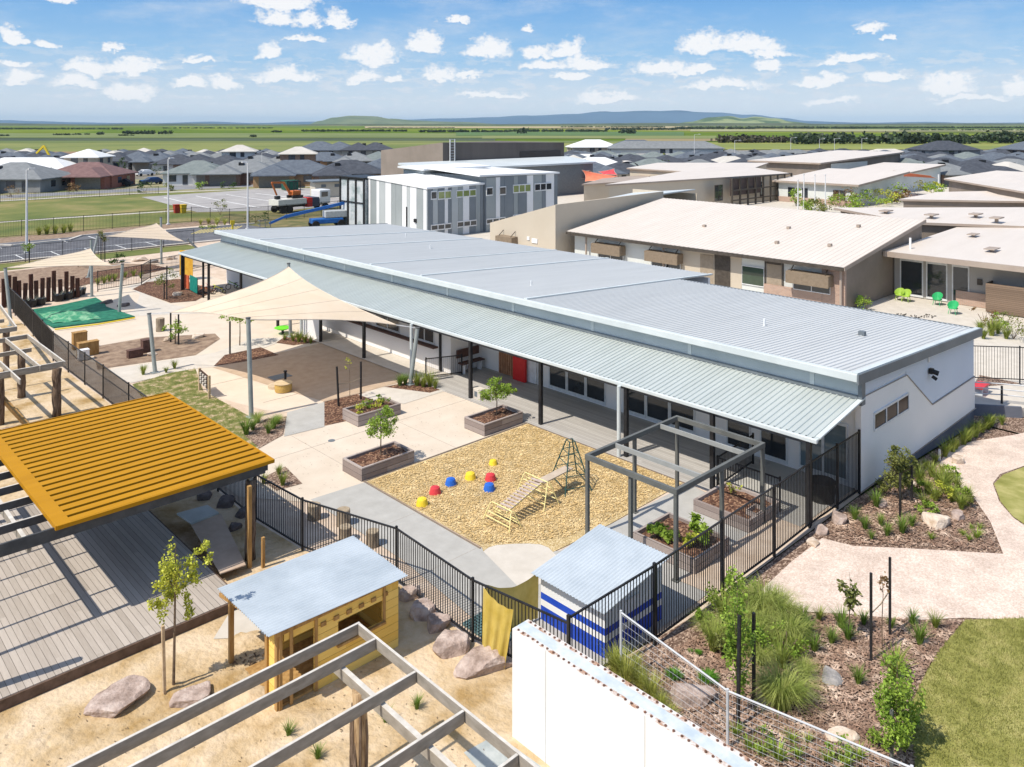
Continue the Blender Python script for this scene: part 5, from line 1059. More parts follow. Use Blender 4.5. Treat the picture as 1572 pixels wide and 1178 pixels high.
trestle((19.1, 18.85), -math.pi / 2, 1.25, .78, .36, 'taller yellow tube trestle between ladder and plank', yb)
# green pyramid frame
GF = thing('climbing_pyramid', 'tall dark green tapered climbing frame in the sandpit', 'climbing frame', (20.85, 18.85, 0)); bs = [(20.55, 19.65), (20.0, 18.4), (20.95, 18.05), (21.6, 19.3)]; cxg = sum(p[0] for p in bs) / 4; cyg = sum(p[1] for p in bs) / 4; Hg = 1.55
tp = [(cxg + (p[0] - cxg) * .2, cyg + (p[1] - cyg) * .2) for p in bs]
for p, q in zip(bs, tp): MB().tube([(p[0], p[1], 0), (q[0], q[1], Hg)], .022, 8).build('leg', gs, GF)
for k in (.12, .35, .57, .78, 1.0):
    m_ = MB(); c_ = [(p[0] + (q[0] - p[0]) * k, p[1] + (q[1] - p[1]) * k, Hg * k) for p, q in zip(bs, tp)]
    for i in range(4): m_.tube([c_[i], c_[(i + 1) % 4]], .014, 6)
    m_.build('rung', gs, GF)
PL = thing('climbing_plank', 'grey-brown plank bridging the taller yellow trestle and the green frame', 'plank', (19.7, 18.85, .6)); MB().bar((19.05, 18.72, .66), (20.75, 18.9, .62), .34, .035).build('board', tan, PL)
MB().bar((19.05, 18.72, .625), (20.75, 18.9, .585), .05, .035).build('cleat', tan, PL)
LD = thing('climbing_ladder', 'pale slatted ladder leaning between the two yellow trestles', 'ladder', (18.2, 18.7, .3)); p, q = Vector((17.2, 18.5, .42)), Vector((19.05, 18.72, .74)); dd = (q - p).normalized(); sd_ = dd.cross(Vector((0, 0, 1))).normalized()
for s_ in (-.19, .19): MB().bar(p + sd_ * s_, q + sd_ * s_, .035, .06).build('rail', yb, LD)
m_ = MB()
for k in range(12): t = (k + .5) / 12; c_ = p.lerp(q, t) + Vector((0, 0, .04)); m_.bar(c_ - sd_ * .24, c_ + sd_ * .24, .1, .022)
m_.build('slats', wood, LD)
# ---------------- log stools ----------------
bark = mat('weathered_log', (.17, .13, .09), (.33, .27, .2), scale=9, stretch=(1, 1, .25), bump=.01); logtop = mat('log_end', (.30, .23, .15), (.42, .34, .24), scale=12)
for (px, py, h, r, lab) in ((482, 795, .42, .21, 'grey log stool left of the pair by the concrete path'), (527, 804, .44, .22, 'grey log stool right of the pair by the concrete path'), (530, 828, .38, .2, 'log stool behind the fence, nearer the timber cubby roof'), (572, 836, .4, .2, 'log stool behind the fence beside the cubby roof corner'), (246, 508, .75, .25, 'tall log standing on the sandy court behind the leaning post')):
    x, y, _ = G(px, py); T = thing('log_stool', lab, 'log stool', (x, y, 0), 'log stools'); m_ = MB(); m_.tube([(x, y, -.02), (x, y, h * .5), (x, y, h)], [r, r * .96, r * .98], 16).build('trunk', bark, T); MB().tube([(x, y, h), (x, y, h + .012)], [r * .9, r * .88], 16).build('cut_end', logtop, T)
# ---------------- timber cubby with corrugated roof ----------------
pine = boards('yellow_pine', (.74, .46, .09), (.88, .62, .18), .2, 'Z', .04, rough=.7, dark=.6); pine2 = mat('pine_post', (.30, .16, .05), (.48, .29, .11), scale=8, stretch=(1, 1, .2)); cor = mat('galvanised_corrugated', (.40, .45, .49), (.50, .55, .59), scale=.8, rough=.45, spec=.3)
CB = thing('timber_cubby', 'yellow pine cubby house with pale corrugated roof and open front windows', 'cubby house', (9.8, 17, 0))
x0, x1, y0, y1 = 8.28, 11.36, 15.9, 18.0
def corrugated(a, b_, c, d, pitch=.12, amp=.02):
    a, b_, c, d = map(Vector, (a, b_, c, d)); n_ = int((b_ - a).length / pitch * 6); up = (b_ - a).cross(d - a).normalized(); up = up if up.z > 0 else -up; vs = []
    for i in range(n_ + 1):
        u = i / n_; h_ = math.sin(i / 6 * 2 * math.pi) * amp; vs += [a.lerp(b_, u) + up * h_, d.lerp(c, u) + up * h_]
    vs2 = [v - up * .006 for v in vs]; k = len(vs); fs = [(2 * i, 2 * i + 2, 2 * i + 3, 2 * i + 1) for i in range(n_)]; fs += [(k + f3, k + f2, k + f1, k + f0) for (f0, f1, f2, f3) in fs[:n_]]
    return MB().add(vs + vs2, fs)
ra, rb, rc, rd = (7.98, 16.0 - .25, 1.78), (11.46, 15.6, 1.78), (11.95, 18.75, 1.40), (8.25, 18.85, 1.40)
corrugated((ra[0], ra[1], ra[2]), (rd[0], rd[1], rd[2]), (rc[0], rc[1], rc[2]), (rb[0], rb[1], rb[2])).build('roof', cor, CB)
def wallbox(T, m, name, x0, x1, y0, y1, z0, z1): return MB().box(x0, x1, y0, y1, z0, z1).build(name, m, T)
fy = y0
for (a, b_, z0, z1) in ((9.15, 9.75, 0, 1.62), (9.75, 10.95, 0, .78), (9.75, 10.95, 1.28, 1.62), (10.95, 11.36, 0, 1.62), (8.42, 9.15, 1.42, 1.62)): wallbox(CB, pine, 'front_wall', a, b_, fy, fy + .04, z0, z1)
for x in (8.3, 8.55, 9.15, 10.95): wallbox(CB, pine2, 'stud', x, x + .07, fy - .03, fy - .002, 0 if x < 10 else .78, 1.63)
wallbox(CB, pine2, 'sill', 9.7, 11.0, fy - .08, fy - .003, .74, .79); wallbox(CB, pine2, 'top_plate', 8.2, 11.42, fy - .045, fy - .004, 1.6, 1.7)
for k in range(6):
    q = 9.3 + k * .33; wallbox(CB, pine2, 'batten', q, q + .13, fy - .035, fy - .003, 1.36, 1.45)
MB().add([(x1, fy, 0), (x1, 18.1, 0), (x1, 18.1, 1.4), (x1, fy, 1.7), (x1 + .04, fy, 0), (x1 + .04, 18.1, 0), (x1 + .04, 18.1, 1.4), (x1 + .04, fy, 1.7)], [(0, 3, 2, 1), (4, 5, 6, 7), (0, 1, 5, 4), (1, 2, 6, 5), (2, 3, 7, 6), (3, 0, 4, 7)]).build('side_wall', pine, CB)
MB().add([(8.95, 17.6, 0), (11.36, 17.6, 0), (11.36, 17.6, 1.45), (8.95, 17.6, 1.45), (8.95, 17.64, 0), (11.36, 17.64, 0), (11.36, 17.64, 1.45), (8.95, 17.64, 1.45)], [(0, 1, 2, 3), (4, 7, 6, 5)]).build('back_wall', pine, CB)
wallbox(CB, pine, 'side_wall', 8.3, 8.34, 15.94, 16.35, 0, 1.6); wallbox(CB, pine2, 'floor', 8.35, 11.3, 15.95, 17.6, 0, .05)
for (x, y, h) in ((8.2, 18.05, 1.46), (8.25, 16.35, 1.66), (8.25, 15.9, 1.7)): wallbox(CB, pine2, 'post', x, x + .1, y, y + .1, -.05, h)
MB().bar((8.25, 15.85, 1.69), (8.25, 18.7, 1.32), .05, .08).build('roof_beam', pine2, CB); MB().bar((11.38, 15.85, 1.69), (11.38, 18.7, 1.31), .05, .08).build('roof_beam', pine2, CB)
# ---------------- blue and white striped cubby ----------------
blue = mat('royal_blue_paint', (.012, .055, .42), (.02, .08, .5), scale=1.5, rough=.5); wht = mat('white_paint', (.72, .73, .74), (.8, .8, .8), scale=1.5, rough=.5)
BC = thing('painted_cubby', 'low white cubby with royal blue stripes and pale corrugated roof in the fence corner', 'cubby house', (15.2, 13, 0))
x0, x1, y0, y1 = 14.64, 16.85, 12.2, 14.3; zr = lambda x: 1.14 + (x - 14.64) * .14
for z0, z1, m in ((-.1, .35, blue), (.351, .51, wht), (.511, .68, blue)): MB().box(x0, x1, y0, y1, z0, z1).build('wall_band', m, BC)
MB().prism([(x0, y0), (x1, y0), (x1, y1), (x0, y1)], .681, lambda x, y: zr(x) - .04).build('wall_band', wht, BC)
m_ = MB()
for k in range(1, 10): m_.box(x0 - .005, x0, y0 + k * .21, y0 + k * .21 + .01, .0, .3)
for k in range(1, 11): m_.box(x0 + k * .205, x0 + k * .205 + .01, y0 - .005, y0, .0, .3)
m_.build('board_joint', mat('joint_shadow_blue', (.02, .05, .2)), BC)
corrugated((14.42, 12.05, 1.18), (14.42, 14.45, 1.18), (17.1, 14.45, 1.5), (17.05, 12.05, 1.55), .1, .012).build('roof', cor, BC)
wallbox(BC, alu, 'door_bolt', 15.4, 15.9, 12.17, 12.195, 1.02, 1.05)
# yellow cloth closing the gap and hung over the fence
YC = thing('yellow_cloth', 'mustard yellow cloth draped over the fence beside the blue striped cubby', 'cloth', (13.3, 13.6, 0)); ym = mat('mustard_cloth', (.56, .40, .07), (.70, .53, .14), scale=2, rough=.8)
sailize(ym, .25, .02)
def drape(a, b_, ta, tb, name, bow, n1=18, n2=18, fl=.04, flare=0):
    vs = []
    for i in range(n1 + 1):
        for j in range(n2 + 1):
            u, v = i / n1, j / n2; top = ta + (tb - ta) * u - bow * math.sin(math.pi * u); z = top * (1 - v) + .02; f_ = fl * math.sin(u * 21 + v * 2) * (.3 + v)
            vs.append((a[0] + (b_[0] - a[0]) * u - flare * v + f_ * .8, a[1] + (b_[1] - a[1]) * u + flare * v * (1 - 2 * u) * -.6 + f_ * .4, z))
    MB().add(vs, [(i * (n2 + 1) + j, (i + 1) * (n2 + 1) + j, (i + 1) * (n2 + 1) + j + 1, i * (n2 + 1) + j + 1) for i in range(n1) for j in range(n2)]).build(name, ym, YC, smooth=True)
drape((12.95, 14.5), (14.6, 14.35), 1.42, 1.15, 'curtain', .22); drape((12.74, 14.35), (12.86, 13.45), 1.5, 1.3, 'drape', .1, flare=.16, fl=.06)
# ---------------- timber pergolas and orange roof ----------------
gt = mat('grey_painted_timber', (.24, .215, .18), (.35, .315, .27), scale=3, stretch=(1, 1, 3), rough=.75, det=9); gtop = gt
logm = mat('stripped_log', (.20, .12, .06), (.46, .32, .18), scale=5, stretch=(3, 3, .5), bump=.02, contrast=(.35, .6), rough=.85); barkm = mat('stringy_bark', (.07, .045, .03), (.24, .17, .12), scale=8, stretch=(3, 3, .35), bump=.03, rough=.95)
def log_post(T, x, y, h, r=.13, m=logm, z0=-.05):
    rr = random.Random(int(x * 31 + y * 17)); pts = [(x + rr.uniform(-.02, .02), y + rr.uniform(-.02, .02), z0 + (h - z0) * k / 6) for k in range(7)]; return MB().tube(pts, [r * rr.uniform(.9, 1.1) for _ in pts], 12).build('log_post', m, T, smooth=True)
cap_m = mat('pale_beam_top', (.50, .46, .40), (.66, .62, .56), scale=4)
def joist(T, p, q, w=.05, h=.19, name='joist', m=None):
    o = MB().bar(p, q, w, h).build(name, m or gt, T); dz = h / 2 + .004
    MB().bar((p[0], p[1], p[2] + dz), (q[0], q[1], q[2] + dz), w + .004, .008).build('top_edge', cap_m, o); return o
FP = thing('timber_pergola', 'grey painted timber pergola in the foreground, resting on bark-stripped log posts', 'pergola', (7, 11, 0)); zt_ = 2.62
for y in (13.55, 12.92, 11.65, 10.32, 9.03, 7.7): joist(FP, (8.72 if y != 13.55 else 8.79, y, zt_), (.6, y, zt_), .045, .2)
joist(FP, (8.76, 13.52, zt_ - .002), (8.76, 5.5, zt_ - .002), .045, .2, 'rim_joist')
joist(FP, (8.02, 13.2, zt_ - .22), (8.02, 5.5, zt_ - .22), .09, .19, 'bearer'); joist(FP, (1.2, 13.2, zt_ - .22), (1.2, 5.5, zt_ - .22), .09, .19, 'bearer')
log_post(FP, 8.02, 12.35, 2.36, .14, logm); log_post(FP, 8.02, 6.6, 2.36, .14, logm); log_post(FP, 1.2, 12.4, 2.36, .14, logm)
m_ = MB(); rr = random.Random(4)
for k in range(16):
    a = rr.uniform(1.6, 5.2); x, y = 8.02 + .15 * math.cos(a), 12.35 + .15 * math.sin(a); z = rr.uniform(.3, 1.2)
    m_.tube([(x, y, z), (x + rr.uniform(-.02, .02), y + rr.uniform(-.02, .02), z + .6), (x + .01, y, z + rr.uniform(.8, 1.1))], [.03, .035, .012], 5)
m_.build('loose_bark', barkm, FP)
OP = thing('timber_pergola', 'grey timber pergola with an orange ribbed roof over the boardwalk', 'pergola', (8.5, 25, 0)); zo = 2.75
om = mat('orange_steel', (.39, .18, .006), (.50, .24, .01), scale=2.2, stretch=(.2, 1, 1), rough=.6, spec=.12, contrast=(.2, .8), det=8); omd = mat('orange_rib_gap', (.02, .006, .003), (.04, .012, .006), rough=.7)
x0, x1, y0, y1 = 5.85, 11.2, 21.78, 29.85
# wide pan sheets separated by narrow dark troughs
MB().box(x0 + .05, x1 - .05, y0 + .05, y1 - .05, zo - .1, zo - .08).build('roof_underlay', omd, OP)
n_ = 21
for k in range(n_):
    ya, yb = y0 + (y1 - y0) * k / n_, y0 + (y1 - y0) * (k + 1) / n_; g = .052
    MB().add([(x0 + .02, ya + g, zo - .085), (x1 - .02, ya + g, zo - .085), (x1 - .02, ya + g + .012, zo), (x0 + .02, ya + g + .012, zo), (x0 + .02, yb - g - .012, zo), (x1 - .02, yb - g - .012, zo), (x1 - .02, yb - g, zo - .085), (x0 + .02, yb - g, zo - .085)],
             [(0, 1, 2, 3), (3, 2, 5, 4), (4, 5, 6, 7), (0, 3, 4, 7), (1, 6, 5, 2)]).build('roof_sheet', om, OP)
m_ = MB(); m_.box(x0 - .3, x0 + .02, y0, y1, zo - .02, zo + .012); m_.box(x0 - .33, x0 - .3, y0, y1, zo - .1, zo + .012); m_.box(x0 - .3, x1 + .03, y0 - .02, y0 + .03, zo - .09, zo + .01); m_.box(x1 - .02, x1 + .03, y0 + .03, y1, zo - .09, zo + .01); m_.box(x0 - .3, x1 + .03, y1, y1 + .04, zo - .09, zo + .01); m_.build('flashing', om, OP)
dkb = mat('dark_grey_beam', (.055, .057, .06), (.085, .087, .09), scale=3)
for y in (21.95, 23.0, 24.35, 25.4, 26.5, 27.6, 28.7, 29.75): joist(OP, (11.05, y, zo - .22), (-1.5, y, zo - .22), .05, .2, m=dkb)
dkb = mat('dark_grey_beam', (.055, .057, .06), (.085, .087, .09), scale=3)
MB().bar((11.08, 21.93, zo - .201), (11.08, 29.7, zo - .201), .05, .24).build('rim_joist', dkb, OP)
MB().bar((11.0, 21.9, zo - .21), (-1.5, 21.9, zo - .21), .05, .3).build('rim_joist', dkb, OP)
for x in (10.6, 5.0): joist(OP, (x, 21.95, zo - .4), (x, 29.7, zo - .4), .09, .19, 'bearer')
for (x, y) in ((10.6, 22.0), (10.6, 29.0), (5.0, 29.0)): log_post(OP, x, y, zo - .48, .14, barkm)
log_post(OP, 3.95, 20.5, 2.6, .12, logm)
MB().box(10.33, 10.43, 21.55, 21.65, 0, 2.3).build('timber_brace', pine2, OP); MB().box(10.62, 10.7, 21.3, 21.38, 0, .85).build('timber_brace', pine2, OP)
BP = thing('timber_pergola', 'grey timber pergola on log posts in the sandy yard, behind the orange roof', 'pergola', (8.5, 41, 0)); zb = 2.3
for x in (9.97, 9.05, 8.0, 7.0): joist(BP, (x, 36.5 if x < 9 else 37.95, zb), (x, 44.1, zb), .05, .2)
joist(BP, (10.0, 38.05, zb - .002), (4.5, 38.05, zb - .002), .06, .22, 'rim_joist'); joist(BP, (10.0, 44.1, zb - .002), (4.5, 44.1, zb - .002), .06, .2, 'rim_joist'); joist(BP, (9.7, 42.2, zb - .2), (4.5, 42.2, zb - .2), .08, .18, 'bearer'); joist(BP, (9.7, 38.6, zb - .2), (4.5, 38.6, zb - .2), .08, .18, 'bearer')
for (x, y) in ((9.8, 38.5), (9.3, 42.2), (7.8, 39.0), (5.2, 42)): log_post(BP, x, y, zb - .28, .17, barkm)
MB().bar((7.3, 41, 2.0), (8.6, 37.2, 0), .16, .16).build('timber_brace', pine2, BP)
CP = thing('timber_pergola', 'pale timber pergola corner at the left edge, farthest of the four', 'pergola', (9.5, 49, 0))
joist(CP, (9.95, 46.15, 2.3), (10.6, 53.5, 2.3), .06, .2); joist(CP, (9.95, 46.15, 2.299), (4, 46.15, 2.299), .06, .22); joist(CP, (9.3, 46.2, 2.3), (9.3, 53.5, 2.3), .05, .2)
for y in (48.5, 51): joist(CP, (9.9, y, 2.29), (4, y, 2.29), .05, .18)
log_post(CP, 9.6, 46.6, 2.2, .15, barkm)
# ---------------- boardwalk and mats ----------------
BW = thing('boardwalk', 'weathered grey timber deck under the orange-roofed pergola', 'deck', (6.8, 24, 0)); dk_m = boards('weathered_boardwalk', (.35, .30, .25), (.48, .42, .36), .145, 'X', .06, dark=.4, glen=5.5)
MB().box(-3, 9.35, 20.0, 29.8, .17, .25).build('deck_boards', dk_m, BW)
m_ = MB(); m_.box(-3, 9.38, 19.95, 19.998, .0, .235); m_.box(9.352, 9.4, 20.0, 29.8, .0, .235); m_.build('deck_fascia', mat('dark_deck_edge', (.10, .065, .045), (.17, .11, .08), scale=5), BW)
T = thing('mat', 'brown rectangular mat lying beside the boardwalk', 'mat', (10.1, 23, .2)); MB().add([(9.45, 21.4, .27), (10.15, 21.35, .27), (10.95, 24.75, .24), (9.95, 24.6, .27), (9.45, 21.4, .24), (10.15, 21.35, .24), (10.95, 24.75, .2), (9.95, 24.6, .24)], [(0, 1, 2, 3), (7, 6, 5, 4), (0, 4, 5, 1), (1, 5, 6, 2), (2, 6, 7, 3), (3, 7, 4, 0)]).build('pad', mat('brown_mat', (.46, .34, .25), (.55, .42, .32), scale=2), T)
T = thing('mat', 'pale blue-grey mat at the upper end of the brown one', 'mat', (10.4, 25, .2)); MB().add([(9.98, 24.65, .3), (10.9, 24.8, .27), (10.85, 25.55, .27), (9.9, 25.6, .3), (9.98, 24.65, .25), (10.9, 24.8, .22), (10.85, 25.55, .22), (9.9, 25.6, .25)], [(0, 1, 2, 3), (7, 6, 5, 4), (0, 4, 5, 1), (1, 5, 6, 2), (2, 6, 7, 3), (3, 7, 4, 0)]).build('pad', mat('blue_grey_mat', (.46, .48, .45), (.54, .56, .53), scale=2), T)
T = thing('grate', 'blue-green plastic grate lying on the gravel inside the fence corner', 'grate', (13.4, 15, 0)); m_ = MB()
for k in range(14): m_.box(13.05 + k * .085, 13.07 + k * .085, 14.2, 15.5, -.01, .04)
for k in range(16): m_.box(13.05, 14.18, 14.2 + k * .085, 14.22 + k * .085, 0, .035)
m_.build('grid', mat('teal_plastic', (.10, .19, .2), (.15, .25, .26)), T)
sheet('stone_slab', [(9.1, 20.0), (10.8, 19.3), (9.7, 18.3), (8.9, 18.7), (8.3, 19.2)], creamB, .012)
sheet('stone_slab', [(10.4, 12.3), (11.2, 12.2), (11.35, 9.5), (10.1, 9.7)], mat('blue_grey_stone', (.33, .36, .35), (.45, .47, .45), scale=3), .012)
# ---------------- rocks ----------------
rk = {'pink': mat('pinkish_sandstone', (.26, .19, .155), (.56, .46, .40), scale=3, rough=.9, bump=.05, bscale=9, c3=(.43, .33, .28), det=9), 'pale': mat('cream_sandstone', (.42, .30, .2), (.72, .62, .52), scale=3, rough=.9, bump=.025, bscale=12, c3=(.60, .49, .39), det=9),
      'grey': mat('grey_fieldstone', (.20, .19, .18), (.38, .35, .33), scale=4, rough=.9, bump=.03, bscale=12, det=9), 'dark': mat('dark_fieldstone', (.10, .08, .075), (.21, .17, .155), scale=4, rough=.9, bump=.03, bscale=12, det=9)}
rocks = [(187, 1072, .85, .6, .26, 'pink', 'large flat pinkish-grey boulder on the sand left of the staked sapling', .5), (296, 1072, .5, .42, .22, 'pink', 'smaller pinkish boulder on the sand right of the staked sapling', .2),
 (688, 996, .62, .5, .42, 'pink', 'angular pinkish boulder beside the fence, left of the long one', .3), (742, 1022, .85, .5, .4, 'pink', 'long pinkish boulder by the fence next to the white wall', -.5), (672, 962, .42, .34, .34, 'pink', 'brown boulder between the cubby and the angular pinkish one', .2),
 (648, 942, .5, .36, .36, 'pink', 'brown boulder beside the cubby side wall', .8), (626, 918, .38, .3, .34, 'pink', 'small brown boulder touching the cubby corner', 0), (1437, 805, .5, .45, .42, 'pale', 'big pale sandstone boulder on the garden mulch beside the path', .4),
 (1470, 792, .33, .3, .25, 'pink', 'flat pinkish boulder right of the big pale one', .3), (1468, 695, .33, .28, .3, 'pale', 'pale boulder at the bend of the gravel path', 0), (1287, 800, .42, .3, .3, 'pink', 'striped pinkish boulder below the fence plinth', 1.0), (1262, 815, .35, .25, .2, 'pink', 'low brownish boulder left of the striped one', .5),
 (1250, 835, .3, .22, .14, 'pale', 'pale boulder at the tip of the gravel path', .2), (1278, 1040, .42, .34, .12, 'grey', 'flat grey stone lying on the mulch above the flowing grass', .3), (1292, 1132, .42, .2, .16, 'pale', 'tan wedge-shaped rock behind the wire fence', -.6),
 (1062, 1075, .6, .4, .3, 'pink', 'big rounded pinkish boulder half hidden behind the white wall', -.7), (1400, 738, .25, .2, .18, 'pale', 'small pale rock among the tufts near the plinth', 0),
 (375, 790, .4, .32, .28, 'dark', 'dark boulder under the orange roof near its log post', .3), (345, 775, .42, .34, .28, 'dark', 'dark boulder beside the pale blue-grey mat', .8), (315, 765, .38, .3, .26, 'dark', 'dark boulder farther in under the orange roof', .2), (360, 812, .35, .25, .2, 'dark', 'low dark boulder right of the brown mat', .5),
 (305, 518, .5, .35, .25, 'pale', 'brown-pink boulder near the twin stakes behind the leaning post', .2), (258, 522, .4, .3, .22, 'pale', 'pale boulder left of the twin-staked shrub', .2), (232, 545, .35, .25, .2, 'pale', 'small pale boulder beside the leaning grey post', 0),
 (273, 453, .4, .3, .3, 'pale', 'cream boulder in the round mulch bed near the teal panel', 0), (215, 400, .8, .5, .4, 'pale', 'pale boulder left in the row near the far fence', 0), (262, 398, .6, .5, .45, 'pale', 'squared pale boulder right in the row near the far fence', 0), (236, 403, .6, .4, .4, 'grey', 'grey-brown boulder between the two pale ones near the far fence', 0),
 (30, 478, .6, .4, .35, 'pink', 'pinkish boulder behind the fence at the left end of the green mat', 0), (165, 465, .6, .35, .25, 'dark', 'dark flat stone behind the green mat', .3), (190, 470, .5, .3, .25, 'dark', 'dark stone at the right end of the green mat', -.2),
 (1352, 775, .3, .25, .22, 'pink', 'pinkish rock under the leafy shrub near the school corner', .3), (15, 665, .5, .4, .3, 'pink', 'pinkish rock at the left edge under the middle pergola', .3)]
for i, (px, py, sx, sy, sz, c, lab, rot) in enumerate(rocks):
    x, y, _ = G(px, py); z = hz(x, y) if y < 11.69 else 0; o = MB().rock(x, y, z + sz * .15, sx, sy, sz, rot, i + 3, .55).build('boulder', rk[c], label=lab, cat='rock', group='landscaping boulders', at=(x, y, z)); 
# ---------------- small playground things ----------------
x, y, _ = G(313, 605); T = thing('activity_screen', 'timber-framed noughts and crosses panel standing on the patchy grass', 'play panel', (x, y, 0)); pa, pb = (15.62, 37.65), (15.46, 36.2)
for p in (pa, pb): MB().bar((p[0], p[1], -.05), (p[0], p[1], 1.02), .1, .1).build('post', mat('pale_pine', (.45, .33, .2), (.6, .46, .3), scale=8), T)
MB().bar((pa[0], pa[1] - .08, .67), (pb[0], pb[1] + .08, .67), .04, .62).build('board', mat('dark_brown_board', (.06, .035, .025), (.1, .06, .04)), T)
m_ = MB(); d_ = Vector((pb[0] - pa[0], pb[1] - pa[1], 0)); 
for i in range(3):
    for j in range(3): c_ = Vector((pa[0], pa[1], 0)) + d_ * (.25 + .25 * i) + Vector((-.06, 0, .48 + .19 * j)); m_.bar(c_ - d_.normalized() * .09, c_ + d_.normalized() * .09, .05, .12)
m_.build('turning_block', mat('pale_block', (.5, .45, .38), (.6, .55, .5)), T)
x, y, _ = G(435, 600); T = thing('drum_table', 'low yellow wicker drum table on the shaded court', 'table', (x, y, 0)); MB().tube([(x, y, 0), (x, y, .2), (x, y, .36)], [.38, .4, .39], 24).build('body', mat('yellow_wicker', (.42, .25, .05), (.62, .42, .14), scale=40, bump=.01), T, smooth=False); MB().tube([(x, y, .36), (x, y, .39)], .42, 24).build('table_top', mat('tan_drum_top', (.5, .38, .22), (.6, .47, .3), scale=3), T)
x, y, _ = G(424, 594); MB().tube([(x, y, -.02), (x, y, .1)], .38, 24).build('round_platform', mat('tan_round_mat', (.48, .38, .26), (.58, .47, .34)), label='round tan base lying beside the yellow drum table', cat='platform', at=(x, y, 0))
x, y, _ = G(438, 585); T = thing('bubbler', 'small black post beside the yellow drum table', 'post', (x, y, 0)); MB().tube([(x, y, 0), (x, y, .45)], .06, 10).build('stem', blk, T); MB().tube([(x, y, .45), (x, y, .5)], .09, 10).build('head', blk, T)
x, y, _ = G(430, 578); MB().box(x - .5, x + .5, y - .35, y + .35, -.02, .0).build('drain_cover', fascD, label='square grey drain cover on the shaded court', cat='drain cover', at=(x, y, 0))
x, y, _ = G(509, 676); MB().tube([(x, y, -.02), (x, y, -.008)], .14, 16).build('drain_cover', fascD, label='small round grey drain cover on the pale court', cat='drain cover', at=(x, y, 0))
T = thing('bench', 'dark timber wall bench on white legs in the veranda recess', 'bench', (26.7, 30.9, 0)); MB().box(25.95, 27.4, 30.75, 31.15, .5, .56).build('seat', mat('dark_bench_timber', (.09, .05, .04), (.15, .08, .06), scale=6), T); MB().box(25.95, 27.4, 31.18, 31.26, .75, 1.15).build('backrest', mat('dark_bench_timber', (0, 0, 0)), T)
for x in (26.1, 27.2): MB().box(x, x + .06, 30.8, 31.1, 0.02, .5).build('leg', wht, T)
x, y, _ = G(752, 570); T = thing('panel', 'bright red door-sized panel leaning on the veranda wall', 'panel', (27.4, 28.2, 0)); MB().box(27.3, 27.45, 27.75, 28.6, .02, 1.15).build('board', mat('bright_red_plastic', (.62, .02, .02), (.7, .03, .03), rough=.4), T, bevel=.03)
x, y, _ = G(735, 612); T = thing('block_seat', 'pale concrete block seat beside the veranda post and planter', 'block', (x, y, 0)); MB().box(x - .18, x + .18, y - .3, y + .3, -.02, .48).build('block', creamB, T, bevel=.02); MB().box(x - .182, x - .18, y - .1, y + .1, .12, .36).build('recess', fascD, T)
x, y, _ = G(1262, 768); T = thing('basket', 'round black wicker basket inside the fence at the school corner', 'basket', (x, y, 0)); MB().tube([(x, y, 0), (x, y, .35), (x, y, .62)], [.38, .42, .4], 20).build('body', mat('black_wicker', (.01, .01, .01), (.05, .05, .045), scale=35, bump=.01), T); MB().tube([(x, y, .62), (x, y, .66)], .43, 20).build('rim', blk, T)
for (px, py, lab) in ((1162, 795, 'dark timber crate under the near right pergola post'),):
    x, y, _ = G(px, py + 5); T = thing('crate', lab, 'crate', (x, y, 0)); m_ = MB(); m_.box(x - .35, x + .25, y - .2, y + .2, 0, .04)
    m_.box(x - .35, x + .25, y - .2, y - .16, .04, .4); m_.box(x - .35, x + .25, y + .16, y + .2, .04, .4); m_.box(x - .35, x - .31, y - .16, y + .16, .04, .4); m_.box(x + .21, x + .25, y - .16, y + .16, .04, .4); m_.build('slatted_box', slp, T)
# green mat with folded edge
GM = thing('ground_cover_net', 'green netting laid over the planting bed beside the dark totem poles', 'netting', (16, 59, 0)); gm = mat('green_netting', (.01, .11, .065), (.03, .20, .12), scale=2.5, rough=.7, bump=.02)
gp_ = GP([(38, 478), (90, 470), (147, 458), (160, 466), (163, 472), (207, 487), (150, 496), (82, 504), (60, 492)]); o = MB().prism(gp_, .0, .06).build('net', gm, GM); 
m_ = MB(); vs = []
for i in range(13):
    for j in range(9): u, v = i / 12, j / 8; vs.append((14.1 + 2.6 * u, 56.2 + 3.6 * v - u * .8, .08 + .25 * math.sin(math.pi * u) * math.sin(math.pi * v) + .03 * math.sin(u * 17 + v * 9)))
m_.add(vs, [(i * 9 + j, (i + 1) * 9 + j, (i + 1) * 9 + j + 1, i * 9 + j + 1) for i in range(12) for j in range(8)]).build('folded_flap', mat('pale_green_netting', (.05, .26, .14), (.22, .42, .26), scale=3, contrast=(.45, .6)), GM)
MB().tube([G(84, 506, .08), G(150, 498, .08), G(207, 488, .08)], .05, 6).build('yellow_edge', pc['yellow'], GM)
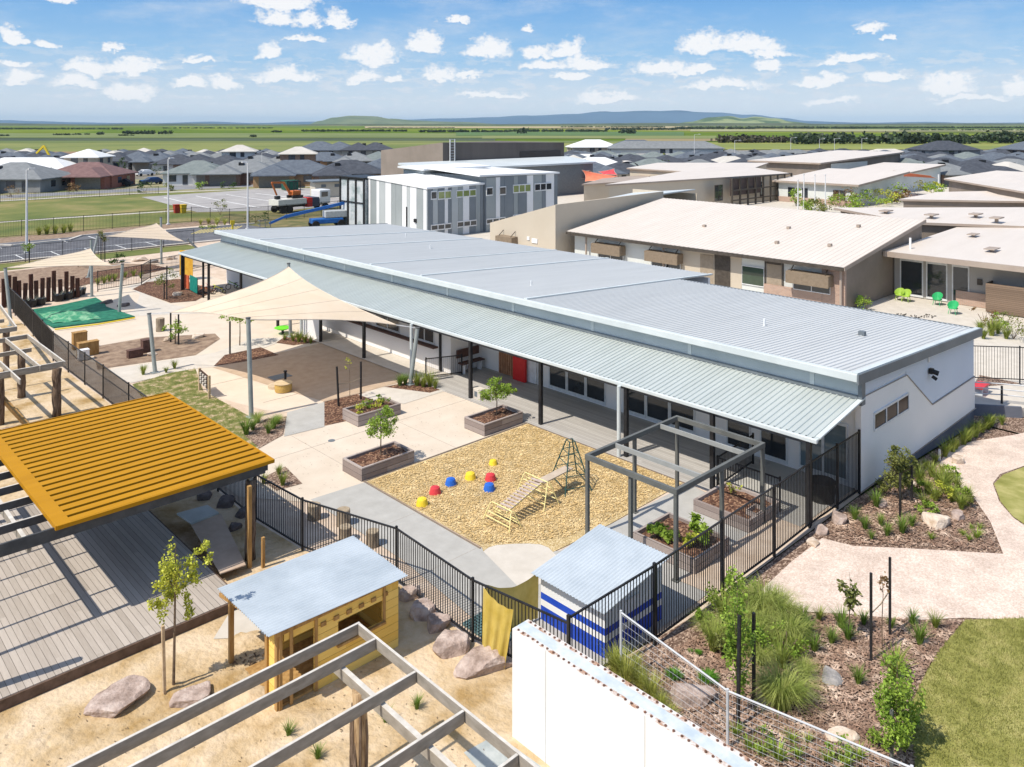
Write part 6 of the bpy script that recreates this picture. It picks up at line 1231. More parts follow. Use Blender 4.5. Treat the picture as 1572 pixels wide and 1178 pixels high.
# totems
tot = mat('dark_red_brown_timber', (.05, .022, .015), (.12, .05, .035), scale=4, stretch=(3, 3, .4)); tx = [(24, 418, 1), (32, 420, 1), (41, 426, 1), (50, 424, 1), (58, 434, 0), (66, 437, 0), (75, 421, 1), (84, 417, 1), (93, 430, 0), (102, 416, 1), (111, 421, 1), (120, 427, 0)]
tops = [(22, 425), (30, 431), (38, 435), (48, 421), (56, 431), (65, 427), (74, 426), (83, 416), (93, 429), (102, 417), (111, 424), (119, 427), (14, 423), (6, 428)]
for i, (px, pt) in enumerate(tops):
    pb_ = 470 - (px - 20) * .14; x, y, _ = G(px, pb_); d = x * FW[0] + y * FW[1]; h = CAMH - (pt - 190) * d / FPX
    where = ['at the left end of the row', 'left part of the row', 'left part of the row', 'left of the middle', 'near the middle', 'near the middle', 'right of the middle', 'the tallest one right of the middle', 'short one between the two tall ones', 'tall one third from the right', 'second from the right', 'at the right end of the row', 'beside the leaning post', 'at the picture edge'][i]
    T = thing('totem_pole', 'dark red-brown timber totem pole, %s' % (where if i not in (2, 5) else {2: 'third from the left of the row', 5: 'just left of the middle pots'}[i]), 'totem pole', (x, y, 0), 'totem poles behind the green netting'); rr = random.Random(i); lean = rr.uniform(-.05, .05)
    MB().bar((x, y, -.05), (x + lean, y, h), .24, .2).build('shaft', tot, T); MB().box(x - .115, x + .115, y - .095, y + .095, -.02, .2).build('footing', blk, T)
rr = random.Random(9)
for i, (px, py) in enumerate(((38, 472), (48, 471), (62, 468), (90, 462), (104, 459), (118, 455), (124, 452))):
    x, y, _ = G(px, py); T = thing('planter_pot', ['black pot leftmost at the foot of the totem poles', 'second black pot from the left at the totem poles', 'black pot near the middle totem poles', 'wide black pot under the tallest totem pole', 'black pot with pale plants right of the tallest totem', 'black pot second from the right end of the totems', 'black pot at the right end of the totem row'][i], 'pot', (x, y, 0), 'black pots at the totem poles')
    MB().tube([(x, y, 0), (x, y, .45)], [.3, .38], 10).build('pot', blk, T); m_ = MB()
    for k in range(14): a = rr.uniform(0, 6.28); m_.add([(x + .2 * math.cos(a), y + .2 * math.sin(a), .42), (x + .26 * math.cos(a), y + .26 * math.sin(a), .42), (x + .35 * math.cos(a + .2), y + .35 * math.sin(a + .2), .5 + rr.uniform(.1, .35))], [(0, 1, 2)])
    m_.build('leaves', leafmat('silver_leaf', (.25, .27, .2), (.45, .45, .38)), T)
# stage blocks / crates by the dirt patch
for i, (px, py, w_, d_, h_, lab, mm_) in enumerate(((225, 540, .5, .4, .65, 'dark upright timber box beside the leaning grey post', 'bench'), (207, 548, .75, .35, .38, 'low dark timber crate left of the leaning grey post', 'bench'), (135, 545, 1.0, .4, .7, 'timber mud kitchen bench against the fence', 'pine'), (122, 535, .7, .4, .9, 'tall timber mud kitchen shelf against the fence', 'pine'), (128, 552, .5, .35, .5, 'white tub unit beside the mud kitchen', 'white'))):
    x, y, _ = G(px, py); T = thing('play_box', lab, 'box', (x, y, 0)); mm_ = {'bench': mat('dark_bench_timber', (0, 0, 0)), 'pine': pine2, 'white': wht}[mm_]; m_ = MB()
    m_.box(x - w_ / 2, x + w_ / 2, y - d_ / 2, y - d_ / 2 + .04, 0, h_).box(x - w_ / 2, x + w_ / 2, y + d_ / 2 - .04, y + d_ / 2, 0, h_).box(x - w_ / 2, x - w_ / 2 + .04, y - d_ / 2 + .04, y + d_ / 2 - .04, 0, h_).box(x + w_ / 2 - .04, x + w_ / 2, y - d_ / 2 + .04, y + d_ / 2 - .04, 0, h_)
    m_.build('sides', mm_, T); MB().box(x - w_ / 2 - .02, x + w_ / 2 + .02, y - d_ / 2 - .02, y + d_ / 2 + .02, h_, h_ + .03).build('top', mm_, T)
# far play corner: coloured panels and bikes
T = thing('activity_screen', 'teal green panel fixed between posts at the far veranda end', 'panel', (20.5, 58.5, 0)); a, b_ = G(292, 447), G(303, 453)
MB().bar((a[0], a[1], .65), (b_[0], b_[1], .65), .06, 1.1).build('board', mat('teal_board', (.0, .17, .13), (.01, .23, .18)), T)
T = thing('activity_screen', 'orange-red panel left of the teal one at the far veranda end', 'panel', (20.5, 60, 0)); a, b_ = G(284, 444), G(290, 446); MB().bar((a[0], a[1], .6), (b_[0], b_[1], .6), .06, 1.0).build('board', mat('orange_board', (.5, .10, .04), (.6, .14, .06)), T)
T = thing('banner', 'yellow-orange cloth banner hanging at the far veranda end', 'banner', (22, 62, 0)); a, b_ = G(276, 428), G(296, 430); MB().bar((a[0], a[1], 1.3), (b_[0], b_[1], 1.3), .03, 2.0).build('cloth', mat('orange_yellow_cloth', (.6, .3, .03), (.72, .42, .05), scale=3), T)
for (px, pb_, pt, lab) in ((282, 445, 393, 'black post at the far end of the veranda, left'), (312, 457, 402, 'black post at the far end of the veranda, right')):
    x, y, _ = G(px, pb_); d = x * FW[0] + y * FW[1]; MB().box(x - .06, x + .06, y - .06, y + .06, 0, CAMH - (pt - 190) * d / FPX).build('veranda_post', blk, label=lab, cat='post', at=(x, y, 0), group='black posts at the veranda end')
def wheel(m_, c, r, ax, n_=16, t=.025):
    c = Vector(c); ax = Vector(ax).normalized(); o = ax.orthogonal().normalized(); b_ = ax.cross(o); m_.tube([c + (o * math.cos(2 * math.pi * k / n_) + b_ * math.sin(2 * math.pi * k / n_)) * r for k in range(n_ + 1)], t, 6)
for i, (px, py, c, lab) in enumerate(((317, 452, mat('orange_paint', (.6, .16, .03)), 'orange tricycle nearest the black veranda post'), (324, 449, mat('pink_paint', (.6, .3, .3)), 'pale pink tricycle behind the orange one'), (336, 451, mat('lime_paint', (.6, .62, .05)), 'yellow-green tricycle right of the orange one'), (358, 444, mat('green_paint', (.2, .4, .05)), 'green ride-on beside the white wall'))):
    x, y, _ = G(px, py); T = thing('tricycle', lab, 'tricycle', (x, y, 0), 'tricycles at the far veranda end'); m_ = MB(); m_.tube([(x - .35, y, .45), (x - .3, y, .6), (x + .3, y, .3)], .035, 6).tube([(x - .35, y - .2, .68), (x - .33, y + .2, .68)], .02, 6).tube([(x + .3, y - .22, .15), (x + .3, y + .22, .15)], .02, 6); m_.build('frame', c, T)
    for cc, r in (((x - .38, y, .22), .2), ((x + .3, y - .22, .15), .13), ((x + .3, y + .22, .15), .13)): m_ = MB(); wheel(m_, cc, r, (0, 1, 0)); m_.build('wheel', blk, T)
    MB().box(x + .05, x + .3, y - .1, y + .1, .42, .46).build('saddle', blk, T)
T = thing('sand_toy', 'lime green plastic dish toy on a stand near the tufts', 'toy', G(434, 512)); x, y, _ = G(434, 512); MB().tube([(x, y, .25), (x, y, .35)], [.3, .5], 16).build('dish', mat('lime_plastic', (.15, .6, .03)), T); MB().tube([(x, y, 0), (x, y, .25)], .08, 8).build('stand', blk, T)
x, y, _ = G(482, 522); T = thing('panel_screen', 'white corrugated screen panel beside the veranda posts', 'screen', (24.3, 41.5, 0)); MB().box(24.2, 24.26, 41.3, 43.4, 0, 1.7).build('sheet', gwall, T); MB().box(24.18, 24.28, 43.4, 43.5, 0, 1.8).build('post', blk, T)
# garden stakes, panels, green outdoor chairs
lime = mat('lime_green_plastic', (.30, .45, .05), (.36, .52, .08), rough=.4); grn = mat('bright_green_plastic', (.03, .36, .12), (.05, .44, .16), rough=.4)
def tub_chair(px, py, lab, m):
    x, y, _ = G(px, py); T = thing('outdoor_chair', lab, 'chair', (x, y, 0), 'green outdoor chairs on the terrace'); vs = []; n1, n2 = 10, 5
    for i in range(n1 + 1):
        a = -math.pi * .65 + 1.3 * math.pi * i / n1
        for j in range(n2 + 1): r = .2 + .14 * j / n2; vs.append((x + r * math.cos(a), y + r * math.sin(a), .38 + .45 * (j / n2) ** 1.3 * (.5 + .5 * math.cos(a))))
    MB().add(vs, [(i * (n2 + 1) + j, (i + 1) * (n2 + 1) + j, (i + 1) * (n2 + 1) + j + 1, i * (n2 + 1) + j + 1) for i in range(n1) for j in range(n2)]).build('backrest', m, T); MB().tube([(x, y, .36), (x, y, .4)], .3, 14).build('seat', m, T)
    for a in (45, 135, 225, 315): MB().tube([(x + .22 * math.cos(R(a)), y + .22 * math.sin(R(a)), .37), (x + .32 * math.cos(R(a)), y + .32 * math.sin(R(a)), 0)], .018, 6).build('leg', m, T)
tub_chair(1439, 468, 'bright green tub chair left of the pair on the terrace', grn); tub_chair(1463, 482, 'bright green tub chair right of the pair on the terrace', grn); tub_chair(1318, 473, 'lime chair at the corner beside the brown end wall', lime); tub_chair(1381, 461, 'lime chair in front of the glazed doors', lime); tub_chair(1391, 463, 'second lime chair in front of the glazed doors', lime)
for px, py, lab in ((1425, 486, 'dark drain grate on the terrace'), (1383, 484, 'scattered brown leaves beside the glazed doors'), (1402, 487, 'scattered brown scraps on the terrace')):
    x, y, _ = G(px, py); rr = random.Random(px); m_ = MB()
    for k in range(16): a, b2_ = rr.uniform(-.5, .5), rr.uniform(-.35, .35); m_.box(x + a, x + a + .12, y + b2_, y + b2_ + .05, 0, .03)
    m_.build('scraps', brn, label=lab, cat='scraps', at=(x, y, 0), kind='stuff')
# ---------------- vehicles and far clutter ----------------
tyre = mat('tyre_rubber', (.015, .015, .015), (.03, .03, .03)); car_m = {'silver': mat('silver_paint', (.42, .44, .46), (.46, .48, .5), rough=.3, metal=.4), 'blue': mat('blue_car_paint', (.02, .05, .14), rough=.3), 'white': mat('white_car_paint', (.7, .7, .7), (.75, .75, .75), rough=.3), 'dark': mat('dark_car_paint', (.02, .02, .025), rough=.3)}
def car(px, py, rot, c, lab, van=False):
    x, y, _ = G(px, py); T = thing('parked_car', lab, 'car', (x, y, 0), 'cars of the estate'); ca, sa = math.cos(rot), math.sin(rot); tf = lambda p: (x + p[0] * ca - p[1] * sa, y + p[0] * sa + p[1] * ca, p[2]); W_ = .88
    prof = [(-2.2, .35), (-2.25, .8), (-2.1, .95), (-1.1, 1.0), (-.5 if not van else -1.0, 1.45 if not van else 1.9), (1.0, 1.48 if not van else 1.95), (1.75, 1.0), (2.2, .9), (2.25, .35)]
    vs = [tf((a, s_ * (W_ if z < 1.05 else W_ * .8), z)) for s_ in (-1, 1) for a, z in prof]; n_ = len(prof)
    MB().add(vs, [tuple(range(n_)), tuple(range(n_, 2 * n_))[::-1]] + [(i, n_ + i, n_ + (i + 1) % n_, (i + 1) % n_) for i in range(n_)]).build('body', car_m[c], T)
    for s_ in (-1, 1): q = [(-1.0, 1.02), (-.5 if not van else -.95, 1.38), (.95, 1.4), (1.5, 1.02)]; MB().add([tf((a, s_ * (W_ * (.975 - (z - 1.02) * .42)), z)) for a, z in q], [(0, 1, 2, 3) if s_ > 0 else (3, 2, 1, 0)]).build('side_window', glass, T)
    MB().add([tf(p) for p in ((-1.12, -.7, 1.01), (-1.12, .7, 1.01), (-.53, .62, 1.42), (-.53, -.62, 1.42))], [(3, 2, 1, 0)]).build('windscreen', glass, T)
    for a in (-1.4, 1.4):
        for s_ in (-1, 1): MB().tube([tf((a, s_ * .72, .33)), tf((a, s_ * .92, .33))], .33, 12).build('wheel', tyre, T)
car(233, 283, .1, 'blue', 'dark blue car parked on the side street left of the silver one'); car(270, 283, -.5, 'silver', 'silver car parked in front of the dark blue doored house'); car(222, 270, .2, 'white', 'white car in the driveway behind the side street'); car(425, 281, -.7, 'silver', 'silver hatchback in front of the tan brick house with skylights'); car(185, 286, -.6, 'dark', 'dark car beside the red-brown tiled house')
TR = thing('tipper_truck', 'white tipper truck carrying the small excavator', 'truck', G(445, 325)); bx, by, _ = G(420, 328); ex_, ey, _ = G(525, 318); dv = Vector((ex_ - bx, ey - by, 0)).normalized(); nv = Vector((-dv.y, dv.x, 0)); o_ = Vector((bx, by, 0))
def lbox(T, name, m, a0, a1, b0, b1, z0, z1, bev=0):
    vs = [tuple(o_ + dv * a + nv * b_ + Vector((0, 0, z))) for z in (z0, z1) for a, b_ in ((a0, b0), (a1, b0), (a1, b1), (a0, b1))]; return MB().add(vs, [(0, 3, 2, 1), (4, 5, 6, 7), (0, 1, 5, 4), (1, 2, 6, 5), (2, 3, 7, 6), (3, 0, 4, 7)]).build(name, m, T, bevel=bev)
offw = mat('off_white_paint', (.58, .57, .52), (.66, .65, .6)); orange = mat('digger_orange', (.5, .13, .03), (.6, .18, .05), rough=.5)
lbox(TR, 'tray', offw, 0, 4.6, -1.2, 1.2, 1.1, 1.9); lbox(TR, 'chassis', blk, .1, 8.6, -.5, .5, .7, 1.05); lbox(TR, 'cab', car_m['white'], 6.9, 8.8, -1.1, 1.1, .9, 2.9, .12); lbox(TR, 'side_window', glass, 7.2, 8.3, -1.12, -1.1, 1.9, 2.6); lbox(TR, 'toolbox', mat('red_panel', (.55, .04, .03)), 4.8, 5.6, -1.15, 1.1, .6, 1.9); lbox(TR, 'equipment_box', mat('grey_blue_box', (.07, .08, .12)), 5.65, 6.8, -1.1, 1.1, .6, 1.9)
for a in (.8, 1.9, 7.9):
    for s_ in (-1.05, 1.05): p = o_ + dv * a + nv * s_ + Vector((0, 0, .5)); MB().tube([p - nv * .15, p + nv * .15], .5, 14).build('wheel', tyre, TR)
EX = thing('mini_excavator', 'small orange excavator standing on the tray of the white truck', 'excavator', tuple(o_ + dv * 3 + Vector((0, 0, 1.9))))
lbox(EX, 'body', orange, 2.7, 4.1, -.6, .6, 2.35, 3.0, .08); lbox(EX, 'track', blk, 2.6, 4.3, -.8, -.5, 1.95, 2.35); lbox(EX, 'track', blk, 2.6, 4.3, .5, .8, 1.95, 2.35)
LP = lambda a, b_, z: o_ + dv * a + nv * b_ + Vector((0, 0, z))
MB().bar(LP(2.7, 0, 2.5), LP(1.6, 0, 4.2), .25, .3).bar(LP(1.6, 0, 4.2), LP(-.3, 0, 4.3), .2, .25).build('boom', orange, EX); MB().bar(LP(-.3, 0, 4.3), LP(.5, 0, 2.5), .16, .2).build('dipper_arm', orange, EX); lbox(EX, 'bucket', blk, .3, .9, -.3, .3, 1.95, 2.4)
m_ = MB()
for a in (2.9, 4.0):
    for s_ in (-.55, .55): m_.bar(LP(a, s_, 2.9), LP(a, s_, 4.3), .07, .07)
m_.bar(LP(2.85, -.55, 4.3), LP(4.05, -.55, 4.3), .07, .07).bar(LP(2.85, .55, 4.3), LP(4.05, .55, 4.3), .07, .07).bar(LP(2.9, -.55, 4.3), LP(2.9, .55, 4.3), .07, .07).bar(LP(4, -.55, 4.3), LP(4, .55, 4.3), .07, .07); m_.build('roll_frame', blk, EX)
BL_ = thing('boom_lift', 'blue boom lift with folded arm in front of the white truck', 'boom lift', G(505, 345)); bx, by, _ = G(482, 350); ex_, ey, _ = G(530, 347); dv = Vector((ex_ - bx, ey - by, 0)).normalized(); nv = Vector((-dv.y, dv.x, 0)); o_ = Vector((bx, by, 0)); bb = mat('boom_blue', (.01, .09, .33), (.02, .13, .42), rough=.4)
lbox(BL_, 'chassis', bb, -.4, 3.4, -.8, .8, .5, 1.1, .1); lbox(BL_, 'turret', mat('boom_grey', (.4, .42, .43)), 1.2, 4.4, -.7, .7, 1.15, 2.0, .1)
for a in (0, 3.1):
    for s_ in (-.85, .85): p = LP(a, s_, .45); MB().tube([p - nv * .15, p + nv * .15], .45, 14).build('wheel', tyre, BL_)
MB().bar(LP(4.4, .2, 2.9), LP(-3.4, .2, 1.5), .3, .35).build('boom', bb, BL_); MB().bar(LP(-3.4, .2, 1.5), LP(-5.2, .2, .8), .2, .25).build('jib', bb, BL_)
m_ = MB()
for z in (.2, .7, 1.2): m_.bar(LP(-6.4, -.4, z), LP(-5.2, -.4, z), .05, .05).bar(LP(-6.4, .8, z), LP(-5.2, .8, z), .05, .05).bar(LP(-6.4, -.4, z), LP(-6.4, .8, z), .05, .05)
for a in (-6.4, -5.8, -5.2): m_.bar(LP(a, -.4, .2), LP(a, -.4, 1.2), .05, .05)
m_.build('basket', fascD, BL_)
SH = thing('toilet_block', 'small cream brick block with flat grey roof beside the ball court', 'building', G(510, 300)); bx, by, _ = G(484, 304); ex_, ey, _ = G(530, 302); dv = Vector((ex_ - bx, ey - by, 0)).normalized(); nv = Vector((-dv.y, dv.x, 0)); o_ = Vector((bx, by, 0)); L0 = (Vector((ex_ - bx, ey - by, 0))).length
lbox(SH, 'wall', mat('cream_block_wall', (.5, .45, .36), (.56, .51, .42)), 0, L0, 0, 3.5, 0, 2.6); lbox(SH, 'roof', fascD, -.6, L0 + .5, -.6, 4.1, 2.61, 2.8); lbox(SH, 'window', fascD, 1, 1.8, -.05, -.01, 1.7, 2.2); lbox(SH, 'window', fascD, 3.3, 4.1, -.05, -.01, 1.7, 2.2)
for px, py, c, lab in ((271, 327, 'red_bin', 'red wheelie bin beside the park path'), (281, 327, 'yellow_bin', 'yellow wheelie bin beside the red one')):
    x, y, _ = G(px, py); T = thing('wheelie_bin', lab, 'bin', (x, y, 0)); cm = mat(c, (.35, .04, .02) if 'red' in c else (.6, .4, .03)); MB().add([(x - .3, y - .35, 0), (x + .3, y - .35, 0), (x + .3, y + .3, 0), (x - .3, y + .3, 0), (x - .38, y - .42, 1.1), (x + .38, y - .42, 1.1), (x + .38, y + .38, 1.1), (x - .38, y + .38, 1.1)], [(0, 3, 2, 1), (4, 5, 6, 7), (0, 1, 5, 4), (1, 2, 6, 5), (2, 3, 7, 6), (3, 0, 4, 7)]).build('body', cm, T); MB().box(x - .42, x + .42, y - .46, y + .42, 1.1, 1.18).build('lid', cm, T)
x, y, _ = G(357, 355); T = thing('bollard_sign', 'yellow bollard sign at the end of the car park', 'sign', (x, y, 0)); MB().bar((x, y, 0), (x, y, 1.1), .16, .16).build('post', pc['yellow'], T); MB().box(x - .25, x + .25, y - .05, y + .05, .75, 1.25).build('plate', pc['yellow'], T)
x, y, _ = G(445, 292); T = thing('skip_bin', 'dark green skip bin beside the ball court', 'skip', (x, y, 0)); MB().box(x - 1.2, x + 1.2, y - 1, y + 1, .1, 1.7).build('body', mat('skip_green', (.02, .09, .06)), T); MB().box(x - 1.3, x + 1.3, y - 1.1, y + 1.1, 1.7, 1.85).build('lid', mat('skip_green', (0, 0, 0)), T)
x, y, _ = G(80, 262); T = thing('excavator', 'yellow excavator working at the edge of the far field', 'excavator', (x, y, 0)); MB().box(x - 1.2, x + 1.2, y - 1, y + 1, 1, 2.8).build('body', pc['yellow'], T); MB().bar((x, y, 2.6), (x - 1.6, y + 1.3, 6.6), .5, .5).bar((x - 1.6, y + 1.3, 6.6), (x - 3, y + 2.8, 4.6), .45, .45).build('boom', pc['yellow'], T); MB().box(x - 2.3, x + 2.3, y - 2, y + 2, 0, 1).build('track', blk, T)
# ---------------- planting ----------------
lf_b = leafmat('bright_leaf', (.17, .28, .03), (.34, .45, .07)); lf_y = leafmat('yellow_green_leaf', (.36, .40, .03), (.60, .60, .10)); lf_d = leafmat('deep_leaf', (.035, .07, .018), (.08, .13, .03)); lf_o = leafmat('olive_leaf', (.12, .15, .035), (.28, .28, .08)); lf_r = leafmat('bronze_leaf', (.18, .09, .04), (.3, .2, .08)); lf_g = leafmat('strap_leaf', (.16, .22, .03), (.38, .42, .09)); lf_f = leafmat('fine_grass_leaf', (.20, .28, .04), (.48, .50, .16))
trk = mat('sapling_bark', (.12, .08, .05), (.22, .16, .11), scale=10)
def leaves(mb, rnd, n_, centre, rad, size, shape=1.0, droop=.2):
    cx_, cy_, cz_ = centre; rx, ry, rz = rad
    clumps = [(rnd.gauss(0, .5), rnd.gauss(0, .5), rnd.gauss(0, .5)) for _ in range(max(5, n_ // 60))]
    for _ in range(n_):
        c = rnd.choice(clumps); a = [c[i] + rnd.gauss(0, .17) for i in range(3)]
        l = math.sqrt(sum(v * v for v in a))
        if l > 1.15: a = [v / l for v in a]
        p = Vector((cx_ + a[0] * rx, cy_ + a[1] * ry, cz_ + a[2] * rz)); s = size * rnd.uniform(.6, 1.35)
        d = Vector((rnd.gauss(0, 1), rnd.gauss(0, 1), rnd.gauss(-droop, .6))).normalized(); o = d.cross(Vector((rnd.gauss(0, 1), rnd.gauss(0, 1), rnd.gauss(0, 1)))).normalized() * s * .32
        m_ = p + d * s * .5; mb.add([p, m_ + o, p + d * s, m_ - o], [(0, 1, 2, 3)])
def tree(x, y, h, label, lf, crown=(.5, .5, .6), cz=None, n_=700, size=.07, z=0.0, name='tree', cat='tree', group=None, r=.03, seed=0, blobs=None, lean=(0, 0), forks=5):
    rnd = random.Random(seed + int(x * 13 + y * 7)); T = thing(name, label, cat, (x, y, z), group); cz = cz or h - crown[2]; mt = MB()
    mt.tube([(x, y, z - .05), (x + lean[0] * .3 + rnd.uniform(-.02, .02), y + lean[1] * .3, z + h * .35), (x + lean[0] * .7, y + lean[1] * .7 + rnd.uniform(-.03, .03), z + h * .68), (x + lean[0], y + lean[1], z + h * .93)], [r * 1.3, r, r * .7, r * .25], 8)
    bl = blobs or [(0, 0, 0, 1)]
    for k in range(forks):
        a = rnd.uniform(0, 6.28); zz = z + cz - crown[2] * rnd.uniform(.2, .8); u = (zz - z) / h; b0 = (x + lean[0] * u, y + lean[1] * u, zz); e = (x + lean[0] * .8 + crown[0] * .8 * math.cos(a), y + lean[1] * .8 + crown[1] * .8 * math.sin(a), z + cz + crown[2] * rnd.uniform(-.1, .7))
        mt.tube([b0, ((b0[0] + e[0]) / 2, (b0[1] + e[1]) / 2, (b0[2] + e[2]) / 2 + .02), e], [r * .55, r * .35, r * .12], 6)
    mt.build('trunk', trk, T); ml = MB()
    for (ox, oy, oz, k) in bl: leaves(ml, rnd, int(n_ * k), (x + lean[0] * .8 + ox, y + lean[1] * .8 + oy, z + cz + oz), tuple(c * (k ** .4) for c in crown), size)
    ml.build('crown', lf, T); return T
def stake(x, y, h, label, z=0, m=blk, r=.025, lean=0): return MB().bar((x, y, z - .1), (x + lean, y, z + h), r * 2, r * 2).build('garden_stake', m, label=label, cat='stake', at=(x, y, z), group='tree stakes')
def gz(px, py):
    z = 0
    for _ in range(6):
        x, y, _z = G(px, py, z)
        if 27 < x < 39.6 and 11.1 < y < 13: y = 11.1
        z = hz(x, y) if y < 11.69 or x > 39.4 else 0
    return x, y, z
def tie(a, b_, z, label): return MB().tube([(a[0], a[1], z), ((a[0] + b_[0]) / 2, (a[1] + b_[1]) / 2, z - .06), (b_[0], b_[1], z)], .014, 5).build('tree_tie', mat('hessian_tie', (.3, .24, .16)), label=label, cat='tie', at=(a[0], a[1], z), group='tree ties')
# saplings
tree(6.96, 18.19, 3.4, 'young sapling with bright yellow-green leaves standing on the sand beside a pine stake', lf_y, (.3, .3, .66), 2.55, 1050, .066, r=.028, blobs=[(0, 0, .1, 1), (-.12, .1, -.6, .6), (.42, -.1, -.15, .4), (.62, -.2, .2, .18), (-.35, .1, -.5, .25), (.25, 0, -.75, .3)], lean=(.05, 0), forks=7, seed=3)
MB().bar((6.74, 18.11, -.1), (6.70, 18.11, 1.5), .06, .06).build('garden_stake', mat('pale_pine', (0, 0, 0)), label='pine stake beside the yellow-green sapling on the sand', cat='stake', at=(6.74, 18.11, 0))
tree(16.95, 24.75, 1.7, 'leafy sapling growing in the planter box nearest the log stools', lf_b, (.55, .5, .5), 1.22, 950, .075, z=.33, r=.02, seed=5, blobs=[(0, 0, 0, 1), (-.35, .2, -.2, .5), (.35, -.1, -.15, .6), (.3, .1, .3, .3)], forks=7)
tree(22.85, 24.9, 1.5, 'round leafy sapling growing in the planter box beside the veranda post', lf_b, (.6, .55, .36), 1.0, 1000, .075, z=.33, r=.02, seed=8, blobs=[(0, 0, 0, 1), (-.1, .1, .42, .35), (.3, -.2, -.05, .6), (-.4, .1, -.05, .5)], forks=7)
tree(19.75, 7.9, 1.85, 'thin sapling with sparse bronze-green leaves between two black stakes in the mulch', lf_r, (.2, .2, .35), 1.5, 60, .08, r=.012, seed=2, forks=3)
tree(19.55, 8.6, 1.7, 'small drooping sapling with serrated olive leaves left of the twin black stakes', lf_o, (.25, .25, .6), 1.0, 200, .11, r=.012, seed=4, forks=4)
stake(19.04, 7.87, 2.05, 'tall black stake, left of the pair in the mulch near the gravel path'); stake(20.34, 7.95, 1.9, 'tall black stake, right of the pair in the mulch near the gravel path'); tie((19.04, 7.87), (20.34, 7.95), 1.1, 'hessian tie between the twin black stakes in the mulch')
tree(15.25, 9.1, 3.15, 'slim upright tree with bright green leaves beside the wire fence', lf_b, (.3, .3, 1.25), 1.8, 1700, .075, r=.022, seed=6, forks=9)
stake(14.95, 8.9, 2.3, 'black stake leaning at the slim green tree by the wire fence', r=.03, lean=.05); stake(15.75, 9.0, 2.0, 'black stake right of the slim green tree by the wire fence', r=.03); tie((14.95, 8.9), (15.75, 9.0), 1.1, 'tie between the stakes of the slim green tree')
tree(16.6, 6.35, 1.95, 'bushy young tree with bright leaves at the bottom right behind the wire fence', lf_b, (.5, .45, .7), 1.2, 1500, .075, r=.02, seed=7, forks=7, blobs=[(0, 0, 0, 1), (-.4, -.1, -.3, .5), (.35, .1, -.4, .4)]); stake(16.2, 6.3, 1.1, 'grey stake in front of the bushy young tree at the bottom right', r=.03, m=stl)
x, y, z = gz(1380, 765); tree(x, y, 1.65, 'olive and bronze leaved shrub tree at the near corner of the school plinth', lf_o, (.55, .55, .6), 1.05, 1300, .085, z=z, r=.03, seed=9, blobs=[(0, 0, 0, 1), (.4, -.2, -.4, .5), (-.3, 0, .3, .4)], forks=8)
for k, (px, py, h, lab) in enumerate(((1353, 735, .8, 'short black stake against the white gable wall'), (1382, 792, 1.35, 'black stake in front of the olive shrub tree'), (1400, 770, 1.2, 'black stake right of the olive shrub tree'), (1419, 700, .4, 'short pale bollard light near the plinth'))):
    x, y, z = gz(px, py); stake(x, y, h, lab, z=z, r=.03, m=blk if k < 3 else alu)
x, y, _ = G(537, 612); tree(x, y, 1.9, 'very thin sapling with a few yellow leaves between two black stakes beside the herb planter', lf_y, (.2, .2, .3), 1.6, 40, .09, r=.012, forks=2)
a, b_ = G(520, 623), G(554, 613); stake(a[0], a[1], 1.75, 'black stake left of the thin yellow-leaved sapling by the herb planter', r=.035, lean=-.1); stake(b_[0], b_[1], 1.7, 'black stake right of the thin yellow-leaved sapling by the herb planter', r=.035); tie(a, b_, .95, 'tie between the stakes beside the herb planter')
for (px, py, h, cr, cz, n_, lab, st) in ((269, 528, 1.7, (.6, .6, .5), .8, 500, 'green shrub tied between twin stakes behind the leaning grey post', ((262, 525, 1.7), (274, 529, 1.7))), (368, 530, 1.9, (1.0, .8, .35), 1.6, 900, 'flat-topped green shrub tree behind the tall sail post', ((353, 543, 1.75),)), (256, 458, 2.2, (.9, .8, .7), 1.4, 500, 'small tree in the round mulch bed near the teal panel', ((256, 460, 2.4), (252, 459, 1.3))), (158, 402, 2.6, (.7, .7, .6), 2.2, 350, 'small round-headed tree near the car park fence', ((155, 402, 2.2), (161, 402, 2.3))), (45, 408, 2.2, (.8, .8, .6), 1.5, 300, 'small tree behind the left sail near the car park fence', ((45, 408, 2.3),)), (120, 410, 1.2, (1, 1, .5), .7, 300, 'low leafy shrub beside the second sail', ())):
    x, y, _ = G(px, py); tree(x, y, h, lab, lf_o if 'round' in lab else lf_b, cr, cz, n_, .11, r=.03, seed=px)
    for i, (sx, sy, sh) in enumerate(st): a = G(sx, sy); stake(a[0], a[1], sh, 'black stake, %s, at the %s' % (('left', 'right')[i] if len(st) > 1 else 'single', lab), r=.035)
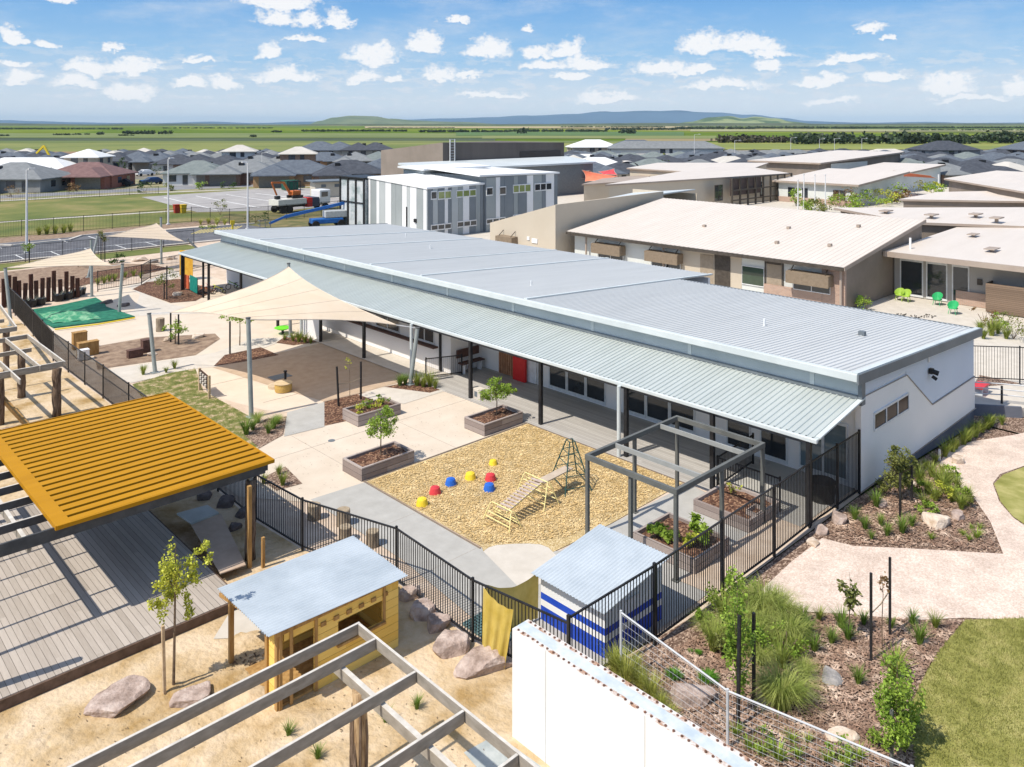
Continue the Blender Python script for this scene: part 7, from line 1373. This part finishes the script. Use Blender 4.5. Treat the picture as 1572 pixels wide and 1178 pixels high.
# tufts ----------------------------------------------------------------
def tuft_proto(name, kind, lf, n_, h, spread, label, cat='plant', wd=.012, bend=.6, seg=3, seed=0):
    rnd = random.Random(seed); T = thing(name, label, cat, (0, 0, 0)); mb = MB()
    for _ in range(n_):
        a = rnd.uniform(0, 6.283); r0 = rnd.uniform(0, .09 * spread * 2); hh = h * rnd.uniform(.55, 1.1); out = spread * rnd.uniform(.2, 1.0); w_ = wd * rnd.uniform(.7, 1.3); d = Vector((math.cos(a), math.sin(a), 0)); s_ = Vector((-d.y, d.x, 0)).lerp(Vector((rnd.uniform(-1, 1), rnd.uniform(-1, 1), 0)), .3) * w_
        o = len(mb.v); vs = []
        for k in range(seg + 1):
            t = k / seg; p = d * (r0 + out * t ** 1.7) + Vector((0, 0, hh * (t - bend * .35 * t * t * t))); ww = (1 - t) ** .6 if k < seg else .08; vs += [p - s_ * ww, p + s_ * ww]
        mb.add(vs, [(2 * k, 2 * k + 1, 2 * k + 3, 2 * k + 2) for k in range(seg)])
    mb.build('foliage', lf, T); return T
PR = {}
def put(kind, x, y, z, s, label, group, rz):
    name, lf, n_, h, sp, wd, bend, cat = {
      'strap': ('grass_tuft', lf_g, 150, .55, .32, .012, .5, 'grass tuft'), 'green': ('grass_tuft', leafmat('green_strap', (.10, .19, .025), (.24, .33, .06)), 150, .5, .3, .01, .6, 'grass tuft'),
      'fine': ('feather_grass', lf_f, 650, .85, .62, .005, 1.5, 'ornamental grass'), 'yellow': ('yellow_grass', leafmat('yellow_grass_leaf', (.30, .34, .05), (.48, .48, .14)), 300, .75, .38, .009, .8, 'ornamental grass'),
      'lime': ('strap_plant', leafmat('lime_strap', (.18, .28, .03), (.34, .42, .07)), 60, .3, .25, .014, .7, 'plant'), 'cushion': ('cushion_plant', leafmat('cushion_leaf', (.07, .2, .01), (.14, .3, .03)), 420, .15, .2, .012, .8, 'plant')}[kind]
    key = (kind, rz % 2)
    if key not in PR:
        PR[key] = tuft_proto(name, kind, lf, n_, h, sp, label, cat, wd, bend, seed=len(PR) + 1); T = PR[key]; T['group'] = group; T.location = (x, y, z); T.rotation_euler = (0, 0, rz); T.scale = (s, s, s * .95); return T
    return dup(PR[key], (x, y, z), rz, label, group, s)
TU = []
def tufts(kind, pts, where, group, s=1.0):
    pass
    for i, (px, py, *k) in enumerate(pts):
        x, y, z = gz(px, py); n_ = len(pts); TU.append((kind, x, y, z - .01, s * (k[0] if k else 1) * (.85 + .3 * ((px * 7 + py * 3) % 10) / 10), where, group, (px * 13 + py) % 7, px, py))
tufts('green', [(378, 667, 1.5), (388, 660, 1.2), (420, 658, 1.4), (412, 665)], 'at the foot of the tall sail post', 'grass tufts near the sail post'); tufts('fine', [(426, 650, .8), (395, 648, .8)], 'behind the tall sail post', 'feathery grasses near the sail post')
tufts('strap', [(405, 742, .9), (434, 745, 1.0), (428, 728, .9)], 'in the bed by the orange roof corner', 'tufts by the orange roof'); tufts('strap', [(220, 575, 1.1), (268, 566, 1.0), (255, 572, .8)], 'beside the base of the leaning grey post', 'tufts at the leaning post')
tufts('strap', [(450, 524, 1.2), (459, 525, 1.3), (468, 526, 1.3), (477, 527, 1.1), (437, 522, .8)], 'under the right end of the big sail', 'tufts under the sail'); tufts('green', [(614, 592, 1.4), (622, 590, 1.3)], 'left of the leaning post at the veranda', 'tufts at the veranda post'); tufts('strap', [(640, 592, 1.4), (650, 594, 1.4), (660, 593, 1.3), (668, 596, 1.1)], 'right of the leaning post at the veranda', 'tufts at the veranda post')
tufts('strap', [(150, 437, 1.4), (160, 435, 1.5), (168, 432, 1.4), (176, 431, 1.3), (192, 426, 1.2), (205, 424, 1.2), (216, 427, 1.2)], 'in the bed behind the second sail', 'tufts in the far bed'); tufts('strap', [(60, 361, 2), (72, 360, 2.2), (85, 359, 2.2), (98, 358, 2.4), (108, 356, 2)], 'in the car park garden strip', 'car park grasses', 1.2); tufts('yellow', [(308, 345, 1.3), (320, 344, 1.4), (333, 345, 1.4), (345, 346, 1.4)], 'behind the yellow hatched bay', 'car park grasses', 1.2)
tufts('strap', [(1396, 700), (1412, 690, 1.3), (1428, 684, 1.2), (1440, 672, 1.4), (1452, 668, 1.2), (1464, 662, 1.4), (1478, 656, 1.2), (1490, 652, 1.3), (1506, 650, 1.2), (1520, 655, 1.1), (1538, 652, 1), (1447, 684, .9)], 'along the school plinth', 'strappy tufts along the plinth')
tufts('green', [(1312, 798), (1328, 812, 1.1), (1352, 806, .9), (1362, 822, 1.1), (1385, 818, 1.1), (1345, 778, 1.1), (1338, 828, .8), (1400, 808)], 'between the olive shrub and gravel path', 'green tufts near the olive shrub'); tufts('strap', [(1420, 780, 1.5), (1436, 770, 1.5), (1450, 756, 1.6), (1462, 770, 1.4), (1476, 782, 1.2), (1486, 768, 1.2), (1440, 745, 1.5), (1424, 758, 1.5), (1412, 745, 1.4), (1455, 740, 1.2), (1470, 752, 1.2), (1430, 732, 1.3), (1446, 726, 1), (1420, 720, 1.2), (1406, 728, 1.2)], 'beside the bend of the gravel path', 'tufts beside the path bend', .85)
tufts('lime', [(1430, 828, .9), (1478, 822, .9), (1488, 830, .8), (1500, 826, 1.2), (1505, 812, .9), (1492, 812, .8)], 'low on the mulch beside the pale boulder', 'low lime plants near the boulder')
tufts('green', [(1232, 955, .9), (1250, 1000, 1.2), (1277, 988, 1), (1292, 965, 1.1), (1302, 982, 1.2), (1326, 958, .8), (1400, 958, .9), (1412, 988, 1.1), (1368, 965, .8), (1318, 1050, .9), (1240, 975, 1.1)], 'around the twin stakes', 'green tufts around the twin stakes'); tufts('strap', [(1374, 1040, 1.3), (1436, 964, .9), (1258, 952, .8), (1222, 1008, 1)], 'on the mulch near the lawn edge', 'strappy tufts near the lawn edge')
tufts('fine', [(1172, 945, 1.4), (1200, 955, 1.3), (1150, 975, 1.2), (1105, 985, 1.2), (1130, 960, 1.3), (1188, 985, 1.2), (1212, 985, 1.1), (1085, 970, .9), (1170, 1020, 1.1), (1235, 1040, .8)], 'beside the slim green tree', 'feathery grasses by the slim tree'); tufts('fine', [(1200, 1085, 1.6), (1180, 1070, 1.1), (1225, 1075, 1.1)], 'in the flowing mass behind the wire fence', 'flowing grass clumps')
tufts('yellow', [(945, 1040, 1.2), (962, 1055, 1.2), (982, 1062, 1.1), (1000, 1078, 1.1), (1015, 1095, .9), (975, 1035, .9), (1030, 1110, .8)], 'behind the white wall beside the striped cubby', 'yellow grasses behind the white wall'); tufts('cushion', [(1035, 1040, 1.2), (1087, 1045, 1.5), (1072, 1003, .6), (1060, 1000, .5)], 'bright cushion on the mulch inside the wire fence', 'green cushion plants')
tufts('lime', [(1150, 1150, 1.2), (1170, 1160, 1.2), (1195, 1168, 1.3), (1225, 1165, 1.2), (1130, 1128, 1), (1300, 1178, 1.2), (1318, 1165, 1.2), (1240, 1140, .9), (1215, 1140, 1), (1390, 1150, 1.2), (1270, 1170, 1.1)], 'low by the wire fence at the bottom right', 'low plants by the wire fence')
tufts('green', [(449, 1070 - 2, .7), (443, 1130, .8), (488, 1165, .8), (592, 1108, .7), (640, 1088, .7)], 'growing from the sand under the foreground pergola', 'tufts in the sand'); tufts('strap', [(1510, 520, 1.5), (1522, 515, 1.6), (1532, 512, 1.6), (1545, 520, 1.4), (1505, 510, 1.3)], 'at the terrace corner right of the school roof', 'tufts at the terrace corner', 1.2); tufts('lime', [(905, 832, .8), (968, 838, .6)], 'weedy at the foot of the left pergola post', 'weeds at the pergola')
tufts('strap', [(1112, 955, 1.5), (1130, 935, 1.4), (1150, 960, 1.5), (1175, 965, 1.4), (1195, 940, 1.3), (1140, 985, 1.5), (1160, 995, 1.3), (1215, 960, 1.2), (1225, 985, 1.3), (1095, 1000, 1.3), (1120, 1010, 1.3), (1200, 1025, 1.3)], 'in the thicket below the tall fence', 'thicket tufts')
gs_ = {}
for t in TU: gs_.setdefault((t[0], t[5]), []).append(t)
for (kind, where), L_ in gs_.items():
    L_.sort(key=lambda t: t[9]); nL = len(L_)
    kn = {'strap': 'strappy yellow-green tuft', 'green': 'dark green grass tuft', 'fine': 'feathery pale grass clump', 'yellow': 'yellow-green grass clump', 'lime': 'low lime-leaved plant', 'cushion': 'cushion plant'}[kind]
    ordw = ['first', 'second', 'third', 'fourth', 'fifth', 'sixth', 'seventh', 'eighth', 'ninth', 'tenth', 'eleventh', 'twelfth', 'thirteenth', 'fourteenth', 'fifteenth']
    for i, t in enumerate(L_):
        pos = 'leftmost' if i == 0 and nL > 1 else 'rightmost' if i == nL - 1 and nL > 1 else (ordw[i] + ' from left') if nL > 1 else 'single'
        put(kind, t[1], t[2], t[3], t[4], '%s %s, %s' % (kn, where, pos), t[6], t[7])
def shrub(px, py, w_, h, lf, label, n_=350, size=.1, group=None, z=None, xy=None, squash=1):
    x, y, zz = gz(px, py) if xy is None else (xy[0], xy[1], z or 0)
    if z is not None: zz = z
    rnd = random.Random(int(px + py)); T = thing("shrub", label, 'shrub', (x, y, zz), group); mt = MB()
    for k in range(4): a = rnd.uniform(0, 6.28); mt.tube([(x, y, zz - .03), (x + w_ * .25 * math.cos(a), y + w_ * .25 * math.sin(a), zz + h * .6)], [.02, .01], 5)
    mt.build('stems', trk, T); ml = MB(); leaves(ml, rnd, n_, (x, y, zz + h * .5), (w_ * .5, w_ * .5, h * .5), size); ml.build('foliage', lf, T); return T
# vegetables and herbs in the planters
for i, (dx, dy, w_, h, lf) in enumerate(((.35, 1.7, .5, .3, lf_b), (.5, 1.2, .55, .3, lf_b), (.75, .75, .6, .28, lf_y), (1.15, .45, .55, .3, lf_b), (1.4, .9, .45, .4, lf_b))): shrub(0, i, w_, h, lf, 'leafy vegetable clump, %s in the bed under the pergola' % ['far left', 'left of the middle', 'yellowish in the middle', 'near the front', 'taller one at the right'][i], 170, .14, 'vegetables in the pergola bed', z=.42, xy=(19.15 + dx, 12.75 + dy))
for i, (dx, dy, w_, h, lf) in enumerate(((.4, .5, .6, .35, lf_y), (.9, .7, .6, .4, lf_b), (1.3, .6, .7, .35, lf_y), (1.7, .7, .6, .5, lf_b))): shrub(7, i, w_, h, lf, 'herb clump, %s from the left in the third planter box' % ['first', 'second', 'third', 'fourth'][i], 200, .08, 'herbs in the third planter', z=.36, xy=(18.45 + dx, 28.55 + dy))
shrub(9, 1, .4, .5, lf_y, 'small yellow-green plant in the bare bark planter', 60, .09, z=.35, xy=(23.6, 14.2))
for i, (px, py, w_, h, lf, lab) in enumerate(((1556, 520, 2.2, 1.5, lf_o, 'large bronze-green shrub at the right edge beside the timber gate'), (1512, 500, 1.6, 1.2, lf_r, 'orange-brown shrub just behind the school roof corner'), (1540, 505, 1.6, 1.0, lf_b, 'green shrub right of the orange-brown one'), (1330, 478, 1.2, 1.2, lf_b, 'leafy potted shrub by the brown end wall'), (1240, 322, 3, 1.8, lf_b, 'round yellow-green bush beside the shortest flagpole'), (1262, 326, 4, 2.4, lf_o, 'olive bush right of the flagpoles'),
  (1290, 322, 5, 2.6, lf_b, 'bright bush left in the courtyard planting'), (1302, 318, 5, 3.4, lf_r, 'bronze tree in the courtyard planting'), (1318, 320, 6, 2.8, lf_b, 'bright bush in the middle of the courtyard planting'), (1335, 316, 6, 3, lf_b, 'tall green bush in the courtyard planting'), (1352, 314, 5, 2.4, lf_y, 'yellowish bush right in the courtyard planting'), (1372, 310, 5, 3.6, lf_b, 'tall green tree before the small classroom wing'), (1388, 312, 4, 2.6, lf_r, 'reddish bush at the end of the courtyard planting'), (1408, 300, 7, 3, lf_y, 'large yellow-green bush below the long orange-red sail'), (1435, 303, 4, 2.6, lf_b, 'green bush left of the clerestory panel'), (1222, 316, 2.4, 2.6, lf_b, 'small bright tree left of the flagpoles'), (905, 286, 7, 2.6, lf_b, 'green bush below the orange sail'), (935, 285, 6, 2.2, lf_d, 'dark bush below the orange sail, right'), (870, 290, 5, 1.8, lf_d, 'dark bush below the dark red sail'))):
    shrub(px, py, w_, h, lf, lab, 420, .1 if i < 4 else .3)
for i, (px, py, w_, h, lf, lab) in enumerate(((78, 291, 5, 3, lf_d, 'round dark green bush left of the red-brown tiled house'), (60, 290, 4, 3.4, lf_o, 'olive tree beside the grey garage house'), (18, 302, 3, 2.2, lf_r, 'reddish bush on the street verge at the far left'), (108, 298, 3, 2, lf_r, 'small brown bush on the verge below the red-brown house'), (222, 296, 3.2, 2.2, lf_d, 'dark bush at the street corner'), (262, 293, 3, 1.8, lf_o, 'olive bush right of the street corner'), (310, 291, 3, 1.6, lf_b, 'green verge bush below the white rendered house'), (352, 290, 3, 1.6, lf_d, 'dark verge bush behind the ball court'), (283, 284, 3, 2.4, lf_b, 'green garden bush before the white rendered house'), (240, 268, 4, 3, lf_d, 'dark tree on the vacant lot'), (502, 284, 4, 2.6, lf_y, 'autumn yellow-green tree before the tan brick house'), (325, 350, 3, 1.0, lf_f, 'dry grassy mound behind the yellow bay'), (392, 342, 3.4, 1.5, lf_d, 'dark green shrub by the mesh fence'), (338, 330, 2.4, 2.2, lf_o, 'olive shrub at the mesh fence corner'), (1292, 263, 4, 3.2, lf_b, 'garden tree among the right estate'), (1490, 270, 5, 3.4, lf_d, 'dark conical garden tree in the right estate'), (180, 403, 1.6, .9, lf_d, 'dark shrub behind the second sail post'))):
    shrub(px, py, w_, h, lf, lab, 260, .26 if py < 300 else .16)
for i, (px, py, w_, h, lf) in enumerate(((1096, 968, .8, .6, lf_b), (1112, 940, .9, .75, lf_b), (1142, 922, .9, .8, lf_b), (1168, 935, .8, .6, lf_o), (1126, 990, .8, .7, lf_b), (1190, 968, .7, .6, lf_o), (1150, 1010, .9, .9, lf_b), (1208, 1010, .9, .8, lf_b), (1108, 1005, .7, .5, lf_o))):
    shrub(px, py, w_, h, lf, 'leafy shrub by the tall fence and the slim tree, %s from the left' % ['first', 'third', 'sixth', 'seventh', 'fourth', 'eighth', 'fifth', 'ninth', 'second'][i], 520, .07, 'leafy shrubs by the tall fence')
for i, (px, py, w_, h, lf) in enumerate(((1405, 752, .7, .5, lf_b), (1425, 790, .7, .4, lf_b), (1442, 765, .8, .55, lf_y), (1468, 765, .8, .5, lf_b), (1462, 735, .7, .5, lf_b), (1355, 760, .7, .5, lf_o), (1482, 775, .6, .4, lf_o))):
    shrub(px, py, w_, h, lf, 'low leafy shrub at the bend of the gravel path, %s from the left' % ['second', 'third', 'fourth', 'sixth', 'fifth', 'first', 'seventh'][i], 420, .07, 'low shrubs at the path bend')
for i, (px, py, w_, h) in enumerate(((1170, 1150, .5, .4), (1345, 1140, .5, .35), (1405, 1120, .5, .3), (1290, 1165, .6, .4))):
    shrub(px, py, w_, h, lf_b, 'small bright shrub near the bottom edge, %s from the left' % ['first', 'third', 'fourth', 'second'][i], 300, .06, 'small shrubs near the bottom edge')
rnd = random.Random(77)
PXS = sorted(rnd.uniform(0, 580) for _ in range(10)) + sorted(rnd.uniform(890, 1570) for _ in range(24))
for i in range(34):
    right = i > 9; px = PXS[i]; py = rnd.uniform(254, 279) if right else rnd.uniform(258, 283)
    shrub(px, py, rnd.uniform(2.2, 3.6), rnd.uniform(2.6, 4.2), rnd.choice([lf_d, lf_o, lf_b, lf_d]), 'garden tree among the %s estate roofs, %s from the left' % ('right' if right else 'left', (ORD + ['nineteenth', 'twentieth', 'twenty-first', 'twenty-second', 'twenty-third', 'twenty-fourth'])[i - 10 if right else i]), 90, .5, 'garden trees of the estate')
# paddock trees and belts beyond the houses
fol = leafmat('distant_foliage', (.025, .045, .02), (.06, .085, .035), tr=.15); fol2 = leafmat('distant_brown_foliage', (.05, .045, .03), (.09, .085, .05), tr=.15)
def belt(px0, px1, pyb, hpx, lf, label, deep=1.0, dens=1.0, seed=0, name='tree_belt'):
    rnd = random.Random(seed + px0); d = FPX * CAMH / (pyb - 190); hm_ = hpx * d / FPX; Wm = (px1 - px0) * d / FPX; mb = MB(); n_ = int(Wm / hm_ * 2.4 * dens) + 3
    for k in range(n_):
        px = rnd.uniform(px0, px1); dd = d + rnd.uniform(0, hm_ * 4 * deep); t = (px - 786) / FPX; cx_, cy_ = dd * (FW[0] + t * RT[0]), dd * (FW[1] + t * RT[1]); h = hm_ * rnd.uniform(.6, 1.05); w_ = h * rnd.uniform(.4, .8)
        for _ in range(34): 
            a = Vector((rnd.gauss(0, .45), rnd.gauss(0, .45), rnd.gauss(0, .38))); p = Vector((cx_ + a.x * w_, cy_ + a.y * w_, max(.1, h * .52 + a.z * h * .5))); s = h * rnd.uniform(.12, .3); q = Vector((rnd.gauss(0, 1), rnd.gauss(0, 1), rnd.gauss(0, 1))).normalized(); o = q.orthogonal().normalized(); b_ = q.cross(o)
            mb.add([p + o * s, p + b_ * s * .8, p - o * s * .9, p - b_ * s], [(0, 1, 2, 3)])
    o = mb.build(name, lf, label=label, cat='trees', kind='stuff'); return o
belt(1225, 1500, 222, 17.5, fol, 'dark windbreak of mature trees beyond the right estate', 1.5, 2.6, 1); belt(1500, 1800, 221, 19, fol, 'taller end of the windbreak at the right edge', 1.5, 2.6, 2); belt(1103, 1232, 220, 12, fol2, 'lower brown-leaved windbreak left of the dark one', 1.2, 2.6, 3)
for i, (a, b_, yb_, h, dn) in enumerate(((190, 263, 206.5, 6.0, 1.5), (80, 107, 208, 3, 1.4), (112, 124, 207.6, 3, 1.2), (-20, 14, 209.5, 3, 1.3), (130, 138, 207.3, 2.6, 1.2), (146, 158, 207.5, 5, 1.0), (183, 208, 209, 2.6, 1), (417, 434, 203.5, 3.5, 1.4), (465, 500, 202.6, 4.2, 1.5), (500, 625, 202.3, 3.4, 1.8), (645, 780, 203.6, 4.4, 2.2), (780, 930, 202.8, 4.4, 2.0), (930, 1040, 200, 4.0, 1.4), (955, 973, 206, 9, 1.2), (798, 808, 206, 10, .8), (385, 396, 211, 4.5, 1), (1036, 1160, 198.8, 4.6, 1.8), (1150, 1330, 197.8, 3.8, 1.8), (1320, 1572, 197.2, 3, 1.6), (860, 1020, 196.3, 2.4, 1.4), (0, 190, 199, 2.6, 1.4), (250, 420, 197.5, 2, .8), (1380, 1572, 201, 2.4, 1.2), (560, 700, 197.2, 1.6, 1.2))):
    belt(a, b_, yb_, h, fol, 'distant paddock trees, %s' % ['dark clump left of centre in the fields', 'short row far left', 'small clump beside the short far left row', 'row at the left picture edge', 'tiny clump in the left fields', 'domed single tree in the left fields', 'low row in the left fields', 'small clump above the estate roofs', 'clump beside a farm', 'long row under the round hill', 'long row in front of the brown hall', 'long row right of the brown hall', 'row before the dry paddock', 'round tree right of the brown hall', 'lone tree over the brown hall', 'lone tree in the middle field', 'scrub below the green hill', 'scrub along the right horizon', 'scrub at the far right horizon', 'thin line below the blue range', 'dark line at the far left horizon', 'thin line left of the round hill', 'scrub behind the dark windbreak', 'thin line under the round hill'][i], .8, dn, i + 10)
# loose grass on the lawn at the right and litter in the sandpit edge
def scatter_grass(pts, n_, h, m, label, seed, dens=1, name='grass'):
    rnd = random.Random(seed); mb = MB(); xs = [p[0] for p in pts]; ys = [p[1] for p in pts]; k = 0
    def inside(x, y):
        c = False; j = len(pts) - 1
        for i in range(len(pts)):
            if (pts[i][1] > y) != (pts[j][1] > y) and x < (pts[j][0] - pts[i][0]) * (y - pts[i][1]) / (pts[j][1] - pts[i][1]) + pts[i][0]: c = not c
            j = i
        return c
    while k < n_:
        x, y = rnd.uniform(min(xs), max(xs)), rnd.uniform(min(ys), max(ys))
        if not inside(x, y): k += .2; continue
        k += 1; z = hz(x, y) if y < 11.69 else 0; a = rnd.uniform(0, 6.28); l = h * rnd.uniform(.5, 1.4); w_ = .006
        mb.add([(x - w_ * math.sin(a), y + w_ * math.cos(a), z), (x + w_ * math.sin(a), y - w_ * math.cos(a), z), (x + l * .6 * math.cos(a), y + l * .6 * math.sin(a), z + l)], [(0, 1, 2)])
    mb.build(name, m, label=label, cat='grass', kind='stuff')
scatter_grass(Gd([(1482, 952), (1572, 948), (1600, 1178), (1404, 1178), (1396, 1090), (1412, 1052), (1440, 1000)]), 26000, .05, leafmat('lawn_blade', (.18, .19, .04), (.46, .41, .15), c3=(.27, .27, .07)), 'short lawn blades at the bottom right', 1)
scatter_grass(GP([(203, 590), (262, 572), (300, 566), (312, 600), (345, 618), (385, 640), (375, 664), (398, 688), (330, 712), (240, 640)]), 7000, .07, leafmat('thin_grass_blade', (.12, .16, .03), (.34, .32, .1)), 'thin patchy grass around the play panel', 2)
def inpoly(pts, x, y):
    c = False; j = len(pts) - 1
    for i in range(len(pts)):
        if (pts[i][1] > y) != (pts[j][1] > y) and x < (pts[j][0] - pts[i][0]) * (y - pts[i][1]) / (pts[j][1] - pts[i][1]) + pts[i][0]: c = not c
        j = i
    return c
def litter(pts, n_, label, m, seed, size=.035):
    rnd = random.Random(seed); mb = MB(); xs = [p[0] for p in pts]; ys = [p[1] for p in pts]
    for _ in range(n_):
        x, y = rnd.uniform(min(xs), max(xs)), rnd.uniform(min(ys), max(ys))
        if not inpoly(pts, x, y): continue
        z = hz(x, y) if y < 11.69 else 0; a = rnd.uniform(0, 6.28); l = size * rnd.uniform(.5, 1.5); w_ = l * .3; t = rnd.uniform(-.4, .4)
        c, s_ = math.cos(a), math.sin(a); mb.add([(x - l * c - w_ * s_, y - l * s_ + w_ * c, z + .015 - l * t * .3), (x - l * c + w_ * s_, y - l * s_ - w_ * c, z + .012), (x + l * c + w_ * s_, y + l * s_ - w_ * c, z + .018 + l * abs(t)), (x + l * c - w_ * s_, y + l * s_ + w_ * c, z + .02)], [(0, 1, 2, 3)])
    mb.build('bark_chips', m, label=label, cat='mulch', kind='stuff')
bc = leafmat('bark_chip', (.18, .105, .07), (.62, .47, .36), tr=.02, c3=(.31, .20, .14))
litter(Gd([(940, 1060), (1170, 912), (1250, 944), (1475, 955), (1400, 1060), (1395, 1090), (1404, 1178), (1180, 1178)]), 26000, 'loose bark chips on the near garden bed', bc, 3, .04)
litter(Gd([(1270, 820), (1330, 760), (1400, 700), (1450, 735), (1515, 800), (1535, 846), (1400, 838), (1310, 834)]), 12000, 'loose bark chips around the olive shrub', bc, 4, .045)
cc_ = leafmat('sandpit_chip', (.46, .31, .12), (.80, .62, .34), tr=.02, c3=(.62, .44, .2))
litter([(15.95, 18.1), (16.5, 17.6), (18.0, 16.6), (19.6, 16.4), (23.7, 16.4), (23.7, 23.9), (15.95, 23.9)], 26000, 'loose wood chips over the sandpit', cc_, 5, .03)

litter([(7.2, 17.2), (8.6, 18.3), (9.2, 17.6), (8.3, 16.6)], 260, 'dry twigs and leaves on the sand by the cubby post', mat('dry_twig', (.10, .06, .035), (.24, .16, .09)), 6, .05)
litter([(1, 5), (11.3, 5), (11.3, 17), (1, 20)], 1500, 'scattered leaf litter over the sand', mat('dry_twig', (0, 0, 0)), 7, .02)
litter([(12, 24.2), (23.9, 24.2), (23.9, 30), (12, 30)], 420, 'stray bark flakes on the pale court', mat('dry_twig', (0, 0, 0)), 8, .018)
# sand heaped and trodden around the yard
def mounds(pts, name, m, label):
    mb = MB(); rr = random.Random(12)
    for (x, y, r, h) in pts:
        n1, n2 = 5, 18; vs = [(x, y, h)]
        for i in range(1, n1 + 1):
            for k in range(n2): a = 2 * math.pi * k / n2; q = r * i / n1 * (1 + .12 * math.sin(3 * a + x) + .08 * math.sin(5 * a + y)); vs.append((x + q * math.cos(a), y + q * math.sin(a) * .8, h * (math.cos(math.pi * i / n1) * .5 + .5) - .004 * (i == n1) + rr.uniform(-.006, .006) * (i < n1)))
        fs = [(0, 1 + k, 1 + (k + 1) % n2) for k in range(n2)] + [(1 + (i - 1) * n2 + k, 1 + i * n2 + k, 1 + i * n2 + (k + 1) % n2, 1 + (i - 1) * n2 + (k + 1) % n2) for i in range(1, n1) for k in range(n2)]
        mb.add(vs, fs)
    mb.build(name, m, kind='structure', smooth=True)
rr = random.Random(31); mounds([(rr.uniform(2.5, 11), rr.uniform(8, 19.3), rr.uniform(.25, .8), rr.uniform(.02, .06)) for _ in range(70)] + [(8.0, 16.7, .7, .12), (8.5, 15.2, .6, .1), (6.95, 18.2, .35, .06)], 'sand_drifts', sand, '')
# ---------------- haze ----------------
def haze():
    me = bpy.data.meshes.new('haze'); S = 30000; z0, z1 = -3, 240
    mb = MB().box(-S * .3, S, -S * .6, S, z0, z1); o = mb.build('haze', [], kind='stuff') if False else None
    m = bpy.data.materials.new('haze_air'); m.use_nodes = True; nt = m.node_tree; nt.nodes.clear(); out = nt.nodes.new('ShaderNodeOutputMaterial'); v = nt.nodes.new('ShaderNodeVolumePrincipled')
    v.inputs['Color'].default_value = (.6, .82, 1.0, 1); v.inputs['Density'].default_value = 4.0e-5; v.inputs['Anisotropy'].default_value = -.1; nt.links.new(v.outputs[0], out.inputs['Volume'])
    o = mb.build('haze', m, kind='stuff'); return o
haze()
